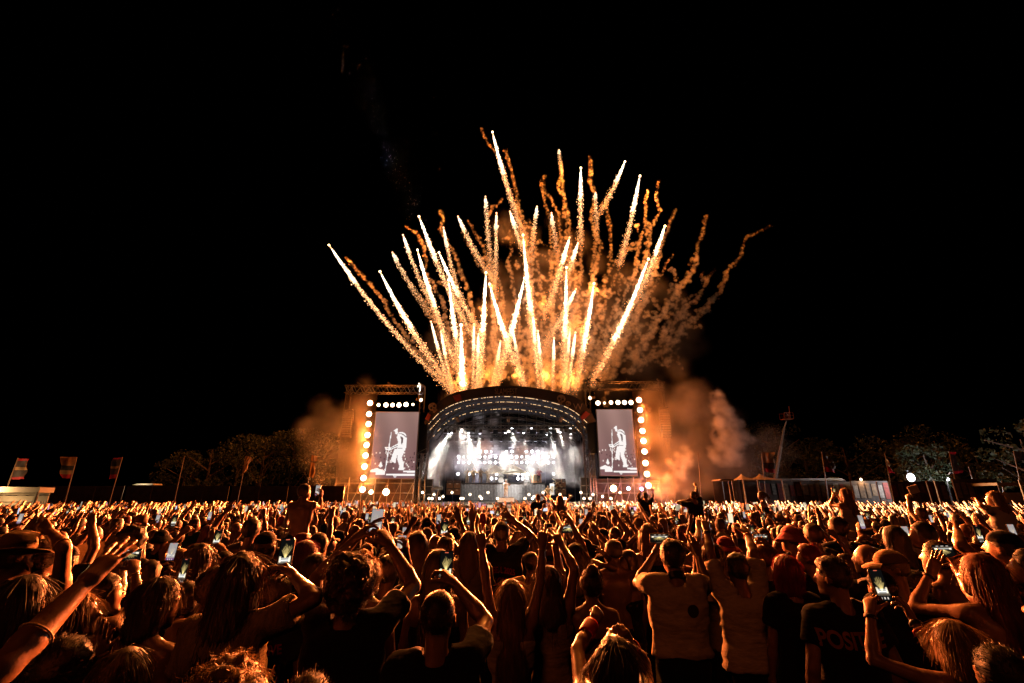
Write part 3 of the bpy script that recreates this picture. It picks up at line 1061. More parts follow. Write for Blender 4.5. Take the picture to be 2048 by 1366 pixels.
# scaffold pillars below the drapes
for x0, x1 in ((832, 848), (1177, 1194)):
    a, b = at(x0, 906, YS + 0.4), at(x1, 1000, YS + 0.4)
    m2 = MB()
    for xx in np.linspace(a.x, b.x, 3):
        for yy in (YS + 0.3, YS + 1.6):
            m2.tube((xx, yy, 0), (xx, yy, a.z), 0.05, n=6)
    for k in range(9):
        z = 0.4 + k * (a.z - 0.5) / 8
        m2.tube((a.x, YS + 0.3, z), (b.x, YS + 0.3, z), 0.035, n=5)
        m2.tube((a.x, YS + 0.3, z), (b.x, YS + 0.3, z + 0.6), 0.03, n=5)
    sbuild(m2, 'scaffold_pillar', M_alu)
# deck, black walls, back wall
DECK = 1.9
m2 = MB(); m2.box((0, YS + 6.5, DECK / 2), (19.5, 13, DECK)); sbuild(m2, 'deck', M_deck)
m2 = MB(); m2.box((-0.1, YS + 12.6, 7.0), (18.6, 0.2, 10.2)); sbuild(m2, 'back_wall', M_black)
for xx in (-9.7, 9.6):
    m2 = MB(); m2.box((xx, YS + 7.4, 6.5), (0.2, 10.5, 9.2)); sbuild(m2, 'side_wall', M_black)
# glowing dashes: bulbs along the fascia edge, truss glints put in as glow
M_bulb_glint = emis('bulb_glint_glow', (1.0, 0.62, 0.30), 2.4, sample=False)
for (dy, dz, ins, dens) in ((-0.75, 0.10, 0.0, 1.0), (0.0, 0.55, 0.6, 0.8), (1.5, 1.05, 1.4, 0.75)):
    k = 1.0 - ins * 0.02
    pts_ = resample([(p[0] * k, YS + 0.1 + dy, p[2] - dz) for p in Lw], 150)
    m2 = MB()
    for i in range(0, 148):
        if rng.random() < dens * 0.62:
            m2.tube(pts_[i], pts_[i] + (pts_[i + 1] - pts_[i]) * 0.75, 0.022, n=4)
    sbuild(m2, 'bulb_glint_strip', M_bulb_glint)['kind'] = 'stuff'
# flown front trusses with lamp bars
for dy, zz in ((2.0, 9.9), (5.0, 9.3), (8.0, 8.9)):
    m2 = MB(); truss_line(m2, [(-8.2, YS + dy, zz), (8.0, YS + dy, zz)], w=0.42, r=0.035, lace=0.022, step=0.5)
    for xx in np.arange(-7.6, 7.7, 1.05):
        m2.box((xx + rng.normal() * 0.1, YS + dy, zz - 0.42), (0.34, 0.3, 0.36))
        m2.tube((xx, YS + dy, zz - 0.2), (xx, YS + dy, zz + 2.4), 0.012, n=4)
    sbuild(m2, 'lighting_truss', M_alu)

# ---- fascia print: arched lettering, skulls, letters, red ends
def text_mesh(body, size, extr=0.01, bold=0.0):
    cu = bpy.data.curves.new('lettering', 'FONT')
    cu.body = body; cu.size = size; cu.align_x = 'CENTER'; cu.align_y = 'CENTER'; cu.extrude = extr; cu.offset = bold
    o = bpy.data.objects.new('lettering', cu)
    COL.objects.link(o)
    dg = bpy.context.evaluated_depsgraph_get()
    me = bpy.data.meshes.new_from_object(o.evaluated_get(dg))
    bpy.data.objects.remove(o)
    return me
cpx = at(1012, 783, YS - 0.65)
me = text_mesh('SLAMFEST', 0.62)
for v in me.vertices:
    x, z = v.co.x, v.co.y
    bulge = 1.0 - 0.5 * (x / 1.6) ** 2
    v.co = Vector((cpx.x - 0 + x * 0.92, cpx.y - YS - v.co.z, cpx.z + z * (0.75 + 0.9 * bulge) - 0.02 * x * x - 0.06 + 0.07 * x * x))
lt = new_obj('lettering', me, fascia, M_bone)
def skull(cx, cy, s, tilt):
    """flat printed skull on the fascia"""
    c = at(cx, cy, YS - 0.68)
    m2 = MB()
    Rm = Matrix.Rotation(tilt, 3, 'Y')
    def disc(x, z, rx, rz, y, n=14):
        return [c + Rm @ Vector((x + rx * math.cos(a), y, z + rz * math.sin(a))) for a in np.linspace(0, 2 * PI, n, endpoint=False)]
    P = disc(0, 0.12 * s, 0.5 * s, 0.46 * s, 0); m2.add(P, [tuple(range(len(P)))])
    m2.box(c + Rm @ Vector((0, 0.002, -0.38 * s)), (0.5 * s, 0.01, 0.4 * s), Rm)
    o = sbuild(m2, 'skull_print', M_bone)
    m3 = MB()
    for x, z, rx, rz in ((-0.2, 0.05, 0.14, 0.15), (0.2, 0.05, 0.14, 0.15), (0, -0.2, 0.07, 0.1)):
        P = disc(x * s, z * s, rx * s, rz * s, -0.02); m3.add(P, [tuple(range(len(P)))])
    for k in range(4):
        m3.box(c + Rm @ Vector(((-0.15 + 0.1 * k) * s, -0.02, -0.42 * s)), (0.025 * s, 0.006, 0.26 * s), Rm)
    sbuild(m3, 'skull_print', M_banner)
skull(866, 815, 0.95, R(-35)); skull(1122, 799, 0.95, R(18)); skull(1136, 808, 0.6, R(30))
me = text_mesh('W', 1.0)
c = at(1156, 814, YS - 0.66)
for v in me.vertices:
    v.co = Vector((c.x + v.co.x, c.y - YS - v.co.z, c.z + v.co.y))
new_obj('lettering', me, fascia, M_bone)
for pts in ([(1160, 834), (1172, 822), (1180, 828), (1166, 842)], [(850, 838), (856, 826), (862, 830), (857, 842)], [(905, 792), (920, 788), (924, 800), (912, 804)]):
    m2 = MB(); P = [at(x, y, YS - 0.64) for x, y in pts]; m2.add(P + [p + Vector((0, 0.01, 0)) for p in P], [(0, 1, 2, 3), (7, 6, 5, 4)])
    sbuild(m2, 'red_print', M_red)

# ================================================================== lamps
LENS_W = emis('lens_warm_white', (1.0, 0.74, 0.46), 9.0, sample=False)
LENS_C = emis('lens_cool_white', (0.95, 0.90, 1.0), 14.0, sample=False)
LENS_P = emis('lens_pink', (1.0, 0.45, 0.85), 8.0, sample=False)
AUDIENCE = []
_lamp_mesh = {}
def lamp(name, label, loc, size, lens, power=0, col=(1, 0.5, 0.16), group=None, cat='lamp', round_=False, rad=0.3, tilt=0.0, spot=None, glow=0):
    """lamp > housing, lens cells (+ its light)"""
    e = empty(name, loc)
    e.rotation_euler = (tilt, 0, 0)
    tag(e, label, cat, group)
    key = (round(size, 3), round_)
    if key not in _lamp_mesh:
        hb_ = MB()
        s = size
        if round_:
            prof = [(0.12 * s, 0.62 * s), (0.34 * s, 0.5 * s), (0.5 * s, 0.12 * s), (0.5 * s, 0.0)]
            V0 = len(hb_.v)
            hb_.lathe(prof, n=12)
            hb_.v = [(x, z, y) for x, y, z in hb_.v]
            hb_.box((0, 0.3 * s, 0.55 * s), (0.12 * s, 0.12 * s, 0.5 * s))
        else:
            hb_.box((0, 0.16 * s, 0), (s, 0.28 * s, s))
            for q in (-1, 1):
                hb_.box((q * 0.54 * s, 0.16 * s, 0), (0.05 * s, 0.1 * s, 1.1 * s))
            hb_.box((0, 0.34 * s, 0), (0.3 * s, 0.1 * s, 0.3 * s))
        lb_ = MB()
        lb_.lathe([(0.02 * s, 0.055 * s), (0.16 * s, 0.045 * s), (0.215 * s, 0.01 * s), (0.22 * s, 0.0)] if not round_ else [(0.05 * s, 0.1 * s), (0.3 * s, 0.08 * s), (0.42 * s, 0.03 * s), (0.44 * s, 0.0)], n=14)
        lb_.v = [(x, -z - 0.004, y) for x, y, z in lb_.v]
        _lamp_mesh[key] = (hb_.mesh('housing'), lb_.mesh('lens', True))
        _lamp_mesh[key][0].materials.append(M_house)
        _lamp_mesh[key][1].materials.append(lens)
    hm, lm = _lamp_mesh[key]
    new_obj('housing', hm, e)
    cells = [(0, 0)] if round_ else [(-0.25, -0.25), (0.25, -0.25), (-0.25, 0.25), (0.25, 0.25)]
    for cx, cz in cells:
        o = new_obj('lens', lm, e)
        o.location = (cx * size, 0.015 * size if not round_ else 0, cz * size)
        o.material_slots[0].link = 'OBJECT'; o.material_slots[0].material = lens
    if power:
        li = bpy.data.lights.new('lamp_light', 'SPOT' if spot else 'POINT')
        li.energy = power; li.color = col; li.shadow_soft_size = rad
        if spot:
            li.spot_size = spot; li.spot_blend = 1.0
        lo_ = bpy.data.objects.new('lamp_light', li)
        COL.objects.link(lo_); lo_.parent = e; lo_.location = (0, -0.45 * size - 0.02, 0)
        if spot:
            lo_.rotation_euler = (-PI / 2 - R(9), 0, 0)
        if glow:
            lg = bpy.data.lights.new('lamp_glow', 'POINT')
            lg.energy = glow; lg.color = (1.0, 0.21, 0.03); lg.shadow_soft_size = 0.3
            lq = bpy.data.objects.new('lamp_glow', lg)
            COL.objects.link(lq); lq.parent = e; lq.location = (0, -0.5 * size, 0)
    return e

ORD = ['topmost', 'second from the top', 'third from the top', 'fourth from the top', 'middle', 'fourth from the bottom', 'third from the bottom', 'second from the bottom', 'bottom']
AMBER = (1.0, 0.18, 0.034)
PW = 115000.0
colL = [(740, 806), (738, 828), (737, 848), (735, 870), (733, 890), (731, 911), (729, 933), (727, 956), (725, 979)]
colR = [(1278, 800), (1280, 820), (1282, 840), (1285, 862), (1287, 882), (1289, 903), (1291, 926), (1294, 948), (1297, 971)]
for k in range(9):
    lamp('blinder_lamp', f'{ORD[k]} lamp in the amber column left of the left video screen', at(*colL[k], YS - 1.2), 0.66, LENS_W, PW, AMBER, 'amber lamp columns', rad=0.19, round_=True, spot=R(84), glow=(2700 if k % 2 == 0 else 0))
    lamp('blinder_lamp', f'{ORD[k]} lamp in the amber column right of the right video screen', at(*colR[k], YS - 1.2), 0.66, LENS_W, PW, AMBER, 'amber lamp columns', rad=0.19, round_=True, spot=R(84), glow=(2700 if k % 2 == 0 else 0))
ORH = ['first', 'second', 'third', 'fourth', 'fifth', 'sixth', 'seventh', 'eighth', 'ninth', 'tenth', 'eleventh', 'twelfth', 'thirteenth', 'fourteenth', 'fifteenth', 'sixteenth', 'seventeenth', 'eighteenth', 'nineteenth', 'twentieth']
rowL = [(757, 810, .5), (772, 810, .7), (785, 810, .6), (798, 810, .7), (812, 809, .7), (826, 809, .36)]
rowR = [(1196, 806, .7), (1209, 806, .36), (1222, 805, .6), (1236, 805, .7), (1249, 805, .7), (1262, 805, .7)]
for k, (x, y, s) in enumerate(rowL):
    lamp('blinder_lamp', f'{ORH[k]} lamp from the left in the white row above the left video screen', at(x, y, YS - 1.0), s * 0.78, LENS_W, PW * 0.5 * s, (1.0, 0.25, 0.065), 'lamp rows above the screens', rad=0.16, round_=True, spot=R(84))
for k, (x, y, s) in enumerate(rowR):
    lamp('blinder_lamp', f'{ORH[k]} lamp from the left in the white row above the right video screen', at(x, y, YS - 1.0), s * 0.78, LENS_W, PW * 0.5 * s, (1.0, 0.25, 0.065), 'lamp rows above the screens', rad=0.16, round_=True, spot=R(84))
# moving heads on the towers that sweep the audience
for (x, y, tgt, pw, col_, ang, lab) in ((842, 800, (25, 21, 1.6), 1500000, (1.0, 0.62, 0.32), 44, 'moving head on the left tower aimed at the right-hand crowd'), (1180, 796, (-30, 22, 1.6), 130000, (1.0, 0.27, 0.065), 46, 'moving head on the right tower aimed at the left-hand crowd')):
    p = at(x, y, YS - 0.9)
    e = empty('moving_head_lamp', p); tag(e, lab, 'lamp', 'moving heads on the towers')
    hb_ = MB(); hb_.lathe([(0.06, -0.42), (0.19, -0.34), (0.21, 0.0)], n=12); hb_.box((0, 0, -0.5), (0.42, 0.3, 0.16)); hb_.build('housing', M_house, e)
    lb_ = MB(); lb_.lathe([(0.19, -0.01), (0.18, 0.012), (0.02, 0.02)], n=12); lb_.build('lens', LENS_W, e)
    e.rotation_euler = (Vector(tgt) - Vector(p)).to_track_quat('Z', 'Y').to_euler()
    li = bpy.data.lights.new('lamp_light', 'SPOT'); li.energy = pw; li.color = col_; li.spot_size = R(ang); li.spot_blend = 0.9; li.shadow_soft_size = 0.15
    lo_ = bpy.data.objects.new('lamp_light', li); COL.objects.link(lo_); lo_.parent = e; lo_.location = (0, 0, 0.1); lo_.rotation_euler = (PI, 0, 0)
# ground lamps under the screens
for x, y, s, pw, lens, lab in ((772, 984, 0.75, 2600, LENS_W, 'largest floor lamp under the left video screen'), (742, 984, 0.5, 900, LENS_W, 'smaller floor lamp at the foot of the left amber column'),
                               (1227, 977, 0.75, 2600, LENS_W, 'largest floor lamp under the right video screen'), (1257, 977, 0.42, 500, LENS_P, 'pink floor lamp next to the big lamp under the right screen'),
                               (1283, 978, 0.42, 500, LENS_P, 'pink floor lamp nearest the right amber column')):
    lamp('floor_lamp', lab, at(x, y, YS - 1.6), s, lens, pw, (1.0, 0.42, 0.13) if lens is LENS_W else (1, 0.4, 0.8), 'floor lamps under the screens', round_=True, rad=0.25)

# rows of lamps on the stage back wall
wall = []
wall += [(x, 913.5) for x in np.linspace(917, 1107, 19)] + [(x, 925) for x in np.linspace(917, 1107, 19)]
wall += [(x, 903) for x in (961, 972, 982, 1013, 1024, 1053, 1064, 1075)]
wall += [(x, 948) for x in (916, 938, 949, 962, 993, 1037, 1045, 1056, 1107)] + [(x, 957) for x in (983, 992, 1036, 1045, 1055)]
for k, (x, y) in enumerate(wall):
    row = {913.5: 'upper long row', 925: 'lower long row', 903: 'short top row', 948: 'riser row', 957: 'lowest riser row'}[y]
    n = sum(1 for q in wall[:k] if q[1] == y)
    sz = 0.40 if rng.random() < 0.7 else 0.28
    lamp('wall_lamp', f'{ORH[n]} white lamp from left, {row} of the stage back wall', at(x, y, YS + 12.0), sz, LENS_C,
         (230 if k % 3 == 0 else 0), (0.90, 0.84, 1.0), 'lamps on the stage back wall', round_=True, rad=0.2)
# small lamps along the front edge
fx = [845, 868, 886, 904, 940, 960, 976, 1058, 1068, 1086, 1120, 1141, 1162, 1186, 1205, 1240]
for k, x in enumerate(fx):
    lamp('footlight', f'{ORH[k]} small footlight from the left along the stage front edge', at(x, 985 + (k % 3) * 4, YS - 0.8), 0.26, LENS_W, 120, (1, 0.8, 0.55), 'footlights along the stage front', round_=True, rad=0.12)
for k, x in enumerate([858, 864, 879, 922, 926, 963, 995, 1050, 1065, 1090, 1128, 1131, 1168, 1180, 1222]):
    lamp('pit_light', f'{ORH[k]} low round light from the left in the pit before the stage', at(x, 997, YS - 3.5), 0.26, LENS_W, 0, (1, 0.8, 0.55), 'round lights in the pit', round_=True)
# beam lamps hung in the roof
beams = [(898, 868, -28, .55), (903, 866, -14, .55), (937, 866, 10, .5), (1011, 866, -6, .38), (1024, 857, 8, .55), (1047, 866, 8, .38), (1063, 857, 12, .4), (1093, 869, -10, .5), (1101, 857, 6, .4), (1120, 865, 10, .3), (1140, 857, 4, .55), (960, 868, -4, .4)]
for k, (x, y, ang, sp_) in enumerate(beams):
    p = at(x, y, YS + 3.0 + (k % 3) * 2.0)
    e = empty('beam_lamp', p)
    tag(e, f'{ORH[k]} beam lamp from the roof bar shining a white cone into the stage haze', 'lamp', 'beam lamps under the stage roof')
    hb_ = MB(); hb_.lathe([(0.05, 0.32), (0.13, 0.26), (0.17, 0.02), (0.17, 0.0)], n=10); hb_.box((0, 0, 0.4), (0.3, 0.08, 0.2))
    hb_.build('housing', M_house, e)
    lb_ = MB(); lb_.lathe([(0.02, -0.03), (0.13, -0.012), (0.14, 0.0)][::-1], n=12); lb_.build('lens', LENS_C, e)
    li = bpy.data.lights.new('lamp_light', 'SPOT'); li.energy = 26000; li.color = (1.0, 0.95, 0.86); li.spot_size = sp_; li.spot_blend = 0.8; li.shadow_soft_size = 0.06
    lo_ = bpy.data.objects.new('lamp_light', li); COL.objects.link(lo_); lo_.parent = e; lo_.location = (0, 0, -0.08)
    e.rotation_euler = (R(-12), R(-ang), 0)
# front wash lamps on the first truss, shining upstage on the band
for k, (x, tx, tz) in enumerate(((-6.0, -3.0, 3.2), (-0.4, -0.3, 3.0), (5.4, 2.6, 3.2))):
    p = Vector((x, YS + 0.9, 10.4))
    e = empty('wash_lamp', p); tag(e, f"{('left', 'middle', 'right')[k]} front wash lamp on the first roof truss shining on the band", 'lamp', 'front wash lamps')
    hb_ = MB(); hb_.lathe([(0.06, -0.42), (0.16, -0.34), (0.18, 0.0)], n=12); hb_.box((0, 0, -0.5), (0.36, 0.3, 0.14)); hb_.build('housing', M_house, e)
    lb_ = MB(); lb_.lathe([(0.16, -0.01), (0.15, 0.012), (0.02, 0.02)], n=12); lb_.build('lens', LENS_C, e)
    e.rotation_euler = (Vector((tx, YS + 6.5, tz)) - p).to_track_quat('Z', 'Y').to_euler()
    li = bpy.data.lights.new('lamp_light', 'SPOT'); li.energy = 13000 if k != 1 else 30000; li.color = (1.0, 0.93, 0.84); li.spot_size = R(44 if k != 1 else 24); li.spot_blend = 0.8; li.shadow_soft_size = 0.1
    lo_ = bpy.data.objects.new('lamp_light', li); COL.objects.link(lo_); lo_.parent = e; lo_.location = (0, 0, 0.1); lo_.rotation_euler = (PI, 0, 0)
# reorder labels by place
_b = sorted([o for o in COL.objects if o.name.startswith('beam_lamp')], key=lambda o: o.location.x)
for k, o in enumerate(_b):
    o['label'] = f'{ORH[k]} beam lamp from the left under the stage roof throwing a white cone'

# ================================================================== video screens and their towers
def pip(poly, X, Y):
    ins = np.zeros(X.shape, bool); n = len(poly); j = n - 1
    for i in range(n):
        xi, yi = poly[i]; xj, yj = poly[j]
        c = ((yi > Y) != (yj > Y)) & (X < (xj - xi) * (Y - yi) / (yj - yi + 1e-12) + xi)
        ins ^= c; j = i
    return ins
def screen_picture(nx, ny):
    """picture shown on the screens: a performer in white leaning over a microphone stand"""
    gx, gy = np.meshgrid((np.arange(nx) + 0.5) / nx, (np.arange(ny) + 0.5) / ny, indexing='ij')
    X = 90 + gx * 670; Y = 1250 - gy * 1140
    C = np.zeros((nx, ny, 3))
    t = np.clip((Y - 110) / 1140, 0, 1)[..., None]
    C[:] = (1 - t) * np.array([0.34, 0.195, 0.165]) + t * np.array([0.20, 0.095, 0.10])
    C *= 1 + 0.12 * np.sin(gx[..., None] * 9 + gy[..., None] * 4)
    r2 = np.random.default_rng(3)
    sp = r2.random((nx // 2 + 1, ny // 3 + 1)).repeat(2, 0).repeat(3, 1)[:nx, :ny]
    low = (Y > 760) & (Y < 1110)
    C[low & (sp > 0.93)] = (0.85, 0.72, 0.66)
    C[low & (sp < 0.05)] = (0.10, 0.05, 0.05)
    W = (1.0, 0.93, 0.90)
    body = [[(388, 442), (430, 400), (458, 410), (450, 440), (462, 480), (440, 508), (414, 492), (410, 452)],
            [(455, 500), (480, 468), (525, 460), (575, 492), (602, 560), (602, 720), (582, 795), (465, 750), (475, 640), (445, 560)],
            [(470, 745), (582, 780), (548, 900), (582, 1000), (592, 1112), (505, 1116), (520, 1040), (480, 930)],
            [(428, 760), (485, 750), (468, 900), (456, 1005), (382, 950), (400, 850)],
            [(490, 650), (370, 728), (280, 722), (282, 768), (350, 784), (490, 712)],
            [(350, 465), (362, 465), (322, 1125), (306, 1125)],
            [(75, 1118), (180, 1075), (310, 1120), (310, 1150), (75, 1142)], [(170, 1150), (310, 1150), (310, 1190), (170, 1186)],
            [(580, 1120), (765, 1120), (765, 1152), (580, 1150)], [(330, 1172), (765, 1172), (765, 1210), (330, 1200)],
            [(205, 1040), (240, 960), (270, 1050), (240, 1070)], [(440, 1215), (500, 1215), (480, 1232), (455, 1232)]]
    for p in body:
        C[pip(p, X, Y)] = W
    for p in ([(498, 540), (540, 556), (548, 640), (524, 695), (520, 600)], [(470, 488), (520, 486), (600, 548), (596, 562), (515, 500), (472, 500)], [(470, 742), (545, 738), (545, 750), (470, 752)],
              [(365, 742), (470, 690), (470, 702), (372, 752)], [(300, 742), (330, 742), (330, 752), (300, 752)]):
        C[pip(p, X, Y)] = (0.13, 0.07, 0.07)
    return C
nx, ny = 72, 132
PIC = screen_picture(nx, ny)
M_led = emis_attr('led_picture', 1.0)
def video_screen(px0, px1, py0, py1, label):
    a, b = at(px0, py0, YS - 0.2), at(px1, py1, YS - 0.2)
    w, hgt = b.x - a.x, a.z - b.z
    e = empty('video_screen', ((a.x + b.x) / 2, YS - 0.2, b.z))
    tag(e, label, 'video screen', 'portrait video screens beside the stage')
    gx, gz = np.meshgrid(np.linspace(-w / 2, w / 2, nx + 1), np.linspace(0, hgt, ny + 1), indexing='ij')
    # each cell is its own quad so that the picture keeps crisp pixels
    i, j = np.meshgrid(np.arange(nx), np.arange(ny), indexing='ij'); i = i.ravel(); j = j.ravel()
    cx = [i, i + 1, i + 1, i]; cz = [j, j, j + 1, j + 1]
    V = np.stack([np.stack([gx[u, v], np.zeros(len(u)), gz[u, v]], 1) for u, v in zip(cx, cz)], 1).reshape(-1, 3)
    me = np_mesh('screen', V, np.arange(len(V)).reshape(-1, 4), False)
    vcolor(me, np.repeat(PIC.reshape(-1, 3), 4, axis=0))
    new_obj('screen', me, e, M_led)
    m2 = MB(); m2.box((0, 0.2, hgt / 2), (w + 0.1, 0.36, hgt + 0.1)); m2.build('panel', M_screenback, e)
    return e
video_screen(752, 829, 824, 957, 'video screen left of the stage showing a performer at a microphone stand')
video_screen(1193, 1275, 819, 951, 'video screen right of the stage showing a performer at a microphone stand')

M_scrim = mat('black_mesh_scrim', (0.02, 0.016, 0.012), 0.95, var=0.06, scale=1, spec=0.05)
def tower(x0, x1, ytop, label, inner):
    a, b = at(x0, ytop, YS + 1.0), at(x1, ytop, YS + 1.0)
    e = empty('screen_tower', ((a.x + b.x) / 2, YS + 1.0, 0)); tag(e, label, 'scaffold tower', 'scaffold towers carrying the video screens')
    w = b.x - a.x; H = a.z
    m2 = MB()
    truss_line(m2, [(-w / 2, 0, H - 0.5), (w / 2, 0, H - 0.5)], w=0.85, r=0.04, lace=0.025, step=0.5); m2.build('top_truss', M_alu, e)
    for xx in (-w / 2 + 0.3, w / 2 - 0.3):
        m2 = MB(); truss_line(m2, [(xx, 0.4, 0), (xx, 0.4, H)], w=0.5, r=0.04, lace=0.022, step=0.7); m2.build('mast', M_dark, e)
    # scrim of horizontal strips
    m2 = MB()
    nst = 110
    sw_ = 3.6
    sx = -inner * (w / 2 - sw_ / 2 - 0.1)
    for k in range(nst):
        z = 0.6 + k * (H - 1.6) / nst
        m2.box((sx, 0.12, z), (sw_, 0.02, (H - 1.6) / nst * 0.7))
    m2.build('scrim', M_scrim, e)
    m2 = MB()
    for xx in np.linspace(-w / 2 + 0.4, w / 2 - 0.4, 7):
        m2.tube((xx, -0.5, 0), (xx, -0.5, 4.4), 0.04, n=5)
    for zz in (0.8, 1.8, 2.8, 3.8):
        m2.tube((-w / 2 + 0.4, -0.5, zz), (w / 2 - 0.4, -0.5, zz), 0.035, n=5)
    for xx in np.linspace(-w / 2 + 0.4, w / 2 - 1.8, 6):
        m2.tube((xx, -0.5, 0.8), (xx + 1.3, -0.5, 3.8), 0.03, n=5)
    m2.build('base_scaffold', mat('galvanised_tube', (0.16, 0.15, 0.14), 0.5, metal=0.3), e)
    m2 = MB(); m2.box((0, 0.3, 2.2), (w - 0.8, 0.06, 4.2)); m2.build('base_skirt', mat('base_skirt', (0.05, 0.04, 0.035), 0.9, var=0.3, scale=2), e)
    for xx in np.linspace(-w / 2 + 1.5, w / 2 - 0.5, 3):
        m2 = MB(); m2.box((xx, 0, H + 0.18), (0.6, 0.25, 0.16), Matrix.Rotation(R(35), 3, 'Y')); m2.build('hoist_motor', M_dark, e)
    return e
tower(692, 850, 771, 'scaffold tower left of the stage carrying the left screen', 1)
tower(1170, 1327, 764, 'scaffold tower right of the stage carrying the right screen', -1)

# line-array speaker hangs at the outer sides
def line_array(px, py0, py1, label):
    a, b = at(px, py0, YS + 0.5), at(px, py1, YS + 0.5)
    e = empty('line_array_speaker', (a.x, YS + 0.5, b.z)); tag(e, label, 'speaker', 'hanging line-array speakers')
    H = a.z - b.z; n = 12
    for k in range(n):
        z = H - (k + 0.5) * H / n
        m2 = MB(); m2.box((0, 0.012 * (k - 4) ** 2 * 0.2, z), (1.0, 0.6, H / n * 0.9), Matrix.Rotation(R(-2 + k * 1.1), 3, 'X')); m2.build('cabinet', M_dark, e)
    m2 = MB(); m2.box((0, 0, H + 0.12), (0.9, 0.6, 0.1)); m2.tube((0, 0, H + 0.1), (0, 0, H + 1.6), 0.03); m2.build('rigging_frame', M_dark, e)
line_array(1327, 818, 876, 'tall black hanging speaker right of the right amber lamp column')
line_array(698, 822, 876, 'tall black hanging speaker left of the left amber lamp column')
# ================================================================== things on the stage
M_slat = mat('riser_slats', (0.16, 0.16, 0.17), 0.5, metal=0.4, var=0.3, scale=5)
M_cream = mat('cream_canvas', (0.72, 0.60, 0.38), 0.8, var=0.15, scale=3, trans=0.65)
M_amp = mat('amp_tolex', (0.05, 0.03, 0.022), 0.6, var=0.3, scale=6)
M_grille = mat('amp_grille', (0.16, 0.09, 0.05), 0.8, var=0.3, scale=14)
M_white = mat('white_panel', (0.7, 0.7, 0.7), 0.5, var=0.08, scale=3)
def pbox(px0, px1, py0, py1, Y):
    a, b = at(px0, py0, Y), at(px1, py1, Y)
    return a.x, b.x, b.z, a.z      # x0, x1, z0, z1

x0, x1, z0, z1 = pbox(921, 1090, 966, 990, YS + 6)
e = empty('stage_riser', ((x0 + x1) / 2, YS + 6, DECK)); tag(e, 'long slatted riser across the middle of the stage behind the singer', 'riser')
m2 = MB(); m2.box((0, 1.5, (z1 - DECK) / 2), (x1 - x0, 3.0, z1 - DECK)); m2.build('platform', M_deck, e)
for k in range(56):
    m2 = MB(); m2.box((-(x1 - x0) / 2 + (k + 0.5) * (x1 - x0) / 56, -0.04, (z1 - DECK) * 0.52), ((x1 - x0) / 56 * 0.6, 0.06, (z1 - DECK) * 0.86)); m2.build('slat', M_slat, e)
m2 = MB(); m2.box((0, -0.08, z1 - DECK), (x1 - x0 + 0.1, 0.16, 0.08)); m2.build('edge_trim', M_alu, e)
RISER = z1
# two cream pitched canopies over the drum kit
for k, (pts, lab) in enumerate((([(970, 944), (991, 929), (1018, 944)], 'left one of two cream pitched canopies over the drum riser'), ([(1004, 945), (1024, 928), (1056, 943)], 'right one of two cream pitched canopies over the drum riser'))):
    Y = YS + 8.5 - 0.5 * k
    P = [at(x, y, Y) for x, y in pts]
    e = empty('canopy', (P[1].x, Y, RISER)); tag(e, lab, 'canopy', 'cream canopies on the riser')
    m2 = MB()
    apex = Vector((0, 0, P[1].z - RISER)); 
    rim = []
    n = 10
    for i in range(n):
        a = 2 * PI * i / n
        rx = (P[2].x - P[0].x) / 2
        rim.append(Vector(((P[0].x + P[2].x) / 2 - P[1].x + rx * math.cos(a), 1.3 * math.sin(a), P[0].z - RISER + 0.05 * math.sin(5 * a))))
    m2.v = [tuple(apex)] + [tuple(r) for r in rim] + [tuple(r - Vector((0, 0, 0.12))) for r in rim]
    m2.f = [(0, 1 + i, 1 + (i + 1) % n) for i in range(n)] + [(1 + i, 1 + n + i, 1 + n + (i + 1) % n, 1 + (i + 1) % n) for i in range(n)]
    m2.build('canvas', M_cream, e)
    m2 = MB(); m2.tube((0, 0, 0), tuple(apex), 0.03); m2.build('pole', M_dark, e)
def amp_stack(px0, px1, py0, py1, Y, label):
    x0, x1, z0, z1 = pbox(px0, px1, py0, py1, Y)
    e = empty('amplifier_stack', ((x0 + x1) / 2, Y, z0)); tag(e, label, 'amplifier', 'guitar amplifier stacks')
    w, H = x1 - x0, z1 - z0
    for i in (0, 1):
        for j in (0, 1):
            cx, cz = (-0.25 + 0.5 * i) * w, H * (0.21 + 0.43 * j)
            m2 = MB(); m2.box((cx, 0.3, cz), (w * 0.48, 0.6, H * 0.41)); c_ = m2.build('cabinet', M_amp, e)
            m2 = MB(); m2.box((cx, -0.012, cz), (w * 0.42, 0.02, H * 0.33)); m2.build('grille', M_grille, c_)
            m2 = MB(); m2.box((cx, -0.03, cz + H * 0.13), (w * 0.16, 0.01, H * 0.03)); m2.build('badge', M_white, c_)
        m2 = MB(); m2.box(((-0.25 + 0.5 * i) * w, 0.3, H * 0.93), (w * 0.46, 0.4, H * 0.12)); m2.build('amplifier_head', M_amp, e)
amp_stack(893, 921, 961, 990, YS + 4, 'brown amplifier stack with four cabinets left of the slatted riser')
amp_stack(1110, 1133, 957, 990, YS + 4, 'dark amplifier stack painted with a pale scrawl right of the riser')
m2 = MB()
x0, x1, z0, z1 = pbox(1111, 1132, 962, 985, YS + 3.9)
for k in range(22):
    p = Vector((x0 + (x1 - x0) * rng.random() * 0.6, YS + 3.88, z0 + (z1 - z0) * rng.random())); q = p + Vector((rng.normal() * 0.25, 0, rng.normal() * 0.25))
    m2.tube(p, q, 0.03, n=4)
o = [q for q in COL.objects if q.get('label', '').startswith('dark amplifier')][0]
m2.v = [(x - o.location.x, y - o.location.y, z - o.location.z) for x, y, z in m2.v]
m2.build('painted_scrawl', M_cream, o)
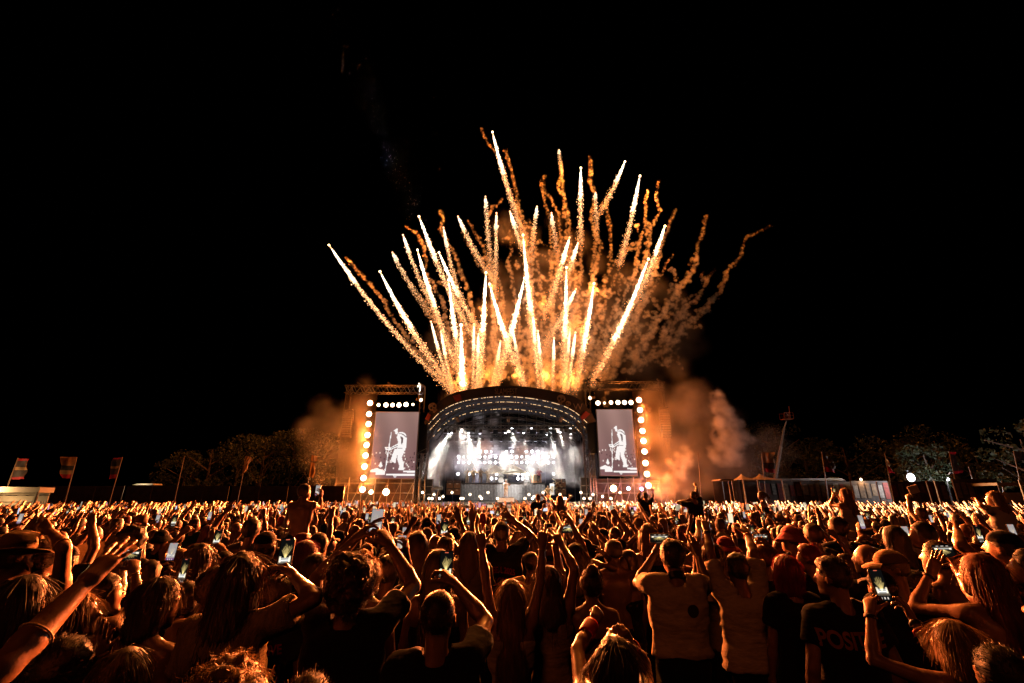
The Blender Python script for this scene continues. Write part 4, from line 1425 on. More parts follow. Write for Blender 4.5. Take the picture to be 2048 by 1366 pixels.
for pxs, lab, m_ in (((842, 864, 958, 996), 'tall black speaker stack at the left edge of the stage', M_black), ((1161, 1180, 955, 996), 'tall black speaker stack at the right edge of the stage', M_black)):
    x0, x1, z0, z1 = pbox(*pxs, YS + 0.6)
    e = empty('speaker_stack', ((x0 + x1) / 2, YS + 0.6, DECK)); tag(e, lab, 'speaker', 'side fill speakers')
    for k in range(3):
        hgt = (z1 - DECK) / 3
        m2 = MB(); m2.box((0, 0.4, hgt * (k + 0.5)), (x1 - x0, 0.8, hgt * 0.97)); c_ = m2.build('cabinet', M_dark, e)
        m2 = MB(); m2.box((0, -0.015, hgt * (k + 0.5)), ((x1 - x0) * 0.88, 0.02, hgt * 0.85)); m2.build('grille', M_black, c_)
for pxs, lab in (((1100, 1109, 967, 990), 'white upright panel beside the right amplifier stack'), ((1062, 1083, 948, 966), 'orange-brown square crate on the right end of the riser')):
    x0, x1, z0, z1 = pbox(*pxs, YS + 5 if pxs[0] == 1100 else YS + 7)
    e = empty('stage_box', ((x0 + x1) / 2, YS + 5 if pxs[0] == 1100 else YS + 7, z0)); tag(e, lab, 'box')
    mm = M_white if pxs[0] == 1100 else mat('orange_crate', (0.45, 0.20, 0.08), 0.7, var=0.3, scale=5)
    m2 = MB(); m2.box((0, 0.3, (z1 - z0) / 2), (x1 - x0, 0.6, z1 - z0)); m2.build('case', mm, e)
    m2 = MB(); m2.box((0, -0.01, (z1 - z0) / 2), ((x1 - x0) * 0.5, 0.02, (z1 - z0) * 0.5)); m2.build('front_panel', M_cream, e)
# camera on a tripod
p = at(877, 980, YS + 0.3)
e = empty('video_camera', (p.x, YS + 0.3, DECK)); tag(e, 'broadcast camera on a tripod at the left front of the stage', 'camera')
m2 = MB()
for a in (0.3, 2.4, 4.5):
    m2.tube((0, 0, p.z - DECK), (0.5 * math.cos(a), 0.5 * math.sin(a), 0), 0.03)
m2.build('tripod', M_dark, e)
m2 = MB(); m2.box((0, 0, p.z - DECK + 0.18), (0.9, 0.3, 0.3)); m2.tube((-0.4, 0, p.z - DECK + 0.18), (-0.75, 0, p.z - DECK + 0.1), 0.1); m2.build('camera_body', M_house, e)
# drum kit
e = empty('drum_kit', (at(1012, 960, YS + 7.5).x - 0.6, YS + 7.5, RISER)); tag(e, 'drum kit on the riser below the cream canopies', 'drums')
def drum(name, c, r, hgt, tilt=0):
    m2 = MB(); m2.lathe([(r, 0), (r * 1.02, 0.03), (r, 0.06), (r, hgt - 0.05), (r * 1.02, hgt - 0.03), (r, hgt)], n=14)
    Rm = Matrix.Rotation(tilt, 3, 'X'); m2.v = [tuple(Rm @ Vector(p) + Vector(c)) for p in m2.v]
    m2.build(name, M_white, e)
drum('bass_drum', (0, 0.2, 0.35), 0.34, 0.45, R(90)); drum('tom_drum', (-0.22, 0.1, 0.75), 0.16, 0.2, R(25)); drum('tom_drum', (0.22, 0.1, 0.75), 0.16, 0.2, R(25)); drum('floor_tom', (0.6, 0.4, 0.1), 0.22, 0.45)
for cx, cz in ((-0.7, 1.3), (0.75, 1.35), (-0.9, 0.95)):
    m2 = MB(); m2.lathe([(0.28, 0), (0.05, 0.04), (0.01, 0.06)], n=14, c=(cx, 0.3, cz)); m2.tube((cx, 0.3, 0), (cx, 0.3, cz), 0.015); m2.build('cymbal', mat('brass', (0.6, 0.42, 0.15), 0.3, metal=0.9, var=0.1), e)
# barrier in front of the stage
e = empty('crowd_barrier', (0, YS - 4.5, 0)); tag(e, 'steel crowd barrier running along the front of the stage pit', 'barrier')
for k in range(24):
    x = -17 + k * 1.45
    m2 = MB(); m2.box((x, 0, 0.62), (1.35, 0.04, 0.9)); m2.tube((x - 0.68, 0, 1.12), (x + 0.68, 0, 1.12), 0.03); m2.build('panel', M_alu, e)

# ================================================================== surroundings
M_canvas = mat('white_marquee', (0.36, 0.30, 0.23), 0.75, var=0.12, scale=1.5, trans=0.2)
M_wood = mat('hoarding_board', (0.06, 0.045, 0.035), 0.85, var=0.4, scale=2)
def poly_obj(parent, name, m, pts, thick=0.08):
    """flat panel through world points, with thickness in y, relative to its parent"""
    o = parent.location
    P = [Vector(p) - o for p in pts]; n = len(P)
    m2 = MB()
    m2.v = [tuple(p) for p in P] + [tuple(p + Vector((0, thick, 0))) for p in P]
    m2.f = [tuple(range(n)), tuple(range(n, 2 * n))[::-1]] + [(i, n + i, n + (i + 1) % n, (i + 1) % n) for i in range(n)]
    return m2.build(name, m, parent)
# left lit marquee (open sided, warm light inside)
Y = 32.0
a, b = at(-60, 974, Y), at(74, 1000, Y)
e = empty('marquee', ((a.x + b.x) / 2, Y, 0)); tag(e, 'lit cream marquee with diagonal guy line at the far left edge', 'marquee')
L = b.x - a.x; H = a.z
m2 = MB(); m2.prism([(-L / 2, H - 0.02), (0, H + 0.02), (L / 2, H - 0.02), (L / 2, H - 0.35), (-L / 2, H - 0.35)], -0.05, 1.0); m2.build('roof', M_canvas, e)
for k in range(4):
    z = H * (0.45 + 0.15 * k)
    m2 = MB(); m2.box((0, 0.9, z), (L - 0.3, 0.05, H * 0.135)); m2.build('wall_panel', M_canvas, e)
m2 = MB(); m2.box((0, 0.5, 0.6), (L - 1.0, 0.7, 1.2)); m2.build('counter', M_wood, e)
for xx in (-L / 2 + 0.1, L / 2 - 0.1):
    m2 = MB(); m2.tube((xx, 0, 0), (xx, 0, H - 0.3), 0.07); m2.build('pole', M_alu, e)
m2 = MB(); m2.tube((L / 2 - 0.4, -0.1, 0.6), (-1.4, -0.1, H - 0.1), 0.025); m2.build('guy_line', M_dark, e)
poly_obj(e, 'side_wall', M_canvas, [at(76, 974, Y), at(79, 974, Y), at(71, 1004, Y), at(63, 1004, Y)])
li = bpy.data.lights.new('lamp_light', 'POINT'); li.energy = 480; li.color = (1.0, 0.62, 0.27); li.shadow_soft_size = 0.3
lo_ = bpy.data.objects.new('lamp_light', li); COL.objects.link(lo_); lo_.parent = e; lo_.location = (-L * 0.1, -0.8, H - 0.2)
# long dark hoarding wall left
for k, (xa, xb, lab) in enumerate(((80, 250, 'dark boarded hoarding between the marquee and the second flag'), (255, 460, 'dark boarded hoarding under the bare flagpole'), (465, 690, 'dark boarded hoarding in front of the left trees'))):
    Y = 46.0
    a, b = at(xa, 972, Y), at(xb, 972, Y)
    e = empty('hoarding', ((a.x + b.x) / 2, Y, 0)); tag(e, lab, 'hoarding', 'dark hoardings along the field edge')
    n = max(3, int((b.x - a.x) / 2.4))
    for i in range(n):
        w = (b.x - a.x) / n
        m2 = MB(); m2.box((-(b.x - a.x) / 2 + (i + 0.5) * w, 0.01 * (i % 2), a.z / 2), (w * 0.985, 0.06, a.z)); m2.build('board', M_wood, e)
# thin lit canopy strip
Y = 47.0; a, b = at(264, 967, Y), at(307, 970, Y)
e = empty('awning', ((a.x + b.x) / 2, Y, 0)); tag(e, 'narrow bright awning strip glowing above the left hoarding', 'awning')
m2 = MB(); m2.prism([(-(b.x - a.x) / 2, b.z), ((b.x - a.x) / 2, b.z), ((b.x - a.x) / 2 - 0.1, a.z), (-(b.x - a.x) / 2 + 0.5, a.z)], 0, 1.2); m2.build('canvas', M_canvas, e)
for xx in (-0.9, 0.9):
    m2 = MB(); m2.tube((xx, 0.6, 0), (xx, 0.6, b.z), 0.04); m2.build('pole', M_dark, e)
li = bpy.data.lights.new('lamp_light', 'POINT'); li.energy = 90; li.color = (1.0, 0.8, 0.5); li.shadow_soft_size = 0.1
lo_ = bpy.data.objects.new('lamp_light', li); COL.objects.link(lo_); lo_.parent = e; lo_.location = (0, -0.7, b.z - 0.1)

# flags on tall poles
M_pole = mat('flag_pole', (0.10, 0.06, 0.035), 0.5, var=0.2, scale=4)
M_fred = mat('flag_red', (0.22, 0.008, 0.012), 0.75, var=0.35, scale=2, trans=0.25)
M_fblk = mat('flag_black', (0.025, 0.016, 0.014), 0.8, var=0.3, scale=2, trans=0.1)
M_fgold = mat('flag_gold', (0.22, 0.12, 0.05), 0.75, var=0.3, scale=2, trans=0.25)
def flag(base, top, cloth, label, bands, Y, seed=0):
    """cloth: polygon px corners (pole-top, outer-top, outer-bottom, pole-bottom)"""
    pt = at(*top, Y); pb = at(*base, Y)
    d = (pt - pb) / (pt.z - pb.z)
    ground = pb - d * pb.z
    e = empty('flag', tuple(ground)); tag(e, label, 'flag', 'tall flags around the field')
    m2 = MB(); m2.tube((0, 0, 0), pt - ground, 0.05, 0.03, n=8); m2.build('pole', M_pole, e)
    if cloth:
        A, B, Cc, Dd = [np.array(at(x, y, Y)) - np.array(ground) for x, y in cloth]
        nu, nv = 12, 28
        u, v = np.meshgrid(np.linspace(0, 1, nu), np.linspace(0, 1, nv), indexing='ij')
        Pn = ((1 - u) * (1 - v))[..., None] * A + (u * (1 - v))[..., None] * B + (u * v)[..., None] * Cc + ((1 - u) * v)[..., None] * Dd
        wv = 0.16 * np.sin(u * 9 + v * 3 + seed) * u + 0.10 * np.sin(v * 8 - u * 5 + seed * 2) * u
        Pn[..., 1] += wv
        Pn[..., 0] += 0.05 * np.sin(v * 11 + seed) * u
        idx = np.arange(nu * nv).reshape(nu, nv)
        for v0, v1, mm in bands:
            j0, j1 = int(round(v0 * (nv - 1))), int(round(v1 * (nv - 1)))
            sub = idx[:, j0:j1 + 1]
            Fq = np.stack([sub[:-1, :-1].ravel(), sub[1:, :-1].ravel(), sub[1:, 1:].ravel(), sub[:-1, 1:].ravel()], 1)
            used, inv = np.unique(Fq, return_inverse=True)
            me = np_mesh('cloth_band', Pn.reshape(-1, 3)[used], inv.reshape(-1, 4))
            new_obj('cloth_band', me, e, mm)
RB, BK, GD = M_fred, M_fblk, M_fgold
flag((5, 1000), (36, 916), [(37, 917), (60, 918), (50, 958), (22, 959)], 'first flag from the left, black with red ends and a pale middle stripe', [(0, .1, RB), (.1, .42, BK), (.42, .55, GD), (.55, .9, BK), (.9, 1, RB)], 33, 1)
flag((133, 992), (154, 914), [(153, 914), (125, 914), (119, 956), (142, 957)], 'second flag from the left, tan banner with dark face and red foot', [(0, .42, GD), (.42, .62, BK), (.62, .8, GD), (.8, 1, RB)], 36, 2)
flag((221, 997), (245, 914), [(244, 915), (226, 916), (214, 958), (232, 956)], 'third flag from the left, black with a red lower corner', [(0, .06, RB), (.06, .4, BK), (.4, .5, GD), (.5, .8, BK), (.8, 1, RB)], 38, 3)
flag((350, 996), (369, 912), None, 'bare flagpole with no cloth left of the trees', [], 40, 4)
flag((477, 992), (493, 912), [(491, 912), (504, 914), (494, 936), (483, 954)], 'narrow golden flag before the middle of the left trees', [(0, 1, GD)], 42, 5)
flag((615, 975), (623, 910), [(623, 910), (633, 912), (629, 956), (617, 953)], 'narrow golden flag nearest the left amber smoke', [(0, .25, GD), (.25, .35, M_bone), (.35, 1, GD)], 45, 6)
flag((1402, 985), (1396, 905), None, 'bare flagpole in the orange smoke right of the stage', [], 47, 7)
flag((1531, 985), (1523, 905), [(1523, 905), (1546, 905), (1552, 946), (1529, 944)], 'orange banner with red foot beside the crane boom', [(0, .5, GD), (.5, .8, BK), (.8, 1, RB)], 46, 8)
flag((1655, 985), (1643, 903), [(1644, 905), (1668, 922), (1673, 946), (1652, 943)], 'black flag with a red lower edge beyond the long white tent', [(0, .75, BK), (.75, 1, RB)], 44, 9)
flag((1785, 985), (1769, 906), [(1770, 908), (1776, 925), (1787, 946), (1777, 946)], 'limp red and orange pennant left of the bright flood lamp', [(0, .6, GD), (.6, 1, RB)], 42, 10)
flag((1917, 990), (1898, 903), [(1898, 903), (1913, 905), (1922, 946), (1910, 948)], 'loose orange-edged flag right of the bright flood lamp', [(0, .12, RB), (.12, .9, BK), (.9, 1, RB)], 37, 11)
flag((2045, 985), (2027, 902), [(2028, 902), (2050, 904), (2046, 920), (2034, 925)], 'flag cut off by the right edge of the picture', [(0, 1, BK)], 34, 12)
for k, (bx, by, tx, ty, Yk) in enumerate(((1757, 985, 1753, 966, 40), (1864, 1000, 1853, 965, 36), (1880, 1000, 1869, 964, 35), (2046, 990, 2038, 962, 32), (1946, 960, 1938, 935, 40), (1995, 984, 2004, 964, 38))):
    pt, pb = at(tx, ty, Yk), at(bx, by, Yk)
    e = empty('marker_post', (pb.x, Yk, 0)); tag(e, f'{ORH[k]} short pale marker post in the right-hand crowd before the stalls', 'post', 'pale posts on the right')
    m2 = MB(); m2.tube((0, 0, 0), (pt.x - pb.x, 0, pt.z), 0.06, 0.05, n=8); m2.build('shaft', M_pole, e)
    m2 = MB(); m2.lathe([(0.07, 0), (0.07, 0.05), (0.02, 0.09)], n=8, c=(pt.x - pb.x, 0, pt.z)); m2.build('cap', M_pole, e)
_b = sorted([o for o in COL.objects if o.name.startswith('marker_post')], key=lambda o: o.location.x)
for k, o in enumerate(_b):
    o['label'] = f'{ORH[k]} from the left of the pale marker posts before the right-hand stalls'

# white tents right
Y = 47.0
a, b = at(1438, 958, Y), at(1692, 963, Y)
e = empty('long_tent', ((a.x + b.x) / 2, Y, 0)); tag(e, 'long flat white tent roof running right of the smoke', 'tent')
L = b.x - a.x
m2 = MB(); m2.prism([(-L / 2, at(1438, 961, Y).z), (L / 2, at(1692, 961, Y).z), (L / 2 - 0.4, at(1690, 956, Y).z), (-L / 2 + 0.2, at(1438, 958, Y).z)], 0, 2.0); m2.build('roof', M_canvas, e)
for k in range(8):
    m2 = MB(); m2.tube((-L / 2 + 0.3 + k * (L - 0.6) / 7, 0.1, 0), (-L / 2 + 0.3 + k * (L - 0.6) / 7, 0.1, at(1440, 961, Y).z), 0.05); m2.build('pole', M_alu, e)
m2 = MB(); m2.box((0, 1.9, at(1440, 961, Y).z / 2), (L - 0.2, 0.05, at(1440, 962, Y).z)); m2.build('back_wall', M_wood, e)
M_post = [mat('poster_red', (0.16, 0.025, 0.015), 0.8, var=0.5, scale=4), mat('poster_tan', (0.16, 0.10, 0.05), 0.8, var=0.5, scale=4), mat('poster_pale', (0.20, 0.17, 0.14), 0.8, var=0.5, scale=4)]
for k, (apx, label) in enumerate((((1484, 1498, 1517), 'smaller pointed white tent left of the crane boom'), ((1515, 1536, 1566), 'larger pointed white tent under the crane boom'))):
    Yt = 45.0
    l_, c_, r_ = [at(x, y, Yt) for x, y in ((apx[0], 959), (apx[1], 946), (apx[2], 959))]
    e = empty('pointed_tent', (c_.x, Yt, 0)); tag(e, label, 'tent', 'pointed white tents')
    m2 = MB(); n = 16; prof = []
    rx = (r_.x - l_.x) / 2; cx = (l_.x + r_.x) / 2 - c_.x
    rings = [(1.0, 0.0), (0.62, 0.2), (0.34, 0.45), (0.14, 0.75), (0.02, 1.0)]
    for (rr, zz) in rings:
        for i in range(n):
            an = 2 * PI * i / n
            q = 1.0 / max(abs(math.cos(an)), abs(math.sin(an))) if rr > 0.5 else 1.0 + (1.0 / max(abs(math.cos(an)), abs(math.sin(an))) - 1) * rr
            m2.v.append((cx * (1 - zz) + rr * q * rx * math.cos(an), 1.6 + rr * q * 1.6 * math.sin(an), l_.z + zz * (c_.z - l_.z)))
    for j in range(len(rings) - 1):
        for i in range(n):
            m2.f.append((j * n + i, j * n + (i + 1) % n, (j + 1) * n + (i + 1) % n, (j + 1) * n + i))
    m2.build('canopy', M_canvas, e)
    for xx in (l_.x - c_.x + 0.1, r_.x - c_.x - 0.1):
        for yy in (0.05, 3.1):
            m2 = MB(); m2.tube((xx, yy, 0), (xx, yy, l_.z), 0.06); m2.build('pole', M_canvas, e)
p0, p1 = at(1463, 961, 44.8), at(1484, 998, 44.8)
e = empty('tent_flap', ((p0.x + p1.x) / 2, 44.8, 0)); tag(e, 'hanging white tent side flap left of the pointed tents', 'tent flap')
m2 = MB(); w = p1.x - p0.x
for k in range(6):
    m2.box((-w / 2 + (k + 0.5) * w / 6, 0.05 * (k % 2), p0.z / 2), (w / 6 * 1.02, 0.04, p0.z))
m2.build('canvas', M_canvas, e)
# stalls with posters along the right
def stall(px0, px1, pyt, Y, label, n, lit=False):
    a, b = at(px0, pyt, Y), at(px1, pyt, Y)
    e = empty('merchandise_stall', ((a.x + b.x) / 2, Y, 0)); tag(e, label, 'stall', 'poster stalls along the right edge')
    L = b.x - a.x; H = a.z
    m2 = MB(); m2.box((0, 0.1, H / 2), (L, 0.12, H)); m2.build('wall', M_wood, e)
    for k in range(n):
        w = L / n * (0.55 + 0.3 * rng.random()); hh_ = (H - 1.2) * (0.3 + 0.35 * rng.random())
        m2 = MB(); m2.box((-L / 2 + (k + 0.5) * L / n, 0.02 - 0.001 * k, H - hh_ / 2 - 0.15 - 0.25 * rng.random()), (w, 0.02, hh_)); m2.build('poster', M_post[int(rng.integers(0, 3))], e)
stall(1515, 1600, 962, 46.5, 'poster stall under the pointed tents', 7)
stall(1602, 1700, 963, 46.3, 'poster stall under the end of the long tent', 8)
stall(1702, 1775, 962, 45, 'dim poster stall left of the bright flood lamp', 6)
stall(1778, 1890, 963, 43, 'dim poster stall below the bright flood lamp', 8)
stall(1905, 1992, 958, 36, 'merchandise wall with red and yellow shirts at the right', 7)
Y = 34.0
a, b = at(1994, 968, Y), at(2075, 968, Y)
e = empty('bar_counter', ((a.x + b.x) / 2, Y, 0)); tag(e, 'lit bar with a pale roof edge at the far right', 'bar')
m2 = MB(); m2.box((0, 1.5, a.z), (b.x - a.x, 3.0, 0.18)); m2.build('roof', M_canvas, e)
m2 = MB(); m2.box((0, 0.4, at(2000, 985, Y).z / 2), (b.x - a.x, 0.5, at(2000, 985, Y).z)); m2.build('counter', M_canvas, e)
for xx in (-1.3, 1.4):
    m2 = MB(); m2.tube((xx, 0.1, 0), (xx, 0.1, a.z), 0.05); m2.build('pole', M_alu, e)

# boom lift
Y = 52.0
e = empty('boom_lift', (at(1552, 940, Y).x - 0.5, Y, 0)); tag(e, 'boom lift with a raised telescopic arm and basket above the tents', 'boom lift')
o = e.location
P = [at(x, y, Y) - o for x, y in ((1552, 950), (1568, 857), (1573, 842))]
base = Vector((P[0].x - 0.9, 0.5, 1.4))
m2 = MB(); m2.tube(base, P[0], 0.2, n=8); m2.tube(P[0], P[1] * 0.6 + P[0] * 0.4, 0.17, n=8); m2.build('lower_boom', mat('boom_paint', (0.22, 0.2, 0.18), 0.5, var=0.2), e)
m2 = MB(); m2.tube(P[0] * 0.45 + P[1] * 0.55, P[1], 0.12, n=8); m2.tube(P[1], P[2], 0.08, n=8); m2.build('upper_boom', mat('boom_grey', (0.14, 0.135, 0.125), 0.5, var=0.2), e)
m2 = MB()
c = P[2] + Vector((0.1, 0, 0.2))
m2.box(c, (1.0, 0.8, 0.10))
for zz in (0.5, 1.0):
    for yy in (-0.5, 0.5):
        m2.tube(c + Vector((-0.5, yy, zz * 0.7)), c + Vector((0.5, yy, zz * 0.7)), 0.025)
for xx in (-0.5, 0, 0.5):
    for yy in (-0.5, 0.5):
        m2.tube(c + Vector((xx, yy, 0)), c + Vector((xx, yy, 0.7)), 0.025)
m2.tube(c + Vector((0.4, 0, 0)), c + Vector((0.5, 0, 1.5)), 0.05)
m2.build('basket', mat('basket_orange', (0.14, 0.04, 0.015), 0.5, var=0.2), e)
m2 = MB(); m2.box((-0.9, 0.5, 0.75), (2.4, 4.0, 0.9)); m2.box((-0.9, 0.5, 1.35), (1.8, 2.4, 0.6)); m2.build('chassis', mat('basket_orange', (0.14, 0.04, 0.015)), e)
for xx in (-2.0, 0.2):
    for yy in (-1.0, 2.0):
        m2 = MB(); m2.tube((xx - 0.18, yy, 0.45), (xx + 0.18, yy, 0.45), 0.45, n=14); m2.build('wheel', M_black, e)

# flood lamps right
for (x, y, Yk, pw, lab, s) in ((1822, 955, 44, 1800, 'brightest white flood lamp on a mast below the lit tree', 0.8), (1895, 958, 46, 300, 'smaller double flood lamp right of the bright one', 0.35), (1722, 959, 45, 120, 'small warm lamp over the dim poster stall', 0.26)):
    p = at(x, y, Yk)
    e = lamp('flood_lamp', lab, p, s, LENS_C if pw > 200 else LENS_W, pw, (0.95, 0.93, 1.0) if pw > 200 else (1, 0.6, 0.3), 'flood lamps on the right', round_=True, rad=0.25)
    m2 = MB(); m2.tube((0, 0.5 * s, -p.z), (0, 0.5 * s, 0.3 * s), 0.06); m2.build('mast', M_dark, e)

# ================================================================== trees
M_bark = mat('bark', (0.07, 0.05, 0.035), 0.9, var=0.4, scale=6, bump=0.6, bscale=20)
M_leaf = mat('leaves', (0.026, 0.036, 0.014), 0.6, var=0.5, scale=1.5, trans=0.35)
def tree(px, pyt, Y, w_m, label, seed, nleaf=2600, lean=0.0):
    rg = np.random.default_rng(seed)
    t = at(px, pyt, Y); H = t.z
    e = empty('tree', (t.x, Y, 0)); tag(e, label, 'tree', 'trees behind the field')
    m2 = MB()
    m2.tube((0, 0, 0), (0.1, 0, H * 0.35), 0.32, 0.22, n=8)
    tips = []
    for k in range(7):
        a = k * 2.4 + rg.random(); b0 = Vector((0.1, 0, H * (0.25 + 0.08 * k)))
        tip = Vector((math.cos(a) * w_m * 0.32, math.sin(a) * w_m * 0.32, H * (0.5 + 0.06 * k)))
        m2.tube(b0, tip, 0.13, 0.04, n=5); tips.append(tip)
    m2.tube((0.1, 0, H * 0.35), (0, 0, H * 0.85), 0.22, 0.05, n=6)
    m2.build('trunk', M_bark, e)
    ncl = 26
    cc = []
    for k in range(ncl):
        th = rg.random() * 2 * PI; zz = 0.36 + 0.6 * rg.random()
        rad = w_m / 2 * math.sqrt(max(0.05, 1 - ((zz - 0.58) / 0.46) ** 2)) * (0.35 + 0.65 * rg.random())
        cc.append((math.cos(th) * rad, math.sin(th) * rad, zz * H, (0.09 + 0.08 * rg.random()) * (w_m + H) * 0.5))
    cc = np.array(cc)
    ci = rg.integers(0, ncl, nleaf)
    d = rg.normal(size=(nleaf, 3)); d /= np.linalg.norm(d, axis=1, keepdims=True)
    P = cc[ci, :3] + d * (cc[ci, 3] * (0.55 + 0.45 * rg.random(nleaf)))[:, None] * np.array([1, 1, 0.75])
    u = rg.normal(size=(nleaf, 3)); u /= np.linalg.norm(u, axis=1, keepdims=True)
    v = np.cross(u, rg.normal(size=(nleaf, 3))); v /= np.linalg.norm(v, axis=1, keepdims=True)
    s = (0.10 + 0.14 * rg.random(nleaf))[:, None]
    V = np.stack([P - u * s, P + v * s * 0.5, P + u * s, P - v * s * 0.5], 1).reshape(-1, 3)
    new_obj('crown', np_mesh('crown', V, np.arange(len(V)).reshape(-1, 4), False), e, M_leaf)
tl = [(430, 876, 62, 8, 'rounded tree at the left end of the dark tree line'), (487, 872, 66, 7, 'small tree between the two flags on the left'), (537, 856, 60, 7, 'tall tree in the middle of the left tree line'),
      (594, 858, 62, 6, 'tall slender tree right of centre in the left tree line'), (640, 865, 64, 8, 'tree half hidden by the orange smoke left of the stage'), (380, 905, 70, 8, 'low dark tree behind the bare flagpole'),
      (1545, 845, 66, 9, 'tree in the orange smoke behind the crane boom'), (1600, 880, 64, 9, 'dark tree right of the crane boom'), (1680, 872, 62, 12, 'broad dark tree behind the long white tent'),
      (1785, 880, 60, 10, 'dark tree left of the lit tree'), (1840, 887, 47.5, 5.2, 'tree lit pale green by the bright flood lamp'), (1860, 855, 58, 10, 'tall dark tree behind the lit tree'),
      (1945, 895, 56, 8, 'dark tree behind the merchandise wall'), (2030, 850, 44, 8, 'tall dark tree at the right edge of the picture')]
for k, (x, y, Yk, w, lab) in enumerate(tl):
    tree(x, y, Yk, w, lab, 40 + k, 5200 if 'lit pale' in lab else 2600)
# dark hedge masses low behind the hoardings are part of the same woods
# ================================================================== fireworks
YF = 60.0
M_spark = emis_attr('burning_stars', 1.0)
_ico = np.array([(1, 1, 1), (-1, -1, 1), (-1, 1, -1), (1, -1, -1)], float) * 0.85
_icof = np.array([(0, 2, 1), (0, 1, 3), (0, 3, 2), (1, 2, 3)])
def specks(P, r):
    V = (P[:, None, :] + _ico[None] * np.asarray(r)[:, None, None]).reshape(-1, 3)
    F = (np.arange(len(P))[:, None, None] * 4 + _icof[None]).reshape(-1, 3)
    return V, F
SCALE = 910.0 / (YF * 0.98)       # pixels per metre at the fireworks
comets = [  # head px, tail px, brightness, core length fraction, width px, smoke-only tail
    (658, 490, 905, 782, 1.0, .20, 7), (760, 543, 903, 770, 1.2, .38, 9), (785, 505, 872, 640, .5, .1, 8), (806, 470, 880, 640, .7, .15, 7),
    (835, 500, 928, 765, 1.1, .33, 9), (838, 433, 962, 700, 1.0, .25, 9), (878, 505, 965, 670, 1.1, .4, 9), (897, 560, 930, 780, 1.1, .4, 9),
    (887, 455, 922, 600, .7, .2, 7), (916, 433, 990, 565, .7, .15, 8), (971, 393, 985, 565, .6, .1, 9), (993, 426, 990, 600, .65, .15, 7),
    (985, 264, 1052, 480, 1.0, .3, 8), (1020, 423, 1056, 520, .8, .25, 8), (1046, 470, 1076, 730, 1.4, .45, 10), (1074, 413, 1058, 520, .65, .15, 8),
    (1103, 426, 1116, 510, .55, .2, 7), (1118, 300, 1124, 350, .5, .1, 6), (1162, 336, 1160, 490, 1.2, .3, 9), (1250, 323, 1198, 425, 1.0, .3, 8),
    (1191, 385, 1194, 470, .55, .1, 8), (1280, 352, 1238, 530, 1.1, .3, 8), (1330, 452, 1270, 600, 1.1, .3, 9), (1297, 518, 1182, 765, 1.4, .5, 10),
    (1188, 567, 1150, 775, 1.4, .5, 10), (1133, 535, 1128, 775, 1.3, .45, 10), (1139, 475, 1088, 630, .9, .25, 9), (1156, 486, 1128, 560, .9, .35, 8),
    (1152, 578, 1085, 690, .8, .25, 9), (972, 545, 958, 775, 1.2, .4, 9), (979, 568, 1052, 775, 1.2, .4, 9), (1049, 556, 988, 775, 1.2, .4, 10), (922, 650, 926, 785, 1.8, .85, 9),
    (862, 643, 906, 785, .9, .3, 5), (882, 663, 908, 785, .9, .3, 5), (948, 648, 946, 780, .8, .3, 5), (957, 668, 953, 780, .8, .3, 5), (1001, 682, 982, 780, .8, .3, 6),
    (1066, 628, 1078, 775, .9, .3, 5), (1076, 662, 1088, 780, .8, .3, 5), (1108, 676, 1105, 782, .8, .3, 5), (1140, 658, 1128, 780, .8, .3, 5), (1151, 665, 1134, 780, .8, .3, 5), (1026, 662, 1050, 770, .7, .25, 5)]
comet_tracks = []
def _where(hx, hy):
    s = 'left' if hx < 870 else ('left of centre' if hx < 985 else ('central' if hx < 1080 else ('right of centre' if hx < 1175 else 'right')))
    hh_ = 'topmost' if hy < 345 else ('high' if hy < 440 else ('mid-height' if hy < 560 else 'low'))
    return s, hh_
_seen = {}
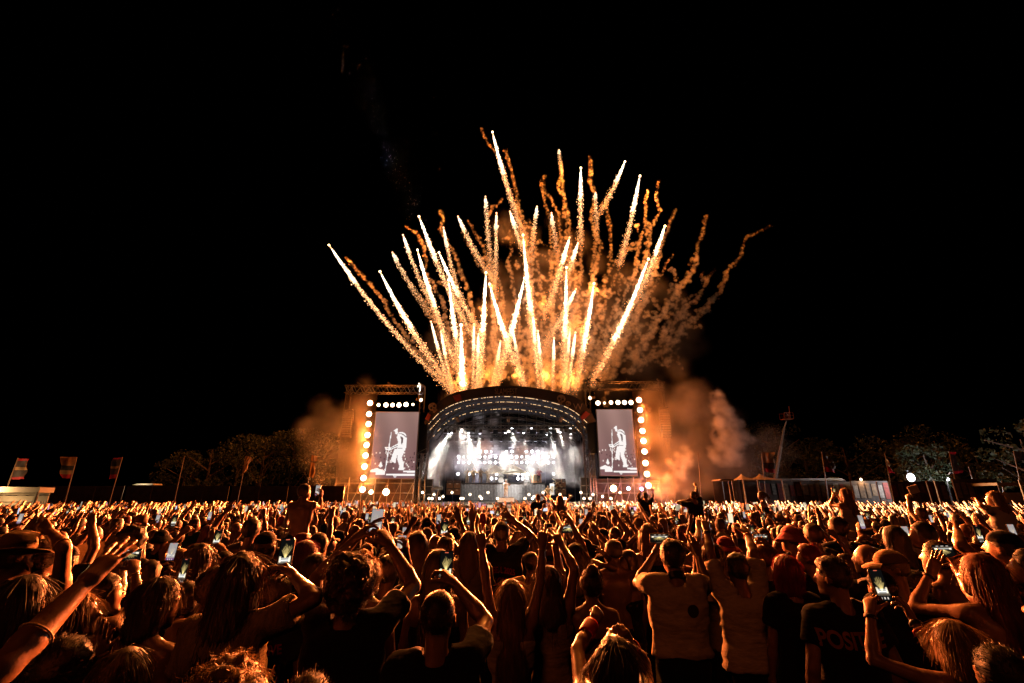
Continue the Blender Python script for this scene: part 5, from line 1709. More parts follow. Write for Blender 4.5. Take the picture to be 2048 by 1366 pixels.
for k, (hx, hy, tx, ty, br, core, wpx) in enumerate(comets):
    rg = np.random.default_rng(100 + k)
    Y = YF + rg.uniform(-3, 3)
    n = 60
    t = np.linspace(0, 1, n)
    sag = (tx - hx) * 0.06
    px = hx + (tx - hx) * t - sag * np.sin(PI * t); py = hy + (ty - hy) * t
    Tr = np.array([at(a, b, Y) for a, b in zip(px, py)])
    comet_tracks.append(Tr)
    L = math.hypot(tx - hx, ty - hy)
    # burning core: dense specks near the head
    core = min(0.9, core * 1.3)
    nc = int(110 + L * core * 5.0)
    tc = rg.random(nc) ** 1.1 * core
    ns = int(L * 6.5 * (0.45 + 0.55 * wpx / 9))
    ts = core * 0.5 + rg.random(ns) ** 0.85 * (1 - core * 0.5)
    tt = np.r_[tc, ts]
    C = np.stack([np.interp(tt, t, Tr[:, i]) for i in range(3)], 1)
    wid = (wpx / 2 / SCALE) * np.r_[0.05 + 0.95 * (tc / max(core, 0.01)) ** 0.8, 0.9 + 0.9 * ts]
    d = rg.normal(size=(len(tt), 3)) * 0.55
    P = C + d * wid[:, None]
    P[:, 2] -= np.r_[np.zeros(nc), 0.35 * ts * np.abs(rg.normal(size=ns))]
    rad = np.r_[0.098 * (0.45 + 0.6 * np.minimum(1, 4 * tc / core)) * (0.5 + 0.6 * rg.random(nc)), 0.056 * (0.45 + 0.9 * rg.random(ns) ** 2) * (1.1 - 0.35 * ts)]
    V, F = specks(P, rad)
    e1 = np.r_[np.full(nc, 5.0) * (1 - 0.5 * tc / core), (4.6 - 2.6 * ts) * (0.25 + 1.6 * rg.random(ns) ** 2)] * br
    col = np.stack([np.ones(len(tt)), np.r_[0.80 - 0.1 * tc / core, 0.56 - 0.20 * ts], np.r_[0.55 - 0.12 * tc / core, 0.26 - 0.15 * ts]], 1) * e1[:, None]
    head = (tt < 0.03)
    col[head] = np.array([1.0, 0.45, 0.18]) * 3.0 * br
    o = Vector(Tr[-1])
    me = np_mesh('spark_trail', V - np.array(o), F, False)
    vcolor(me, np.repeat(col, 4, axis=0))
    s, hh_ = _where(hx, hy)
    e = empty('firework', o)
    key = (s, hh_); _seen.setdefault(key, []).append((hx, e))
    e['category'] = 'firework'; e['group'] = 'firework comets rising over the stage roof'
    new_obj('spark_trail', me, e, M_spark)['kind'] = 'stuff'
    hm = MB(); hm.lathe([(0.02, -0.16), (0.12, -0.10), (0.16, 0), (0.11, 0.10), (0.02, 0.15)], n=8)
    hm.v = [tuple(Vector(v) * (0.45 + 0.5 * br) + Vector(Tr[0]) - o) for v in hm.v]
    hm.build('burning_star', emis('star_hot' if br >= 1 else 'star_warm', (1.0, 0.62, 0.3) if br >= 1 else (1.0, 0.42, 0.2), 14.0 if br >= 1 else 5.0, sample=False), e, True)
    if (hx, hy) in ((985, 264), (1162, 336), (1250, 323), (1046, 470), (1297, 518), (922, 650), (1188, 567), (760, 543), (838, 433), (1133, 535), (979, 568), (1280, 352), (658, 490), (1330, 452)):
        li = bpy.data.lights.new('star_light', 'POINT')
        li.energy = (48000 if (hx, hy) in ((985, 264), (1162, 336), (1250, 323), (1280, 352), (658, 490), (838, 433)) else 1700) * br; li.color = (1.0, 0.24, 0.035); li.shadow_soft_size = 0.25
        lo_ = bpy.data.objects.new('star_light', li); COL.objects.link(lo_); lo_.parent = e
        lo_.location = Vector(Tr[3]) - o
for (s, hh_), L in _seen.items():
    L.sort(key=lambda q: q[0])
    for k, (hx, e) in enumerate(L):
        if len(L) == 1:
            e['label'] = f'the only {hh_} golden firework comet on the {s} side' if s in ('left', 'right') else f'the only {hh_} {s} golden firework comet over the stage'
        else:
            e['label'] = f'{ORH[k]} from the left of the {hh_} {s} golden firework comets over the stage'

# light at the foot of the fireworks, where the mortars fire
for k, (px, py) in enumerate(((920, 760), (975, 752), (1035, 745), (1090, 750), (1140, 755), (1010, 640), (1090, 600), (960, 600), (1160, 650))):
    li = bpy.data.lights.new('mortar_flash', 'POINT')
    li.energy = 1500 if k < 5 else 1700; li.color = (1.0, 0.24, 0.035); li.shadow_soft_size = 0.4
    p = at(px, py, YF - 0.5 + (k % 2) * 2)
    lo_ = bpy.data.objects.new('mortar_flash', li); COL.objects.link(lo_); lo_.location = p
# mortar racks behind the roof that the comets leave from
for k, px in enumerate(np.linspace(905, 1150, 8)):
    p = at(px, 800, YF)
    e = empty('mortar_rack', (p.x, YF, 0)); tag(e, f'{ORH[k]} firework mortar rack from the left on the scaffold behind the roof', 'mortar rack', 'firework mortar racks')
    for j in range(4):
        m2 = MB(); m2.tube(((j - 1.5) * 0.25, 0, p.z - 0.9), ((j - 1.5) * 0.32, 0, p.z), 0.08, n=8); m2.build('mortar_tube', M_dark, e)
    m2 = MB(); m2.box((0, 0, p.z - 1.0), (1.3, 0.5, 0.2)); m2.tube((-0.5, 0, 0), (-0.5, 0, p.z - 1), 0.05); m2.tube((0.5, 0, 0), (0.5, 0, p.z - 1), 0.05); m2.build('rack_frame', M_dark, e)

# ---- smoke: puffs along the tracks and old drifting trails
PP, PR = [], []
def puff_track(T, r0, r1, wob, n, rg, drift=(0, 0, 0)):
    t = np.sort(rg.random(n))
    C = np.stack([np.interp(t, np.linspace(0, 1, len(T)), T[:, i]) for i in range(3)], 1)
    s = rg.random() * 50
    W = np.stack([vnoise(C * 0.9 + s, 1.0, 1), vnoise(C * 0.9 + s, 1.0, 9), vnoise(C * 0.9 + s, 1.0, 17)], 1) * 2 * wob
    C = C + W * (0.3 + t)[:, None] + rg.normal(size=C.shape) * 0.13 * (0.5 + wob)
    C = C + np.array(drift) * t[:, None]
    PP.append(C); PR.append(0.86 * (r0 + (r1 - r0) * t) * (0.4 + 1.0 * rg.random(n)))
rg = np.random.default_rng(5)
for Tr in comet_tracks:
    L = np.linalg.norm(Tr[0] - Tr[-1])
    i0 = int(len(Tr) * 0.35)
    puff_track(Tr[i0:], 0.13, 0.26, 0.35, int(L * 13), rg, (0.15, 0, -0.1))
    if Tr[-1][2] > at(1000, 740, YF)[2]:
        # burnt-out part of the track goes on down to the racks
        b = np.array(at(905 + 245 * np.clip((Tr[-1][0] + 8) / 16, 0, 1), 778, YF))
        q = np.linspace(0, 1, 30)[:, None]
        T2 = Tr[-1] * (1 - q) + b * q
        puff_track(T2, 0.2, 0.3, 0.5, int(np.linalg.norm(Tr[-1] - b) * 10), rg, (0.3, 0, 0))
old = [  # older smoke trails (pixel polylines from top to bottom)
    [(808, 450), (835, 470), (850, 500), (850, 540), (880, 590), (900, 680), (925, 770)], [(880, 420), (886, 440), (882, 460), (905, 500), (930, 560), (950, 640), (960, 760)],
    [(962, 257), (975, 285), (1000, 320), (1018, 380), (1040, 440), (1050, 500), (1060, 600), (1050, 760)], [(1010, 300), (1025, 345), (1035, 400), (1050, 450), (1065, 560), (1060, 770)],
    [(1118, 305), (1125, 345), (1115, 375), (1128, 400), (1138, 440), (1140, 480), (1150, 560), (1120, 770)], [(1090, 350), (1085, 380), (1105, 400), (1118, 430), (1120, 480), (1110, 560), (1090, 770)],
    [(1180, 310), (1183, 340), (1178, 365), (1190, 390), (1185, 440), (1200, 500), (1180, 600), (1150, 770)], [(1210, 400), (1215, 430), (1222, 470), (1222, 520), (1200, 600), (1160, 770)],
    [(1297, 380), (1290, 400), (1293, 440), (1280, 480), (1270, 540), (1240, 620), (1180, 770)], [(1318, 362), (1312, 390), (1320, 420), (1300, 460), (1290, 520), (1270, 600), (1210, 740)],
    [(1355, 416), (1342, 440), (1330, 470), (1318, 510), (1305, 560), (1270, 640), (1200, 770)], [(1413, 430), (1405, 460), (1395, 500), (1390, 530), (1370, 560), (1330, 620), (1260, 720)],
    [(1545, 452), (1520, 462), (1495, 475), (1480, 510), (1455, 540), (1440, 580), (1410, 620), (1370, 650), (1330, 700), (1260, 745)], [(1345, 510), (1330, 530), (1318, 560), (1290, 600), (1250, 690), (1200, 770)],
    [(1430, 540), (1410, 570), (1390, 600), (1360, 620), (1330, 680)], [(925, 470), (945, 500), (955, 530), (1000, 560), (1010, 640), (1000, 770)], [(935, 440), (960, 480), (975, 520), (985, 600), (980, 770)],
    [(1015, 470), (1022, 500), (1018, 540), (1035, 600), (1040, 770)], [(690, 515), (720, 545), (745, 575), (765, 600), (790, 640), (840, 710), (900, 780)], [(1060, 440), (1072, 500), (1085, 580), (1085, 770)],
    [(870, 560), (905, 580), (920, 640), (940, 770)], [(1160, 490), (1165, 540), (1150, 620), (1120, 770)], [(1240, 540), (1235, 600), (1205, 680), (1160, 770)], [(1080, 360), (1090, 400), (1100, 440), (1105, 520), (1100, 770)]]
for k, pl in enumerate(old):
    Y = YF + rg.uniform(-2, 5)
    T0 = resample([at(x, y, Y) for x, y in pl], 60)
    L = np.linalg.norm(np.diff(T0, axis=0), axis=1).sum()
    puff_track(T0, 0.16, 0.36, 0.45, int(L * 15), rg)
    if k in (9, 11, 12, 14, 10):
        puff_track(T0[18:], 0.25, 0.5, 0.9, int(L * 7), rg)
# soft drifting mass to the right and the glowing foot of the display
def blob(px, py, sx, sy, n, r0, r1, Yc, dy=2.5):
    """curling wisps: short random walks of small puffs"""
    for _ in range(max(4, n // 11)):
        x, y = px + rg.normal() * sx, py + rg.normal() * sy
        p = np.array(at(x, y, Yc + rg.normal() * dy)); d = rg.normal(size=3); d[2] += 0.6
        m = 26
        P_ = []
        for i in range(m):
            d = d * 0.8 + rg.normal(size=3) * 0.55 + np.array([0.06, 0, 0.05])
            p = p + d / np.linalg.norm(d) * 0.17
            P_.append(p.copy())
        PP.append(np.array(P_) + rg.normal(size=(m, 3)) * 0.07); PR.append(rg.uniform(0.10, 0.16 + 0.35 * r1, m) * (0.5 + 0.5 * np.sin(np.linspace(0.3, 2.9, m))))
blob(1235, 640, 55, 55, 330, 0.25, 0.75, YF + 2); blob(1300, 600, 45, 55, 170, 0.2, 0.6, YF + 3); blob(1230, 720, 40, 25, 150, 0.3, 0.8, YF + 2)
blob(1080, 730, 70, 32, 900, 0.25, 0.7, YF + 2); blob(960, 745, 45, 25, 170, 0.25, 0.6, YF + 2); blob(1150, 650, 70, 60, 700, 0.2, 0.7, YF + 3); blob(1340, 620, 45, 60, 260, 0.2, 0.7, YF + 4); blob(1080, 560, 60, 60, 400, 0.2, 0.6, YF + 2)
M_fsmoke = volume_mat('firework_smoke', (0.92, 0.86, 0.78), 1.25, noise_scale=2.2, lo=0.36, hi=0.64, detail=3.0)
fs = points_volume('firework_smoke', np.concatenate(PP), np.concatenate(PR), 0.13, M_fsmoke)

# ---- smoke round the towers, the plume on the right, haze on the stage
def smoke_cloud(name, blobs, voxel, dens, seed, nscale=0.5, lo=0.38, hi=0.68):
    rg = np.random.default_rng(seed)
    P, Rr = [], []
    for (px, py, sx, sy, n, r0, r1, Yc, dy) in blobs:
        for _ in range(n):
            P.append(tuple(at(px + rg.normal() * sx, py + rg.normal() * sy, Yc + rg.normal() * dy))); Rr.append(rg.uniform(r0, r1))
    P = np.array(P); P[:, 2] = np.maximum(P[:, 2], 0.6)
    return points_volume(name, P, np.array(Rr), voxel, volume_mat(name, (0.95, 0.92, 0.88), dens, noise_scale=nscale, lo=lo, hi=hi, detail=4.0))
smoke_cloud('firework_haze', [(1090, 690, 60, 50, 110, 1.4, 3.0, YF + 3, 1.5), (1240, 680, 60, 50, 70, 1.4, 3.0, YF + 4, 1.5), (960, 720, 40, 34, 40, 1.2, 2.4, YF + 2, 1.2), (1090, 560, 60, 50, 50, 1.4, 2.6, YF + 3, 1.5)],
            0.9, 0.045, 25, nscale=0.35, lo=0.30, hi=0.72)
smoke_cloud('tower_smoke', [(672, 915, 26, 34, 80, 1.2, 2.2, YS + 1.2, 0.8), (733, 885, 8, 52, 100, 0.6, 1.1, YS - 0.6, 0.4), (705, 880, 16, 40, 50, 1.0, 1.8, YS + 0.6, 0.6),
                            (1335, 890, 24, 46, 80, 1.2, 2.2, YS + 1.2, 0.8), (1288, 880, 8, 52, 100, 0.6, 1.1, YS - 0.6, 0.4), (1310, 880, 14, 44, 50, 1.0, 1.8, YS + 0.6, 0.6)], 0.55, 0.06, 21, nscale=0.4, lo=0.30, hi=0.74)
smoke_cloud('ground_smoke', [(1400, 930, 40, 26, 90, 1.0, 2.0, YS + 1.5, 1.0), (1480, 915, 36, 26, 70, 1.0, 1.8, YS + 2, 1.0), (1350, 968, 26, 14, 60, 0.8, 1.4, YS, 0.8), (1380, 850, 30, 40, 40, 1.2, 2.2, YS + 2, 1.0)], 0.6, 0.07, 24, nscale=0.45, lo=0.32, hi=0.72)
smoke_cloud('plume_smoke', [(1433, 806, 5, 8, 30, 0.3, 0.7, YS + 0.5, 0.3), (1446, 828, 7, 11, 60, 0.35, 0.8, YS + 0.5, 0.4), (1452, 858, 9, 14, 80, 0.4, 0.9, YS + 0.5, 0.5), (1462, 888, 12, 14, 80, 0.4, 0.9, YS + 0.5, 0.5), (1448, 910, 16, 9, 60, 0.4, 0.8, YS + 0.5, 0.5),
                            (1362, 930, 8, 12, 40, 0.3, 0.6, YS - 0.5, 0.4), (1345, 955, 10, 12, 20, 0.3, 0.6, YS - 0.2, 0.4), (1372, 918, 6, 7, 24, 0.25, 0.5, YS - 0.5, 0.3), (1335, 985, 22, 6, 20, 0.3, 0.6, YS, 0.6)],
            0.26, 0.75, 22, nscale=0.9, lo=0.36, hi=0.68)
smoke_cloud('stage_haze', [(1010, 925, 70, 18, 160, 0.6, 1.3, YS + 8, 2.5), (900, 915, 22, 22, 90, 0.5, 1.2, YS + 5, 1.5), (862, 950, 8, 14, 50, 0.4, 0.9, YS + 3, 0.8), (1130, 920, 20, 18, 90, 0.5, 1.2, YS + 5, 1.5), (1165, 930, 8, 20, 50, 0.4, 0.9, YS + 3, 0.8), (960, 880, 40, 14, 50, 0.5, 1.1, YS + 6, 2.0)],
            0.35, 0.20, 23, nscale=0.45, lo=0.34, hi=0.66)
# specks drifting in the narrow sky beam
rg = np.random.default_rng(77)
ns = 420
tt = rg.random(ns) ** 0.8
bx = 665 + (825 - 665) * tt; by = -10 + 440 * tt
sp_px = np.stack([bx + rg.normal(size=ns) * (22 - 8 * tt), by + rg.normal(size=ns) * 14], 1)
P = np.array([at(x, y, YF - 6 + rg.normal() * 1.0) for x, y in sp_px])
extra = np.array([at(x, y, YF - 6) for x, y in zip(rg.uniform(840, 900, 14), rg.uniform(120, 420, 14))])
P = np.concatenate([P, extra])
r_ = 0.016 * (0.5 + rg.random(len(P)) ** 3 * 1.6)
V, F = specks(P, r_)
o = new_obj('drifting_specks', np_mesh('drifting_specks', V, F, False), None, mat('pale_speck', (0.45, 0.52, 0.62), 0.5, var=0.05)); o['kind'] = 'stuff'
p = at(840, 790, YS + 1.0)
e = empty('sky_beam_lamp', p); tag(e, 'narrow searchlight on the left tower aimed up at the drifting specks', 'lamp')
hb_ = MB(); hb_.lathe([(0.08, -0.5), (0.22, -0.4), (0.25, 0.0)], n=12); hb_.box((0, 0, -0.6), (0.5, 0.5, 0.2)); hb_.build('housing', M_house, e)
lb_ = MB(); lb_.lathe([(0.22, -0.01), (0.21, 0.015), (0.02, 0.02)], n=12); lb_.build('lens', LENS_C, e)
tgt = at(735, 170, YF - 6)
e.rotation_euler = (Vector(tgt) - Vector(p)).to_track_quat('Z', 'Y').to_euler()
li = bpy.data.lights.new('lamp_light', 'SPOT'); li.energy = 240000; li.color = (0.8, 0.9, 1.0); li.spot_size = R(26); li.spot_blend = 0.3; li.shadow_soft_size = 0.05
lo_ = bpy.data.objects.new('lamp_light', li); COL.objects.link(lo_); lo_.parent = e; lo_.location = (0, 0, 0.1); lo_.rotation_euler = (PI, 0, 0)
# ================================================================== phones
def phone_picture(kind, nx, ny, seed):
    rg = np.random.default_rng(seed)
    gx, gy = np.meshgrid((np.arange(nx) + 0.5) / nx, (np.arange(ny) + 0.5) / ny, indexing='ij')
    C = np.zeros((nx, ny, 3)) + 0.004
    base = np.array([0.52, 0.36]) if kind != 'band' else np.array([0.5, 0.3])
    for k in range(11):                                     # fan of golden trails
        a = PI / 2 + (k - 5) * 0.16 + rg.normal() * 0.03
        L = 0.42 + 0.22 * rg.random()
        for r in np.linspace(0.05, L, 40):
            x = base[0] + math.cos(a) * r * 0.95; y = base[1] + math.sin(a) * r * 0.8
            d = ((gx - x) / 0.022) ** 2 + ((gy - y) / 0.012) ** 2
            C += (np.exp(-d) * 0.26)[..., None] * np.array([1.0, 0.74, 0.26]) * (1.15 - r)
    C[(gy > 0.24) & (gy < 0.37) & (abs(gx - 0.5) < 0.42)] += np.array([0.5, 0.5, 0.46])
    for sx in (0.12, 0.88):
        C[(abs(gx - sx) < 0.06) & (gy > 0.24) & (gy < 0.42)] += np.array([0.9, 0.75, 0.5])
    C[(abs(gy - 0.3) < 0.02) & (abs(gx - 0.5) < 0.3)] += 0.8
    C[(gy < 0.23) & (gy > 0.17)] += np.array([0.12, 0.09, 0.06])
    if kind == 'pale':
        C = C * 0.35 + np.array([0.38, 0.34, 0.33]) * (gy > 0.16)[..., None]
        C[(gy < 0.16) & (gy > 0.05)] = (0.20, 0.08, 0.22)
    for bx in (0.25, 0.5, 0.75):                            # camera buttons
        C[((gx - bx) / 0.07) ** 2 + ((gy - 0.09) / 0.033) ** 2 < 1] = (0.8, 0.7, 0.62)
    C[(abs(gy - 0.955) < 0.014) & (abs(gx - 0.5) < 0.14)] = (0.9, 0.16, 0.08)
    return np.clip(C, 0, 1.6)
M_phone = mat('phone_glass_black', (0.012, 0.012, 0.014), 0.22, var=0.1, spec=0.6)
M_phonescreen = emis_attr('phone_screen_light', 1.0)
_ph = {}
def phone_meshes(kind):
    if kind in _ph:
        return _ph[kind]
    w, hgt, d = 0.076, 0.158, 0.009
    bm = bmesh.new()
    bmesh.ops.create_cube(bm, size=1.0)
    for v in bm.verts:
        v.co = Vector((v.co.x * w, v.co.y * d, v.co.z * hgt))
    ed = [e for e in bm.edges if abs(e.verts[0].co.y - e.verts[1].co.y) > d * 0.5]
    bmesh.ops.bevel(bm, geom=ed, offset=0.012, segments=4, affect='EDGES', profile=0.5)
    me = bpy.data.meshes.new('phone_case'); bm.to_mesh(me); bm.free(); me.materials.append(M_phone)
    nx, ny = 20, 42
    land = kind.endswith('_land')
    C = phone_picture(kind.split('_')[0], ny if land else nx, nx if land else ny, {'fan': 1, 'band': 2, 'pale': 3}[kind.split('_')[0]])
    if land:
        C = np.transpose(C, (1, 0, 2))[:, ::-1]
    gx, gz = np.meshgrid(np.linspace(-w / 2 + 0.004, w / 2 - 0.004, nx + 1), np.linspace(-hgt / 2 + 0.004, hgt / 2 - 0.004, ny + 1), indexing='ij')
    i, j = np.meshgrid(np.arange(nx), np.arange(ny), indexing='ij'); i = i.ravel(); j = j.ravel()
    V = np.stack([np.stack([gx[u, v], np.full(len(u), -d / 2 - 0.0008), gz[u, v]], 1) for u, v in zip([i, i + 1, i + 1, i], [j, j, j + 1, j + 1])], 1).reshape(-1, 3)
    ms = np_mesh('screen', V, np.arange(len(V)).reshape(-1, 4), False)
    vcolor(ms, np.repeat(C.reshape(-1, 3), 4, axis=0)); ms.materials.append(M_phonescreen)
    ml = MB()
    for cx, cz in ((-0.018, 0.055), (-0.018, 0.032), (0.0, 0.044)):
        ml.lathe([(0.0085, 0.0), (0.0085, 0.003), (0.006, 0.003)], n=10)
        n_ = 30
        ml.v[-n_:] = [(x + cx, d / 2 + z, y + cz) for x, y, z in ml.v[-n_:]]
    ml_ = ml.mesh('camera_lens'); ml_.materials.append(M_phone)
    _ph[kind] = (me, ms, ml_)
    return _ph[kind]
def phone(loc, label, rz=0.0, tilt=0.0, roll=0.0, kind='fan', s=1.08, group='phones held up in the crowd'):
    e = empty('phone', loc)
    e.rotation_mode = 'ZXY'
    e.rotation_euler = (tilt, roll, rz)
    e.scale = (s, s, s)
    tag(e, label, 'phone', group)
    if abs(roll) > 1.0:
        kind += '_land'
    me, ms, ml_ = phone_meshes(kind)
    new_obj('phone_case', me, e); new_obj('screen', ms, e); new_obj('camera_lens', ml_, e)
    return e

# ================================================================== people near the camera, each posed after the photograph
occupied = []
NEAR = []
def YY(Y):
    return Y * (1.30 if Y < 1.7 else 1.17) if Y < 6 else Y
def hero(px, py, Y, label, hair='short', hairc='dark', top='tee', topc='black', fem=False, L=None, Rr=None, head=(8, 0, 0), yaw=0.0,
         skin=0, hatc='black', trc='black', zfix=0.0, **kw):
    Y = YY(Y) if not kw.pop('raw', False) else Y
    t = at(px, py, Y)
    ht = {'curly': 1.79, 'bun': 1.82, 'cowboy': 1.80, 'bucket': 1.785, 'top': 1.775}.get(hair, 1.762)
    s = (t.z - zfix) / ht
    s = min(max(s, 0.86), 1.12)
    base = Vector((t.x, Y, t.z - ht * s))
    if zfix == 0.0:
        base.z = 0.0
    rz = math.atan2(t.x, 50 - Y) + R(yaw)
    M = Matrix.Rotation(-rz, 3, 'Z')
    loc = lambda v: np.array(M @ (Vector(v) - base)) / s
    sp = dict(hair=hair, top=top, fem=fem, head=head, **kw)
    for key, a in (('L', L), ('R', Rr)):
        if a is None:
            continue
        wx, wy, dY = a[0]
        hnd = a[1]
        side = -1 if key == 'L' else 1
        S = np.array([side * (0.150 if fem else 0.170), 0.01, 1.455])
        la, lb = (0.275, 0.245) if fem else (0.295, 0.265)
        if len(a) > 2 and a[2]:
            # depth of wrist and elbow from the bone lengths
            ex, ey, _d = a[2]
            best = None
            for dw in np.linspace(dY - 0.22, dY + 0.30, 14):
                W_ = loc(at(wx, wy, Y + dw))
                for de in np.linspace(-0.25, 0.55, 25):
                    E_ = loc(at(ex, ey, Y + de))
                    c_ = (np.linalg.norm(E_ - S) - la) ** 2 + (np.linalg.norm(E_ - W_) - lb) ** 2 + 0.02 * (dw - dY) ** 2
                    if best is None or c_ < best[0]:
                        best = (c_, dw, W_, E_)
            dY = best[1]; W = best[2]
            d = dict(w=W, h=hnd, e=best[3] - (S + W) / 2)
        else:
            W = loc(at(wx, wy, Y + dY)); d = dict(w=W, h=hnd)
        if len(a) > 3 and a[3]:
            d['hd'] = np.array(M @ (at(*a[3]) - at(wx, wy, Y + dY)))
        if hnd in ('grip', 'pinch'):
            d['p'] = (-1 if key == 'R' else 1, 0.35, 0)
        sp[key] = d
    q = 0.0155 if Y < 2.9 else (0.0185 if Y < 4.4 else 0.025)
    parts = build_person(sp, h=q, hh=0.006 if Y < 3.6 else 0.009, strands=(1900 if Y < 2.9 else 900 if Y < 4.4 else 220), seed=len(NEAR) + 1)
    root = link_person(parts, tuple(base), rz, s, SKIN[skin], hairc, topc, trc, hatc, label)
    occupied.append((base.x, base.y))
    NEAR.append((root, parts))
    return root, parts

def band(hp, side, frac, r, m, name='forearm_band', w=0.016, rr=0.009):
    """ring round the forearm"""
    root, parts = hp
    S, E, W, *_ = parts['_arms'][side]
    p = E + (W - E) * frac; d = (W - E) / np.linalg.norm(W - E)
    u = np.cross(d, [0.3, 0.2, 1.0]); u /= np.linalg.norm(u); v = np.cross(d, u)
    n, k = 20, 8
    V = []
    for i in range(n):
        a = 2 * PI * i / n; c = u * math.cos(a) + v * math.sin(a)
        for j in range(k):
            b = 2 * PI * j / k
            V.append(p + c * (r + rr * 0.5 * math.cos(b)) + d * w * 0.5 * math.sin(b))
    F = [(i * k + j, ((i + 1) % n) * k + j, ((i + 1) % n) * k + (j + 1) % k, i * k + (j + 1) % k) for i in range(n) for j in range(k)]
    new_obj(name, np_mesh(name, np.array(V), np.array(F)), root, m)
M_band_b = mat('band_black', (0.015, 0.015, 0.016), 0.5); M_band_r = mat('band_red', (0.6, 0.03, 0.02), 0.5); M_band_g = mat('band_gold', (0.6, 0.4, 0.15), 0.3, metal=0.9); M_band_t = mat('band_tan', (0.5, 0.36, 0.24), 0.6)

def back_print(hp, pieces, m):
    """lettering laid on the back of a shirt: pieces = (text, size, x, z, shear, curve)"""
    root, parts = hp
    from mathutils.bvhtree import BVHTree
    me = parts['top']
    bv = BVHTree.FromPolygons([v.co[:] for v in me.vertices], [p.vertices[:] for p in me.polygons])
    for (txt, size, x0, z0, shear, curve) in pieces:
        tm = text_mesh(txt, size, 0.0, size * 0.028)
        bm = bmesh.new(); bm.from_mesh(tm)
        bmesh.ops.subdivide_edges(bm, edges=bm.edges[:], cuts=1)
        for v in bm.verts:
            x, z = v.co.x, v.co.y * 1.35
            X = x0 + x + shear * z; Z = z0 + z + curve * x * x
            hit = bv.ray_cast(Vector((X, -0.6, Z)), Vector((0, 1, 0)))
            y = hit[0].y - 0.004 if hit[0] is not None else -0.12
            v.co = Vector((X, y, Z))
        bm.to_mesh(tm); bm.free()
        new_obj('shirt_lettering', tm, root, m)

H = {}
# ---- front row, cut by the bottom edge
H['A'] = hero(470, 1316, 1.36, 'person with messy fair curls at the bottom edge left of centre', 'curly', 'blond', 'tee', 'black', fem=True, head=(2, -20, 0), skin=0)
H['B'] = hero(620, 1349, 1.34, 'brown-haired person at the bottom edge below the curly man', 'short', 'brown', 'tee', 'black')
H['C'] = hero(258, 1294, 1.55, 'person with wavy brown hair at the bottom left beside the raised open hand', 'bob', 'brown', 'tee', 'charcoal', fem=True)
H['D'] = hero(142, 1272, 1.62, 'dark-haired person at the bottom left with one open hand raised', 'short', 'dark', 'tee', 'black', Rr=((206, 1306, -0.12), 'open', (196, 1362, -0.2)))
H['E'] = hero(-330, 1322, 1.28, 'person outside the left edge reaching a long bare arm across the picture', 'short', 'brown', 'vest', 'black', Rr=((200, 1138, 0.45), 'open', (105, 1262, 0.2)), raw=True)
band(H['E'], 1, 0.36, 0.046, M_band_t, w=0.006, rr=0.006)
H['M'] = hero(1222, 1246, 1.95, 'woman leaning her head right back, face to the sky, at the bottom centre', 'wavy', 'dark', 'tank', 'black', fem=True, head=(68, 0, 0), Rr=((1256, 1285, 0.15), 'fist', (1290, 1330, -0.05)), L=((1188, 1240, 0.3), 'fist', (1158, 1305, 0.1)), hlen=0.3)
band(H['M'], -1, 0.66, 0.040, M_band_r, w=0.10)  # broad red band stands in for the red light on her left forearm
band(H['M'], 1, 0.72, 0.036, M_band_r, w=0.05)
H['V'] = hero(1897, 1240, 2.2, 'woman with straight blond hair at the bottom right filming with both hands', 'long', 'blond', 'strappy', 'black', fem=True,
              L=((1741, 1228, 0.32), 'grip', (1728, 1318, 0.20)), Rr=((1824, 1235, 0.34), 'grip', (1872, 1312, 0.2)), head=(6, 12, 0), hlen=0.42)
band(H['V'], -1, 0.93, 0.031, M_band_b, 'watch', w=0.022); band(H['V'], 1, 0.8, 0.034, M_band_b, w=0.03); band(H['V'], 1, 0.6, 0.038, M_band_r, w=0.022)
phone(at(1759, 1170, YY(2.55)), 'phone showing tiny fireworks held by the woman at the bottom right', kind='band', tilt=R(-12))
# ---- second rows
H['F'] = hero(487, 1106, 2.2, 'woman with long brown hair and a ribbed fawn blouse filming with her right arm', 'wavy', 'brown', 'tee', 'knit', fem=True, Rr=((588, 1152, 0.22), 'grip', (632, 1200, 0.10)), head=(4, 6, 0), hlen=0.44, loose=0.03, sleeve=0.62, folds=0.014)
phone(at(572, 1108, YY(2.45)), 'phone held up by the woman in the fawn blouse', kind='fan', tilt=R(-10), roll=R(-3))
H['G'] = hero(708, 1104, 2.30, 'man with a big mop of curls and black T-shirt holding a phone in both hands', 'curly', 'brown', 'tee', 'black',
              L=((709, 1080, 0.34), 'pinch', (626, 1165, 0.10)), Rr=((779, 1090, 0.36), 'grip', (824, 1176, 0.10)), loose=0.02)
phone(at(753, 1045, YY(2.70)), 'large phone with a pale screen raised highest by the curly-haired man', kind='pale', tilt=R(-14))
H['H'] = hero(879, 1177, 2.12, 'man with cropped hair and black T-shirt raising a phone in his right hand', 'buzz', 'brown', 'tee', 'black', Rr=((909, 1168, 0.42), 'grip', (972, 1240, 0.22)), bulk=1.1)
phone(at(892, 1133, YY(2.58)), 'phone filming the fireworks above the cropped-haired man', kind='fan', tilt=R(-12))
H['I'] = hero(1023, 1156, 2.95, 'woman with long fair hair and a pale vest stretching both arms straight up', 'long', 'blond', 'tank', 'cream', fem=True,
              L=((962, 1082, 0.16), 'open', (968, 1150, 0.05)), Rr=((1086, 1082, 0.16), 'open', (1084, 1152, 0.05)), head=(14, 0, 0), hlen=0.50)
band(H['I'], -1, 0.9, 0.03, M_band_g, w=0.006); band(H['I'], 1, 0.88, 0.031, M_band_g, w=0.01)
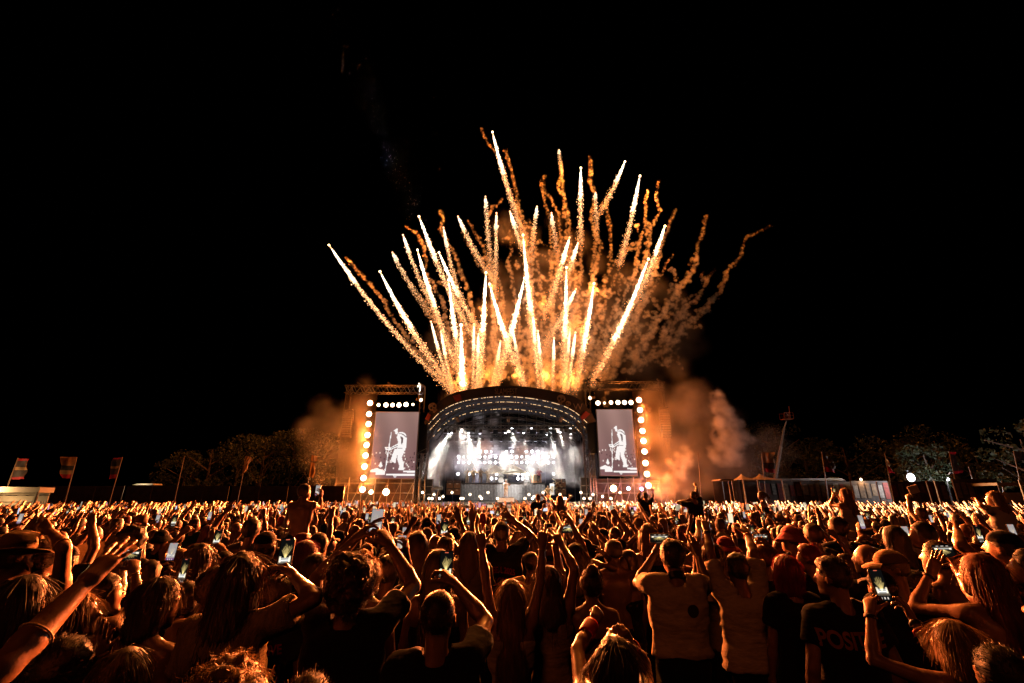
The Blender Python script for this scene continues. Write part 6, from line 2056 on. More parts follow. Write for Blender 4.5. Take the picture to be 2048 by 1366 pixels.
H['J'] = hero(1098, 1130, 3.15, 'woman with smooth dark hair and fawn waistcoat, one arm arched overhead', 'long', 'dark', 'tank', 'beige', fem=True, Rr=((1122, 1088, 0.12), 'open', (1150, 1140, 0.02)), head=(10, -15, 0), hlen=0.26)
H['K'] = hero(1003, 1043, 4.9, 'tall man in a black tour T-shirt with red back print, both arms raised', 'short', 'dark', 'tee', 'black', L=((944, 1040, 0.2), 'flat', (944, 1082, 0.0)), Rr=((1026, 1040, 0.2), 'open', (1064, 1076, 0.0)), bulk=1.12, loose=0.02)
back_print(H['K'], [('JUNEE 1 2025', 0.058, -0.02, 1.30, 0.0, -1.2), ('RICH', 0.075, -0.02, 1.19, 0.0, -1.2)], mat('print_crimson', (0.62, 0.03, 0.08), 0.7))
H['L1'] = hero(1224, 1078, 4.2, 'bare-backed man with cropped hair being hugged in the middle of the crowd', 'buzz', 'dark', 'none', 'black', head=(0, 25, 6), skin=0)
H['L2'] = hero(1253, 1099, 4.25, 'woman kissing the bare-backed man with her arms round his neck', 'bob', 'brown', 'strappy', 'black', fem=True, yaw=100, head=(10, 10, -8), L=((1212, 1112, -0.12), 'relaxed', (1228, 1128, -0.15)), Rr=((1200, 1128, -0.08), 'relaxed', (1240, 1140, -0.2)))
H['N'] = hero(1341, 1078, 3.38, 'man in a fawn polo shirt with dark collar and round back badge taking a picture', 'short', 'brown', 'tee', 'cream', L=((1309, 1108, 0.28), 'grip', (1272, 1168, 0.05)), Rr=((1395, 1108, 0.26), 'relaxed', (1412, 1165, 0.0)), loose=0.022, hem=1.0, bulk=1.06, folds=0.020, trc='black')
_root, _parts = H['N']
mm = MB()
for i in range(20):
    a = 2 * PI * i / 20
    mm.v.append((0.06 + 0.042 * math.cos(a), 0, 1.30 + 0.042 * math.sin(a)))
mm.f = [tuple(range(20))]
from mathutils.bvhtree import BVHTree
_bv = BVHTree.FromPolygons([v.co[:] for v in _parts['top'].vertices], [p.vertices[:] for p in _parts['top'].polygons])
mm.v = [(x, (_bv.ray_cast(Vector((x, -0.6, z)), Vector((0, 1, 0)))[0] or Vector((0, -0.14, 0))).y - 0.006, z) for x, y, z in mm.v]
mm.build('back_badge', mat('badge_dark', (0.05, 0.035, 0.025), 0.8), _root)
mm = MB()
for i in range(24):
    a = 2 * PI * i / 24
    for (r_, z_) in ((0.066, 1.525), (0.078, 1.485)):
        mm.v.append((r_ * math.cos(a), r_ * 0.95 * math.sin(a) - 0.02, z_ - 0.03 * math.sin(a)))
mm.f = [(2 * i, 2 * ((i + 1) % 24), 2 * ((i + 1) % 24) + 1, 2 * i + 1) for i in range(24)]
mm.build('collar', CLOTH['charcoal'], _root)
phone(at(1318, 1076, YY(3.7)), 'small dark camera phone held by the man in the fawn polo', kind='band', rz=R(25), tilt=R(-5), roll=R(90))
H['O'] = hero(1471, 1104, 3.55, 'man in a long loose pale T-shirt with both arms thrown straight up', 'top', 'dark', 'tee', 'cream', L=((1413, 1060, 0.18), 'open', (1418, 1100, 0.05)), Rr=((1494, 1068, 0.18), 'open', (1508, 1100, 0.05)), hem=0.92, loose=0.035, sleeve=0.85, folds=0.02)
band(H['O'], -1, 0.82, 0.034, M_band_b, 'watch', w=0.03); band(H['O'], 1, 0.85, 0.033, M_band_r, w=0.01)
H['P'] = hero(1568, 1109, 3.3, 'person with chin-length red hair and black top right of the pale T-shirt', 'bob', 'red', 'tee', 'black', fem=True)
H['Q'] = hero(1659, 1111, 2.85, 'man with faded hair and glasses in a black T-shirt lettered on the back', 'top', 'brown', 'tee', 'black', yaw=-4, head=(2, 34, 0), bulk=1.1, loose=0.02)
back_print(H['Q'], [('POSITIVE', 0.098, -0.035, 1.31, -0.12, 0.3)], mat('print_ochre', (0.50, 0.20, 0.10), 0.7))
H['R'] = hero(1614, 1086, 3.9, 'person with bright red spiky hair and black shirt', 'top', 'red', 'tee', 'black', head=(2, 30, 0))
H['S'] = hero(1730, 1087, 3.5, 'bald man in black left of the sideways cap', 'bald', 'dark', 'tee', 'black', head=(2, 25, 0))
H['T'] = hero(1775, 1100, 3.05, 'man in a tan cap turned sideways to the left', 'cap', 'dark', 'tee', 'black', hatc='tan', head=(-4, 68, 0))
H['U'] = hero(1756, 1140, 3.05, 'person in a black cap directly behind the fireworks phone at right', 'cap', 'dark', 'tee', 'black')
H['W'] = hero(1952, 1107, 2.6, 'bare-shouldered woman with long straight auburn hair filming sideways', 'long', 'ginger', 'strappy', 'black', fem=True, L=((1860, 1148, 0.30), 'flat', (1828, 1216, 0.12)), Rr=((1915, 1142, 0.42), 'grip', (1940, 1196, 0.2)), head=(4, 14, 0), hlen=0.40)
band(H['W'], -1, 0.93, 0.029, M_band_b, w=0.014)
phone(at(1886, 1102, YY(3.0)), 'phone held sideways with a bright picture by the auburn-haired woman', kind='fan', roll=R(90), tilt=R(-8), rz=R(-8))
H['X'] = hero(2050, 1098, 3.0, 'person in profile cut off by the right edge of the picture', 'short', 'dark', 'strappy', 'black', fem=True, yaw=35)
H['X2'] = hero(2085, 1150, 2.2, 'bare-shouldered person at the right edge below the profile face', 'bun', 'brown', 'strappy', 'black', fem=True, yaw=20)
# ---- left group
H['Z'] = hero(42, 1062, 2.9, 'person in a wide fawn cowboy hat at the left edge', 'cowboy', 'blond', 'long', 'black', hatc='tan', head=(0, -35, 12), yaw=-10)
H['a'] = hero(98, 1078, 3.05, 'person in black beside the cowboy hat with a bare arm bent up over the head', 'short', 'dark', 'tank', 'black', Rr=((96, 1060, 0.05), 'relaxed', (128, 1098, 0.0)), L=((78, 1052, 0.1), 'relaxed', (70, 1090, 0)))
band(H['a'], 1, 0.15, 0.043, M_band_g, w=0.01)
H['b'] = hero(272, 1052, 4.3, 'person with dark curls and a wide straw hat hanging on the back', 'curly', 'dark', 'tee', 'black', head=(2, -25, 0))
mm = MB()
for k_, (rr_, yy_) in enumerate(((0.02, -0.24), (0.1, -0.235), (0.11, -0.20), (0.20, -0.19), (0.29, -0.215))):
    for i in range(30):
        a = 2 * PI * i / 30
        mm.v.append((rr_ * 1.25 * math.cos(a), yy_ - (0.05 * abs(math.cos(a)) if k_ > 2 else 0), 1.43 + rr_ * 0.82 * math.sin(a) + (0.10 * abs(math.cos(a)) ** 2 if k_ > 2 else 0)))
for k_ in range(4):
    for i in range(30):
        mm.f.append((k_ * 30 + i, k_ * 30 + (i + 1) % 30, (k_ + 1) * 30 + (i + 1) % 30, (k_ + 1) * 30 + i))
mm.build('hanging_hat', CLOTH['tan'], H['b'][0], True)
H['c'] = hero(212, 1146, 2.65, 'bare-armed person with short hair filming sideways at the left', 'short', 'dark', 'strappy', 'black', fem=True, L=((246, 1145, 0.32), 'grip', (226, 1190, 0.15)), Rr=((270, 1142, 0.30), 'grip', (276, 1205, 0.1)), head=(4, -40, 0), yaw=-8)
band(H['c'], 1, 0.85, 0.03, M_band_g, w=0.006)
phone(at(257, 1110, YY(3.0)), 'phone held sideways in both hands by the bare-armed person at left', kind='band', roll=R(90), tilt=R(-5), rz=R(4))
H['d'] = hero(160, 1182, 2.35, 'woman in profile with light wavy hair below the long raised arm', 'wavy', 'blond', 'tee', 'black', fem=True, head=(8, -50, 0), yaw=-15, hlen=0.22)
H['e'] = hero(136, 1090, 3.4, 'woman in a dark backward cap with a hair clip behind the long raised arm', 'capback', 'dark', 'tee', 'black', fem=True, Rr=((184, 1048, 0.15), 'relaxed', (200, 1085, 0)))
H['f'] = hero(438, 1134, 2.55, 'broad man with cropped hair in a red and black sports jersey', 'short', 'brown', 'vest', 'maroon', head=(2, -10, 0), bulk=1.16, yaw=-6)
back_print(H['f'], [('HINGDO', 0.085, -0.03, 1.22, 0.0, -0.6), ('0', 0.26, -0.02, 1.03, 0.0, 0.0)], mat('print_pale_red', (0.62, 0.22, 0.16), 0.7))
H['f2'] = hero(322, 1156, 2.25, 'person with smooth brown hair bowed forward left of the sports jersey', 'bob', 'brown', 'strappy', 'black', fem=True, head=(-6, -30, 8), yaw=-12, skin=0)
H['g1'] = hero(378, 1164, 2.75, 'dark-haired person squeezed beside the sports jersey, filming', 'short', 'dark', 'tee', 'black', L=((352, 1164, 0.3), 'grip', (336, 1196, 0.1)))
phone(at(368, 1142, YY(3.1)), 'phone with a golden fan picture above the dark-haired person at left', kind='fan', tilt=R(-5), rz=R(-20))
H['g2'] = hero(402, 1088, 3.45, 'person with thick wavy brown hair behind the sports jersey', 'wavy', 'brown', 'tee', 'charcoal', head=(2, -15, 0), hlen=0.2)
H['h'] = hero(452, 1102, 4.1, 'person hidden behind wavy hair raising a phone in a white case', 'short', 'dark', 'tee', 'black', Rr=((446, 1098, 0.25), 'grip', (470, 1130, 0.05)))
phone(at(435, 1076, YY(4.45)), 'phone in a white case raised in the left middle of the crowd', kind='fan', tilt=R(-6))
H['j'] = hero(507, 1036, 5.0, 'man with short dark hair in a grey T-shirt in the left middle', 'short', 'dark', 'tee', 'grey', bulk=1.1)
H['k1'] = hero(535, 1062, 3.75, 'person in a black baseball cap behind the long-haired woman', 'cap', 'dark', 'tee', 'black')
H['k2'] = hero(614, 1080, 3.6, 'person with purple-tinted hair left of the curly man', 'bob', 'pink', 'tee', 'black', fem=True)
H['k3'] = hero(640, 1066, 4.2, 'person with short brown hair behind the purple-tinted hair', 'short', 'brown', 'tee', 'maroon')
H['k4'] = hero(634, 1106, 3.1, 'dark hooded figure just left of the curly man', 'bob', 'dark', 'long', 'black')
H['k5'] = hero(836, 1062, 4.1, 'woman with long frizzy brown hair in front of the pale phone', 'wavy', 'brown', 'tee', 'black', fem=True, hlen=0.3)
H['k6'] = hero(878, 1098, 2.95, 'woman with long black hair and a flower band in front of the cropped-haired man', 'long', 'dark', 'strappy', 'black', fem=True, hlen=0.45)
H['k7'] = hero(741, 1098, 3.0, 'fair person with an updo just in front of the curly man', 'bun', 'blond', 'strappy', 'black', fem=True, skin=0)
H['k8'] = hero(778, 1110, 3.4, 'dark-haired person hidden behind the right arm of the curly man', 'short', 'dark', 'tee', 'black', Rr=((812, 1100, 0.2), 'grip', (815, 1140, 0.05)))
phone(at(803, 1091, YY(3.75)), 'phone with a grey picture right of the curly man arm', kind='pale', tilt=R(-6))
H['k9'] = hero(892, 1072, 4.4, 'person holding a tall bright phone right above the flower band', 'short', 'brown', 'tee', 'beige', Rr=((904, 1082, 0.25), 'grip', (920, 1110, 0)))
phone(at(889, 1058, YY(4.75)), 'tall bright phone raised above the flower band', kind='fan', tilt=R(-6), s=1.15)
H['k10'] = hero(940, 1062, 4.3, 'woman with long hair and fawn top left of the tour T-shirt', 'long', 'brown', 'tee', 'beige', fem=True, hlen=0.3)
H['k11'] = hero(1150, 1085, 3.9, 'woman with long dark hair and one arm bent over her head, phone sideways', 'long', 'dark', 'strappy', 'maroon', fem=True, Rr=((1140, 1040, 0.2), 'grip', (1176, 1070, 0.05)), L=((1118, 1066, 0.25), 'grip', (1112, 1098, 0.05)), hlen=0.28)
phone(at(1138, 1058, YY(4.25)), 'phone held sideways above the woman with an arm over her head', kind='fan', roll=R(90), tilt=R(-6))
H['k12'] = hero(1180, 1120, 3.2, 'bare-backed woman with dark straps and hair up left of the kissing couple', 'bun', 'dark', 'bikini', 'black', fem=True, skin=1)
H['k13'] = hero(1420, 1085, 3.75, 'person with a bare shoulder between the polo and the pale T-shirt', 'bob', 'brown', 'strappy', 'beige', fem=True, L=((1398, 1056, 0.1), 'flat', (1394, 1095, 0.0)))
H['k14'] = hero(1294, 1048, 4.6, 'woman with shaggy fair hair and an arm bent overhead', 'wavy', 'blond', 'tank', 'black', fem=True, hlen=0.22, Rr=((1322, 1062, 0.1), 'relaxed', (1330, 1085, 0)))
H['k15'] = hero(1448, 1072, 4.4, 'man in a red backward cap in front of the raised arms', 'capback', 'dark', 'tee', 'charcoal', hatc='red')
H['k16'] = hero(1578, 1049, 4.6, 'person in a bright pink bucket hat', 'bucket', 'dark', 'tee', 'black', hatc='pink', head=(0, 30, 10))
H['k17'] = hero(1671, 1033, 5.0, 'broad man with dark swept-back hair and black T-shirt at right', 'short', 'dark', 'tee', 'black', bulk=1.15)
H['k18'] = hero(1622, 1046, 4.9, 'person with dark green-tinted hair beside the pink bucket hat', 'short', 'dark', 'tee', 'charcoal')
H['k19'] = hero(1522, 1090, 4.2, 'person with ginger hair filming sideways above the red bob', 'short', 'ginger', 'tee', 'black', Rr=((1532, 1088, 0.25), 'grip', (1552, 1112, 0)), L=((1512, 1090, 0.25), 'grip', (1502, 1110, 0)))
phone(at(1521, 1076, YY(4.6)), 'phone held sideways left of the pink bucket hat', kind='band', roll=R(90), tilt=R(-5))
H['k20'] = hero(1840, 1044, 4.4, 'young man in profile with tied dark hair on the right', 'short', 'dark', 'tank', 'red', yaw=30, head=(4, 25, 0))
H['k21'] = hero(1782, 1050, 4.2, 'woman with very long dark hair holding up a phone on the right', 'long', 'dark', 'tee', 'black', fem=True, Rr=((1814, 1096, 0.25), 'grip', (1822, 1126, 0.0)), hlen=0.4)
phone(at(1812, 1069, YY(4.55)), 'phone showing a white figure picture held up right of the long dark hair', kind='pale', tilt=R(-4), rz=R(6))
H['k22'] = hero(1868, 1082, 3.4, 'person with short dark hair behind the sideways bright phone', 'short', 'brown', 'strappy', 'black', fem=True, yaw=20)
H['k23'] = hero(1998, 1060, 3.4, 'person in a dark backward cap with sunglasses raising a bent arm', 'capback', 'dark', 'tee', 'black', yaw=25, L=((1915, 1062, 0.2), 'fist', (1922, 1092, 0.0)))
phone(at(1957, 1068, YY(4.3)), 'phone with a yellow picture on the right near the backward cap', kind='fan', tilt=R(-4), rz=R(10))
# dark fillers between the near people
H['x1'] = hero(60, 1150, 2.3, 'dark figure below the cowboy hat at the left edge', 'long', 'dark', 'long', 'black', fem=True, hlen=0.4)
H['x2'] = hero(560, 1150, 2.9, 'person in a dark T-shirt with crimson print behind the fawn blouse', 'short', 'dark', 'tee', 'black')
back_print(H['x2'], [('OLIVE', 0.06, 0.06, 1.33, -0.1, 0.5), ('VI', 0.10, 0.10, 1.19, 0.0, 0.0)], mat('print_crimson', (0.62, 0.03, 0.08)))
H['x5'] = hero(1985, 1290, 1.9, 'dark-clothed person at the bottom right corner behind the blond hair', 'short', 'dark', 'long', 'black')
H['x6'] = hero(1822, 1140, 3.3, 'dark figure between the sideways cap and the auburn-haired woman', 'short', 'dark', 'long', 'black')

H['sign'] = hero(1836, 1006, 10.0, 'person on the right holding up a blank white card', 'short', 'brown', 'tee', 'grey', L=((1816, 996, 0.1), 'grip', (1818, 1010, 0.0)))
e = empty('card', at(1827, 979, 10.15)); tag(e, 'blank white card held up in the right-hand crowd', 'card')
m2 = MB(); m2.box((0, 0, 0), (0.22, 0.012, 0.16), Matrix.Rotation(R(-14), 3, 'Y')); m2.build('sheet', mat('white_card', (0.75, 0.74, 0.7), 0.8), e)
m2 = MB(); m2.box((-0.085, -0.012, -0.10), (0.02, 0.012, 0.12), Matrix.Rotation(R(-14), 3, 'Y')); m2.build('handle', mat('white_card', (0.75, 0.74, 0.7)), e)
# ---- people lifted on shoulders
def rider(px, py, Y, label, carrier_label, **kw):
    t = at(px, py, Y)
    z0 = t.z - 1.762
    r_ = hero(px, py, Y, label, zfix=z0, sit=True, **kw)
    root = r_[0]
    root.location.z = z0
    root.scale = tuple(np.sign(v) * 1.0 for v in root.scale)
    # the person carrying
    cz = z0 + 0.83
    parts = build_person(dict(hair='short', top='tee', head=(0, 0, 0), L=dict(w=(-0.16, 0.30, 1.2), h='grip'), R=dict(w=(0.16, 0.30, 1.2), h='grip')), h=0.024, hh=0.01, strands=0, seed=900 + len(NEAR))
    s = min(max((cz + 0.12) / 1.62, 0.85), 1.1)
    link_person(parts, (t.x, Y + 0.10, 0), math.atan2(t.x, 50 - Y), s, SKIN[0], 'dark', 'black', 'black', 'black', carrier_label)
    return r_
rider(611, 968, 7.6, 'bare-chested man sitting on shoulders left of the stage, phone raised', 'person carrying the bare-chested man on the shoulders', hair='short', hairc='dark', top='none', Rr=((642, 992, 0.2), 'grip', (640, 1014, 0.0)), L=((572, 1052, -0.1), 'relaxed', (576, 1036, 0)), head=(4, -30, 0))
phone(at(636, 981, YY(7.85)), 'small phone raised by the bare-chested man on shoulders', kind='pale')
rider(1688, 976, 9.0, 'blond woman in a white top sitting on shoulders on the right', 'person carrying the blond woman in white', hair='long', hairc='blond', top='tank', topc='white', fem=True, L=((1666, 994, 0.2), 'grip', (1662, 1012, 0.1)), Rr=((1676, 992, 0.2), 'grip', (1690, 1012, 0.1)), head=(4, 20, 0), hlen=0.36)
phone(at(1668, 982, YY(9.3)), 'phone held in front of the blond woman on shoulders', kind='fan')
rider(1985, 982, 8.0, 'fair woman with a red scarf and striped top sitting on shoulders at far right', 'person carrying the woman with the red scarf', hair='wavy', hairc='blond', top='tee', topc='white', fem=True, L=((1955, 1002, 0.2), 'relaxed', (1962, 1012, 0.1)), head=(4, 30, 0), hlen=0.22)
rider(1386, 982, 12.0, 'person on shoulders right of the stage with one arm straight up', 'person carrying the one with the straight arm', hair='short', hairc='dark', top='tee', topc='black', Rr=((1392, 972, 0.1), 'point', (1394, 984, 0)), L=((1376, 1000, 0.1), 'relaxed'))
rider(1076, 988, 17.0, 'small figure on shoulders before the right half of the stage, hands on head', 'person carrying the small figure before the stage', hair='short', hairc='dark', top='tee', topc='black', Rr=((1086, 992, 0.1), 'relaxed', (1092, 1000, 0)))
rider(1120, 990, 13.0, 'dark long-haired figure on shoulders before the right amplifier, arms out', 'person carrying the long-haired figure', hair='long', hairc='dark', top='tank', topc='black', fem=True, L=((1098, 994, 0.1), 'open', (1104, 1002, 0)), Rr=((1140, 996, 0.1), 'open', (1134, 1004, 0)), hlen=0.3)
rider(1522, 982, 14.0, 'woman with dark ponytail on shoulders below the pointed tents', 'person carrying the woman with the ponytail', hair='pony', hairc='dark', top='strappy', topc='black', fem=True, yaw=40)
rider(1290, 985, 16.0, 'figure on shoulders under the right screen with both arms raised', 'person carrying the figure under the right screen', hair='short', hairc='dark', top='tee', topc='black', L=((1280, 984, 0.1), 'fist', (1276, 992, 0)), Rr=((1306, 984, 0.1), 'fist', (1306, 994, 0)))

# ================================================================== performers on the stage
def performer(px, py_head, Y, zfeet, label, topc, trc, hairc='dark', **kw):
    parts = build_person(dict(hair='short', **kw), h=0.03, hh=0.012, seed=700 + int(px))
    x = at(px, 960, Y).x
    return link_person(parts, (x, Y, zfeet), PI + kw.get('turn', 0), 1.0, SKIN[0], hairc, topc, trc, 'black', label)
performer(1012, 956, YS + 2.2, DECK + 0.5, 'singer all in white at the centre front of the stage', 'white', 'white', 'blond', top='long', R=dict(w=(0.1, 0.28, 1.42), h='fist'), L=dict(w=(-0.45, 0.2, 1.3), h='open'))
for k, px in enumerate((934, 947, 961, 976)):
    performer(px, 950, YS + 7.0, RISER, f'{ORH[k]} from the left of four musicians in orange on the riser', 'tan', 'tan', 'ginger', top='long', R=dict(w=(0.2, 0.25, 1.15), h='grip'), L=dict(w=(-0.25, 0.3, 1.2), h='grip'))
performer(1002, 950, YS + 8.6, RISER - 0.35, 'drummer behind the drum kit under the canopies', 'white', 'black', 'dark', top='tee', R=dict(w=(0.35, 0.3, 1.3), h='fist'), L=dict(w=(-0.35, 0.3, 1.25), h='fist'))
performer(1078, 946, YS + 6.6, RISER, 'guitarist in dark clothes beside the orange crate on the riser', 'maroon', 'black', 'dark', top='long', R=dict(w=(0.2, 0.25, 1.05), h='grip'), L=dict(w=(-0.4, 0.3, 1.2), h='grip'))
performer(1095, 968, YS + 3.6, DECK, 'guitarist in tan between the riser and the right amplifier', 'tan', 'denim', 'brown', top='long', R=dict(w=(0.2, 0.25, 1.05), h='grip'), L=dict(w=(-0.4, 0.3, 1.2), h='grip'))
m2 = MB(); p = at(1012, 985, YS + 2.2)
e = empty('ego_riser', (p.x, YS + 2.2, DECK)); tag(e, 'white step block under the singer', 'step')
m2.box((0, 0, 0.22), (1.8, 1.2, 0.44)); m2.build('block', M_white, e)
m2 = MB(); m2.box((0, 0, 0.47), (1.7, 1.1, 0.06)); m2.build('tread', M_deck, e)
# ================================================================== the next rows: about 230 more people, each an object, from shared figures
NP = 34
protos = []
POSES = []
def rp(side, up, fwd, out, h):
    return dict(w=(side * out, fwd, up), h=h, e=(side * 1.0, -0.2, -0.3))
_hands_up = ['open', 'fist', 'point', 'relaxed', 'horns', 'flat']
prg = np.random.default_rng(31)
for k in range(NP):
    fem = k % 2 == 0
    hair = ['long', 'short', 'wavy', 'curly', 'bob', 'buzz', 'bun', 'cap', 'pony', 'short', 'long', 'top', 'wavy', 'capback', 'bob', 'bucket', 'long', 'bald'][k % 18]
    top = (['tank', 'tee', 'strappy', 'tee', 'tee', 'vest', 'bikini', 'tee'][k % 8] if fem else ['tee', 'tee', 'long', 'tee', 'vest', 'tee', 'none', 'tee'][k % 8])
    pose = ['down', 'down', 'both', 'one', 'phone1', 'phone2', 'one', 'both', 'down', 'phone1', 'one', 'down'][(k * 5 + k // 12) % 12]
    sp = dict(hair=hair, top=top, fem=fem, head=(float(prg.uniform(0, 14)), float(prg.uniform(-22, 22)), float(prg.uniform(-6, 6))), hlen=float(prg.uniform(0.2, 0.42)))
    u = lambda: float(prg.uniform(-0.05, 0.05))
    if pose == 'both':
        sp['L'] = rp(-1, 1.88 + u(), 0.16, 0.26 + u(), _hands_up[k % 6]); sp['R'] = rp(1, 1.90 + u(), 0.2, 0.24 + u(), _hands_up[(k + 2) % 6])
    elif pose == 'one':
        sp['R'] = rp(1, 1.93 + u(), 0.2, 0.22 + u(), _hands_up[k % 6])
    elif pose == 'phone2':
        sp['L'] = rp(-1, 1.62 + u(), 0.36, 0.08, 'grip'); sp['R'] = rp(1, 1.62 + u(), 0.36, 0.08, 'grip')
        sp['phone'] = (0.0, 0.36, 1.80)
    elif pose == 'phone1':
        sp['R'] = rp(1, 1.76 + u(), 0.34, 0.16, 'grip'); sp['phone'] = (0.12, 0.36, 1.88)
    for key, s in (('L', -1), ('R', 1)):
        if key in sp and sp[key]['h'] == 'grip':
            sp[key]['p'] = (-s, 0.35, 0)
    parts = build_person(sp, h=0.033, hh=0.0135, strands=50, seed=300 + k)
    protos.append((sp, parts, pose, hair, top, fem))

HCN = {'dark': 'dark', 'brown': 'brown', 'blond': 'fair', 'ginger': 'ginger', 'red': 'bright red', 'pink': 'pink', 'grey': 'grey'}
HN = {'long': 'long {} hair', 'short': 'short {} hair', 'wavy': 'wavy {} hair', 'curly': 'curly {} hair', 'bob': 'chin-length {} hair', 'buzz': 'cropped {} hair', 'bun': '{} hair in a bun', 'cap': 'a {h} cap',
      'pony': 'a {} ponytail', 'top': '{} quiff', 'capback': 'a {h} backward cap', 'bucket': 'a {h} bucket hat', 'bald': 'a bald head'}
PN = {'down': 'arms down', 'both': 'both arms up', 'one': 'one arm up', 'phone2': 'filming two-handed', 'phone1': 'holding a phone up'}
TN = {'tank': 'tank top', 'tee': 'T-shirt', 'strappy': 'strappy top', 'vest': 'vest', 'bikini': 'bikini top', 'long': 'long-sleeved top', 'none': 'bare back'}
spots = []
crg = np.random.default_rng(8)
def try_spot(x, y, dmin):
    for (a, b) in spots:
        if (a - x) ** 2 + (b - y) ** 2 < dmin * dmin:
            return False
    for (a, b) in occupied:
        if (a - x) ** 2 + (b - y) ** 2 < 0.44 ** 2:
            return False
    return True
Y0, Y1 = 4.2, 13.5
tries = 0
while len(spots) < 232 and tries < 60000:
    tries += 1
    y = math.sqrt(crg.uniform(Y0 ** 2, Y1 ** 2)); x = crg.uniform(-1, 1) * (y * 1.13 + 0.2)
    if y < 5.0 and abs(x) < 4.0 and crg.random() < 0.75:
        continue
    if try_spot(x, y, 0.62 if y > 6 else 0.66):
        spots.append((x, y))
spots.sort(key=lambda p: p[1])
lab_count = {}
made = []
for n, (x, y) in enumerate(spots):
    k = int(crg.integers(0, NP))
    sp, parts, pose, hair, top, fem = protos[k]
    hc = str(crg.choice(['dark', 'brown', 'dark', 'brown', 'blond', 'ginger', 'dark', 'red' if crg.random() < 0.3 else 'brown', 'pink' if crg.random() < 0.2 else 'blond']))
    tc = str(crg.choice(['black', 'black', 'black', 'charcoal', 'charcoal', 'grey', 'white', 'beige', 'navy', 'denim', 'green', 'maroon', 'black', 'tan']))
    hatc = str(crg.choice(['black', 'charcoal', 'tan', 'black', 'navy', 'beige']))
    if top == 'none':
        tc = 'black'
    s = float(crg.uniform(0.90, 1.03)) * (0.95 if fem else 1.0)
    mir = bool(crg.random() < 0.5)
    rz = math.atan2(x, 50 - y) + R(crg.normal() * 13)
    skin = SKIN[int(crg.choice([0, 0, 0, 1, 1, 2]))]
    pxx = 1024 + 910 * x / (y * 0.944)
    zone = ('far left' if pxx < 300 else 'below left flags' if pxx < 640 else 'below left screen' if pxx < 850 else 'below stage' if pxx < 1180 else
            'below right screen' if pxx < 1330 else 'below pointed tents' if pxx < 1640 else 'below poster stalls' if pxx < 1880 else 'far right')
    row = 'near' if y < 6 else ('middle' if y < 9 else 'back')
    hd = HN[hair].format(HCN[hc], h={'charcoal': 'slate', 'beige': 'fawn'}.get(hatc, hatc))
    tn = ('bare back' if top == 'none' else f"{ {'charcoal': 'slate', 'beige': 'fawn'}.get(tc, tc)} {TN[top]}")
    base = f"person, {hd}, {tn}, {PN[pose]}, {row} rows, {zone}"
    root = link_person(parts, (x, y, 0), rz, s, skin, hc, tc, 'black' if crg.random() < 0.6 else 'denim', hatc, base, 'people in the middle rows of the crowd', mir)
    made.append((base, root, x))
    if 'phone' in sp:
        q = Vector(sp['phone']); q.x *= -1 if mir else 1
        w = Matrix.Rotation(rz, 3, 'Z') @ (q * s) + Vector((x, y, 0))
        ph = phone(w, '', rz=rz, tilt=R(-6), kind=['fan', 'band', 'pale'][n % 3])
        made.append((f"phone of {hd} and {tn}, {row} rows, {zone}", ph, x))
by = {}
for b, o, x in made:
    by.setdefault(b, []).append((x, o))
for b, L in by.items():
    L.sort(key=lambda q: q[0])
    for i, (x, o) in enumerate(L):
        b = ' '.join(b.replace('long-sleeved', 'long').split())
        if len(b.split()) + (3 if len(L) > 1 else 0) > 16:
            b = b.replace('person, ', '').replace('a ', '').replace(' rows,', '')
        o['label'] = b if len(L) == 1 else (f"{ORH[i]} from left, " + b.replace("person, ", "").replace(" rows,", ""))

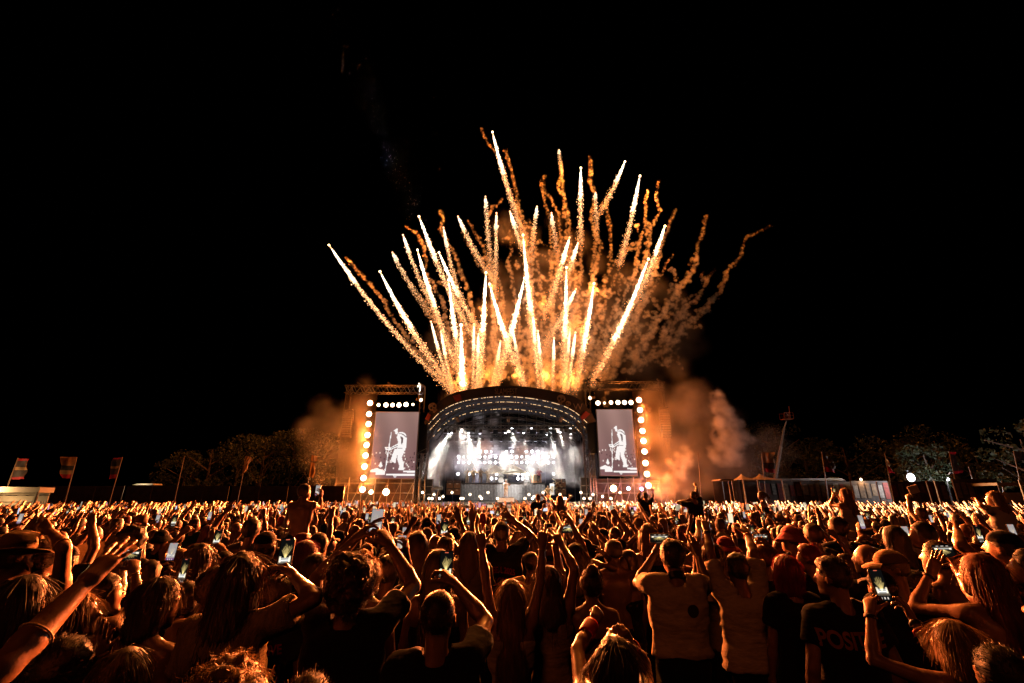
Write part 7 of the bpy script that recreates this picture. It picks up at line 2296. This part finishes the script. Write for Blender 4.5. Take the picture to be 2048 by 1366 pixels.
# ================================================================== the rest of the crowd: one mass of small figures
frg = np.random.default_rng(17)
def low_person(pose, hairkind, rg):
    """small figure of about 130 triangles: V, F(tris), part index per vertex (0 skin, 1 hair, 2 top)"""
    Vs, Fs, Ps = [], [], []
    def add(V, F, p):
        b = sum(len(v) for v in Vs)
        Vs.append(np.array(V, float)); Fs.append(np.array(F) + b); Ps.append(np.full(len(V), p))
    def loft(rings, n, part, cap=True):
        V, F = [], []
        for (c, rx, ry) in rings:
            for i in range(n):
                a = 2 * PI * i / n
                V.append((c[0] + rx * math.cos(a), c[1] + ry * math.sin(a), c[2]))
        for j in range(len(rings) - 1):
            for i in range(n):
                a, b = j * n + i, j * n + (i + 1) % n
                F += [(a, b, b + n), (a, b + n, a + n)]
        if cap:
            m = (len(rings) - 1) * n
            F += [(m, m + i, m + i + 1) for i in range(1, n - 1)]
        add(V, F, part)
    loft([((0, 0, 1.20), .17, .12), ((0, 0, 1.40), .20, .09), ((0, 0, 1.47), .12, .07), ((0, 0, 1.50), .06, .06)], 6, 2)
    loft([((0, 0, 1.46), .055, .055), ((0, .01, 1.55), .055, .06), ((0, .02, 1.60), .07, .085), ((0, .015, 1.68), .075, .095), ((0, .01, 1.74), .045, .06)], 6, 0)
    hz = 1.36 if hairkind == 1 else (1.56 if hairkind == 0 else 1.60)
    g = 0.012 if hairkind < 2 else 0.035
    loft([((0, -.05, hz), .07 + g, .05 + g), ((0, -.025, 1.62), .078 + g, .082 + g), ((0, -.012, 1.70), .074 + g, .090 + g), ((0, -.01, 1.755), .045 + g, .055 + g)], 7, 1)
    def arm(S, E, W, bare):
        def tube(a, b, r0, r1, part):
            a = np.array(a); b = np.array(b); d = b - a; d /= np.linalg.norm(d)
            u = np.cross(d, [0.2, 1, 0.1]); u /= np.linalg.norm(u); v = np.cross(d, u)
            V = [a + (u * math.cos(t) + v * math.sin(t)) * r0 for t in (0, 1.57, 3.14, 4.71)] + [b + (u * math.cos(t) + v * math.sin(t)) * r1 for t in (0, 1.57, 3.14, 4.71)]
            F = []
            for i in range(4):
                j = (i + 1) % 4
                F += [(i, j, 4 + j), (i, 4 + j, 4 + i)]
            F += [(4, 5, 6), (4, 6, 7)]
            add(V, F, part)
        tube(S, E, .05, .042, 0 if bare else 2); tube(E, W, .040, .028, 0)
        d = (np.array(W) - E); d /= np.linalg.norm(d)
        tube(W, np.array(W) + d * 0.17, .045, .03, 0)
    for s in (-1, 1):
        up = pose == 'both' or (pose == 'one' and s == 1)
        S = (s * .17, 0, 1.43)
        if up:
            o = rg.uniform(-0.06, 0.16); f = rg.uniform(0.0, 0.2)
            E = (s * (.22 + o), .08 + f * .5, 1.62 + rg.uniform(-.08, .06)); W = (s * (.15 + o * 0.8), .18 + f, 1.86 + rg.uniform(-.08, .06))
        else:
            E = (s * .24, -.02, 1.15); W = (s * .22, .12, 0.95)
        arm(S, E, W, rg.random() < 0.6)
    return np.concatenate(Vs), np.concatenate(Fs), np.concatenate(Ps)
LP = [low_person(('one' if k in (4, 11, 15) else 'both' if k == 8 else 'down'), k % 3, frg) for k in range(18)]
pts = []
y = 13.6
while y < 45.0:
    step = 0.62 + (y - 13.6) * 0.006
    half = min(y * 1.16 + 1.0, 50.0)
    xs = np.arange(-half, half, step)
    xs = xs + frg.normal(size=len(xs)) * 0.16
    ys_ = y + frg.normal(size=len(xs)) * 0.16
    for a, b in zip(xs, ys_):
        if frg.random() < 0.97:
            pts.append((a, b))
    y += step * 0.95
# nearest fill between the named people
cnt = 0
grid = {}
for (a, b) in spots + occupied:
    grid.setdefault((int(a // 1), int(b // 1)), []).append((a, b))
for _ in range(9000):
    b = math.sqrt(frg.uniform(8.5 ** 2, 13.6 ** 2)); a = frg.uniform(-1, 1) * b * 1.15
    near = [q for i in (-1, 0, 1) for j in (-1, 0, 1) for q in grid.get((int(a // 1) + i, int(b // 1) + j), [])]
    if all((a - q[0]) ** 2 + (b - q[1]) ** 2 > 0.36 for q in near):
        pts.append((a, b)); grid.setdefault((int(a // 1), int(b // 1)), []).append((a, b)); cnt += 1
pts = np.array(pts)
SKC = np.array([(0.38, 0.21, 0.135), (0.30, 0.16, 0.09), (0.17, 0.085, 0.045)])
HRC = np.array([(0.011, 0.006, 0.004), (0.032, 0.016, 0.008), (0.22, 0.13, 0.055), (0.011, 0.006, 0.004), (0.12, 0.04, 0.014), (0.2, 0.012, 0.012)])
TPC = np.array([(0.012, 0.012, 0.013), (0.03, 0.03, 0.035), (0.16, 0.155, 0.15), (0.6, 0.58, 0.55), (0.42, 0.33, 0.22), (0.02, 0.03, 0.08), (0.05, 0.06, 0.09), (0.012, 0.012, 0.013)])
VV, FF, CC = [], [], []
b = 0
far_phone = []
kind = frg.integers(0, len(LP), len(pts))
for k in range(len(LP)):
    V, F, Pt = LP[k]
    sel = pts[kind == k]; n = len(sel)
    if n == 0:
        continue
    s = frg.uniform(0.90, 1.04, n); rz = np.arctan2(sel[:, 0], 50 - sel[:, 1]) + frg.normal(size=n) * 0.25
    c, sn = np.cos(rz), np.sin(rz)
    X = (V[None, :, 0] * c[:, None] - V[None, :, 1] * sn[:, None]) * s[:, None] + sel[:, 0:1]
    Yy = (V[None, :, 0] * sn[:, None] + V[None, :, 1] * c[:, None]) * s[:, None] + sel[:, 1:2]
    Z = V[None, :, 2] * s[:, None]
    VV.append(np.stack([X, Yy, Z], 2).reshape(-1, 3))
    FF.append((F[None] + (np.arange(n) * len(V))[:, None, None]).reshape(-1, 3) + b)
    col = np.stack([SKC[frg.choice(3, n, p=[.55, .3, .15])], HRC[frg.choice(6, n, p=[.3, .26, .2, .13, .07, .04])], TPC[frg.integers(0, 8, n)]], 1)
    CC.append(col[:, Pt, :].reshape(-1, 3))
    b += n * len(V)
    for i in np.nonzero(frg.random(n) < 0.10)[0]:
        far_phone.append((sel[i, 0] - 0.1 * sn[i], sel[i, 1] + 0.3, 1.80 * s[i] + frg.uniform(0.0, 0.15), rz[i]))
me = np_mesh('crowd', np.concatenate(VV), np.concatenate(FF))
vcolor(me, np.concatenate(CC))
M_crowd = attr_mat('crowd_skin_hair_cloth', rough=0.6)
o = new_obj('crowd', me, None, M_crowd); o['kind'] = 'stuff'
o['label'] = 'dense mass of concertgoers filling the field up to the stage'
V, F, C = [], [], []
for (x, y_, z, a) in far_phone:
    w, hgt = (0.04, 0.08) if frg.random() < 0.8 else (0.08, 0.04)
    u = np.array([math.cos(a), math.sin(a), 0]) * w
    c0 = np.array([x, y_, z]); up = np.array([0, 0, hgt])
    dn = np.array([-math.sin(a), math.cos(a), 0]) * 0.008
    i = len(V)
    V += [c0 - u - up, c0 + u - up, c0 + u + up, c0 - u + up, c0 - u - up + dn, c0 + u - up + dn, c0 + u + up + dn, c0 - u + up + dn]
    F += [(i, i + 1, i + 2, i + 3)]
    F += [(i + 4, i + 7, i + 6, i + 5), (i, i + 4, i + 5, i + 1), (i + 1, i + 5, i + 6, i + 2), (i + 2, i + 6, i + 7, i + 3), (i + 3, i + 7, i + 4, i)]
    t = frg.random()
    cl = np.array([0.9, 0.75, 0.5]) if t < 0.6 else (np.array([0.7, 0.75, 0.9]) if t < 0.85 else np.array([0.9, 0.5, 0.7]))
    cl = cl * frg.uniform(0.25, 1.2)
    C += [cl] * 4 + [cl * 0.0] * 4
o = new_obj('crowd_phones', np_mesh('crowd_phones', np.array(V), np.array(F), False), None, M_phonescreen); vcolor(o.data, np.array(C)); o['kind'] = 'stuff'
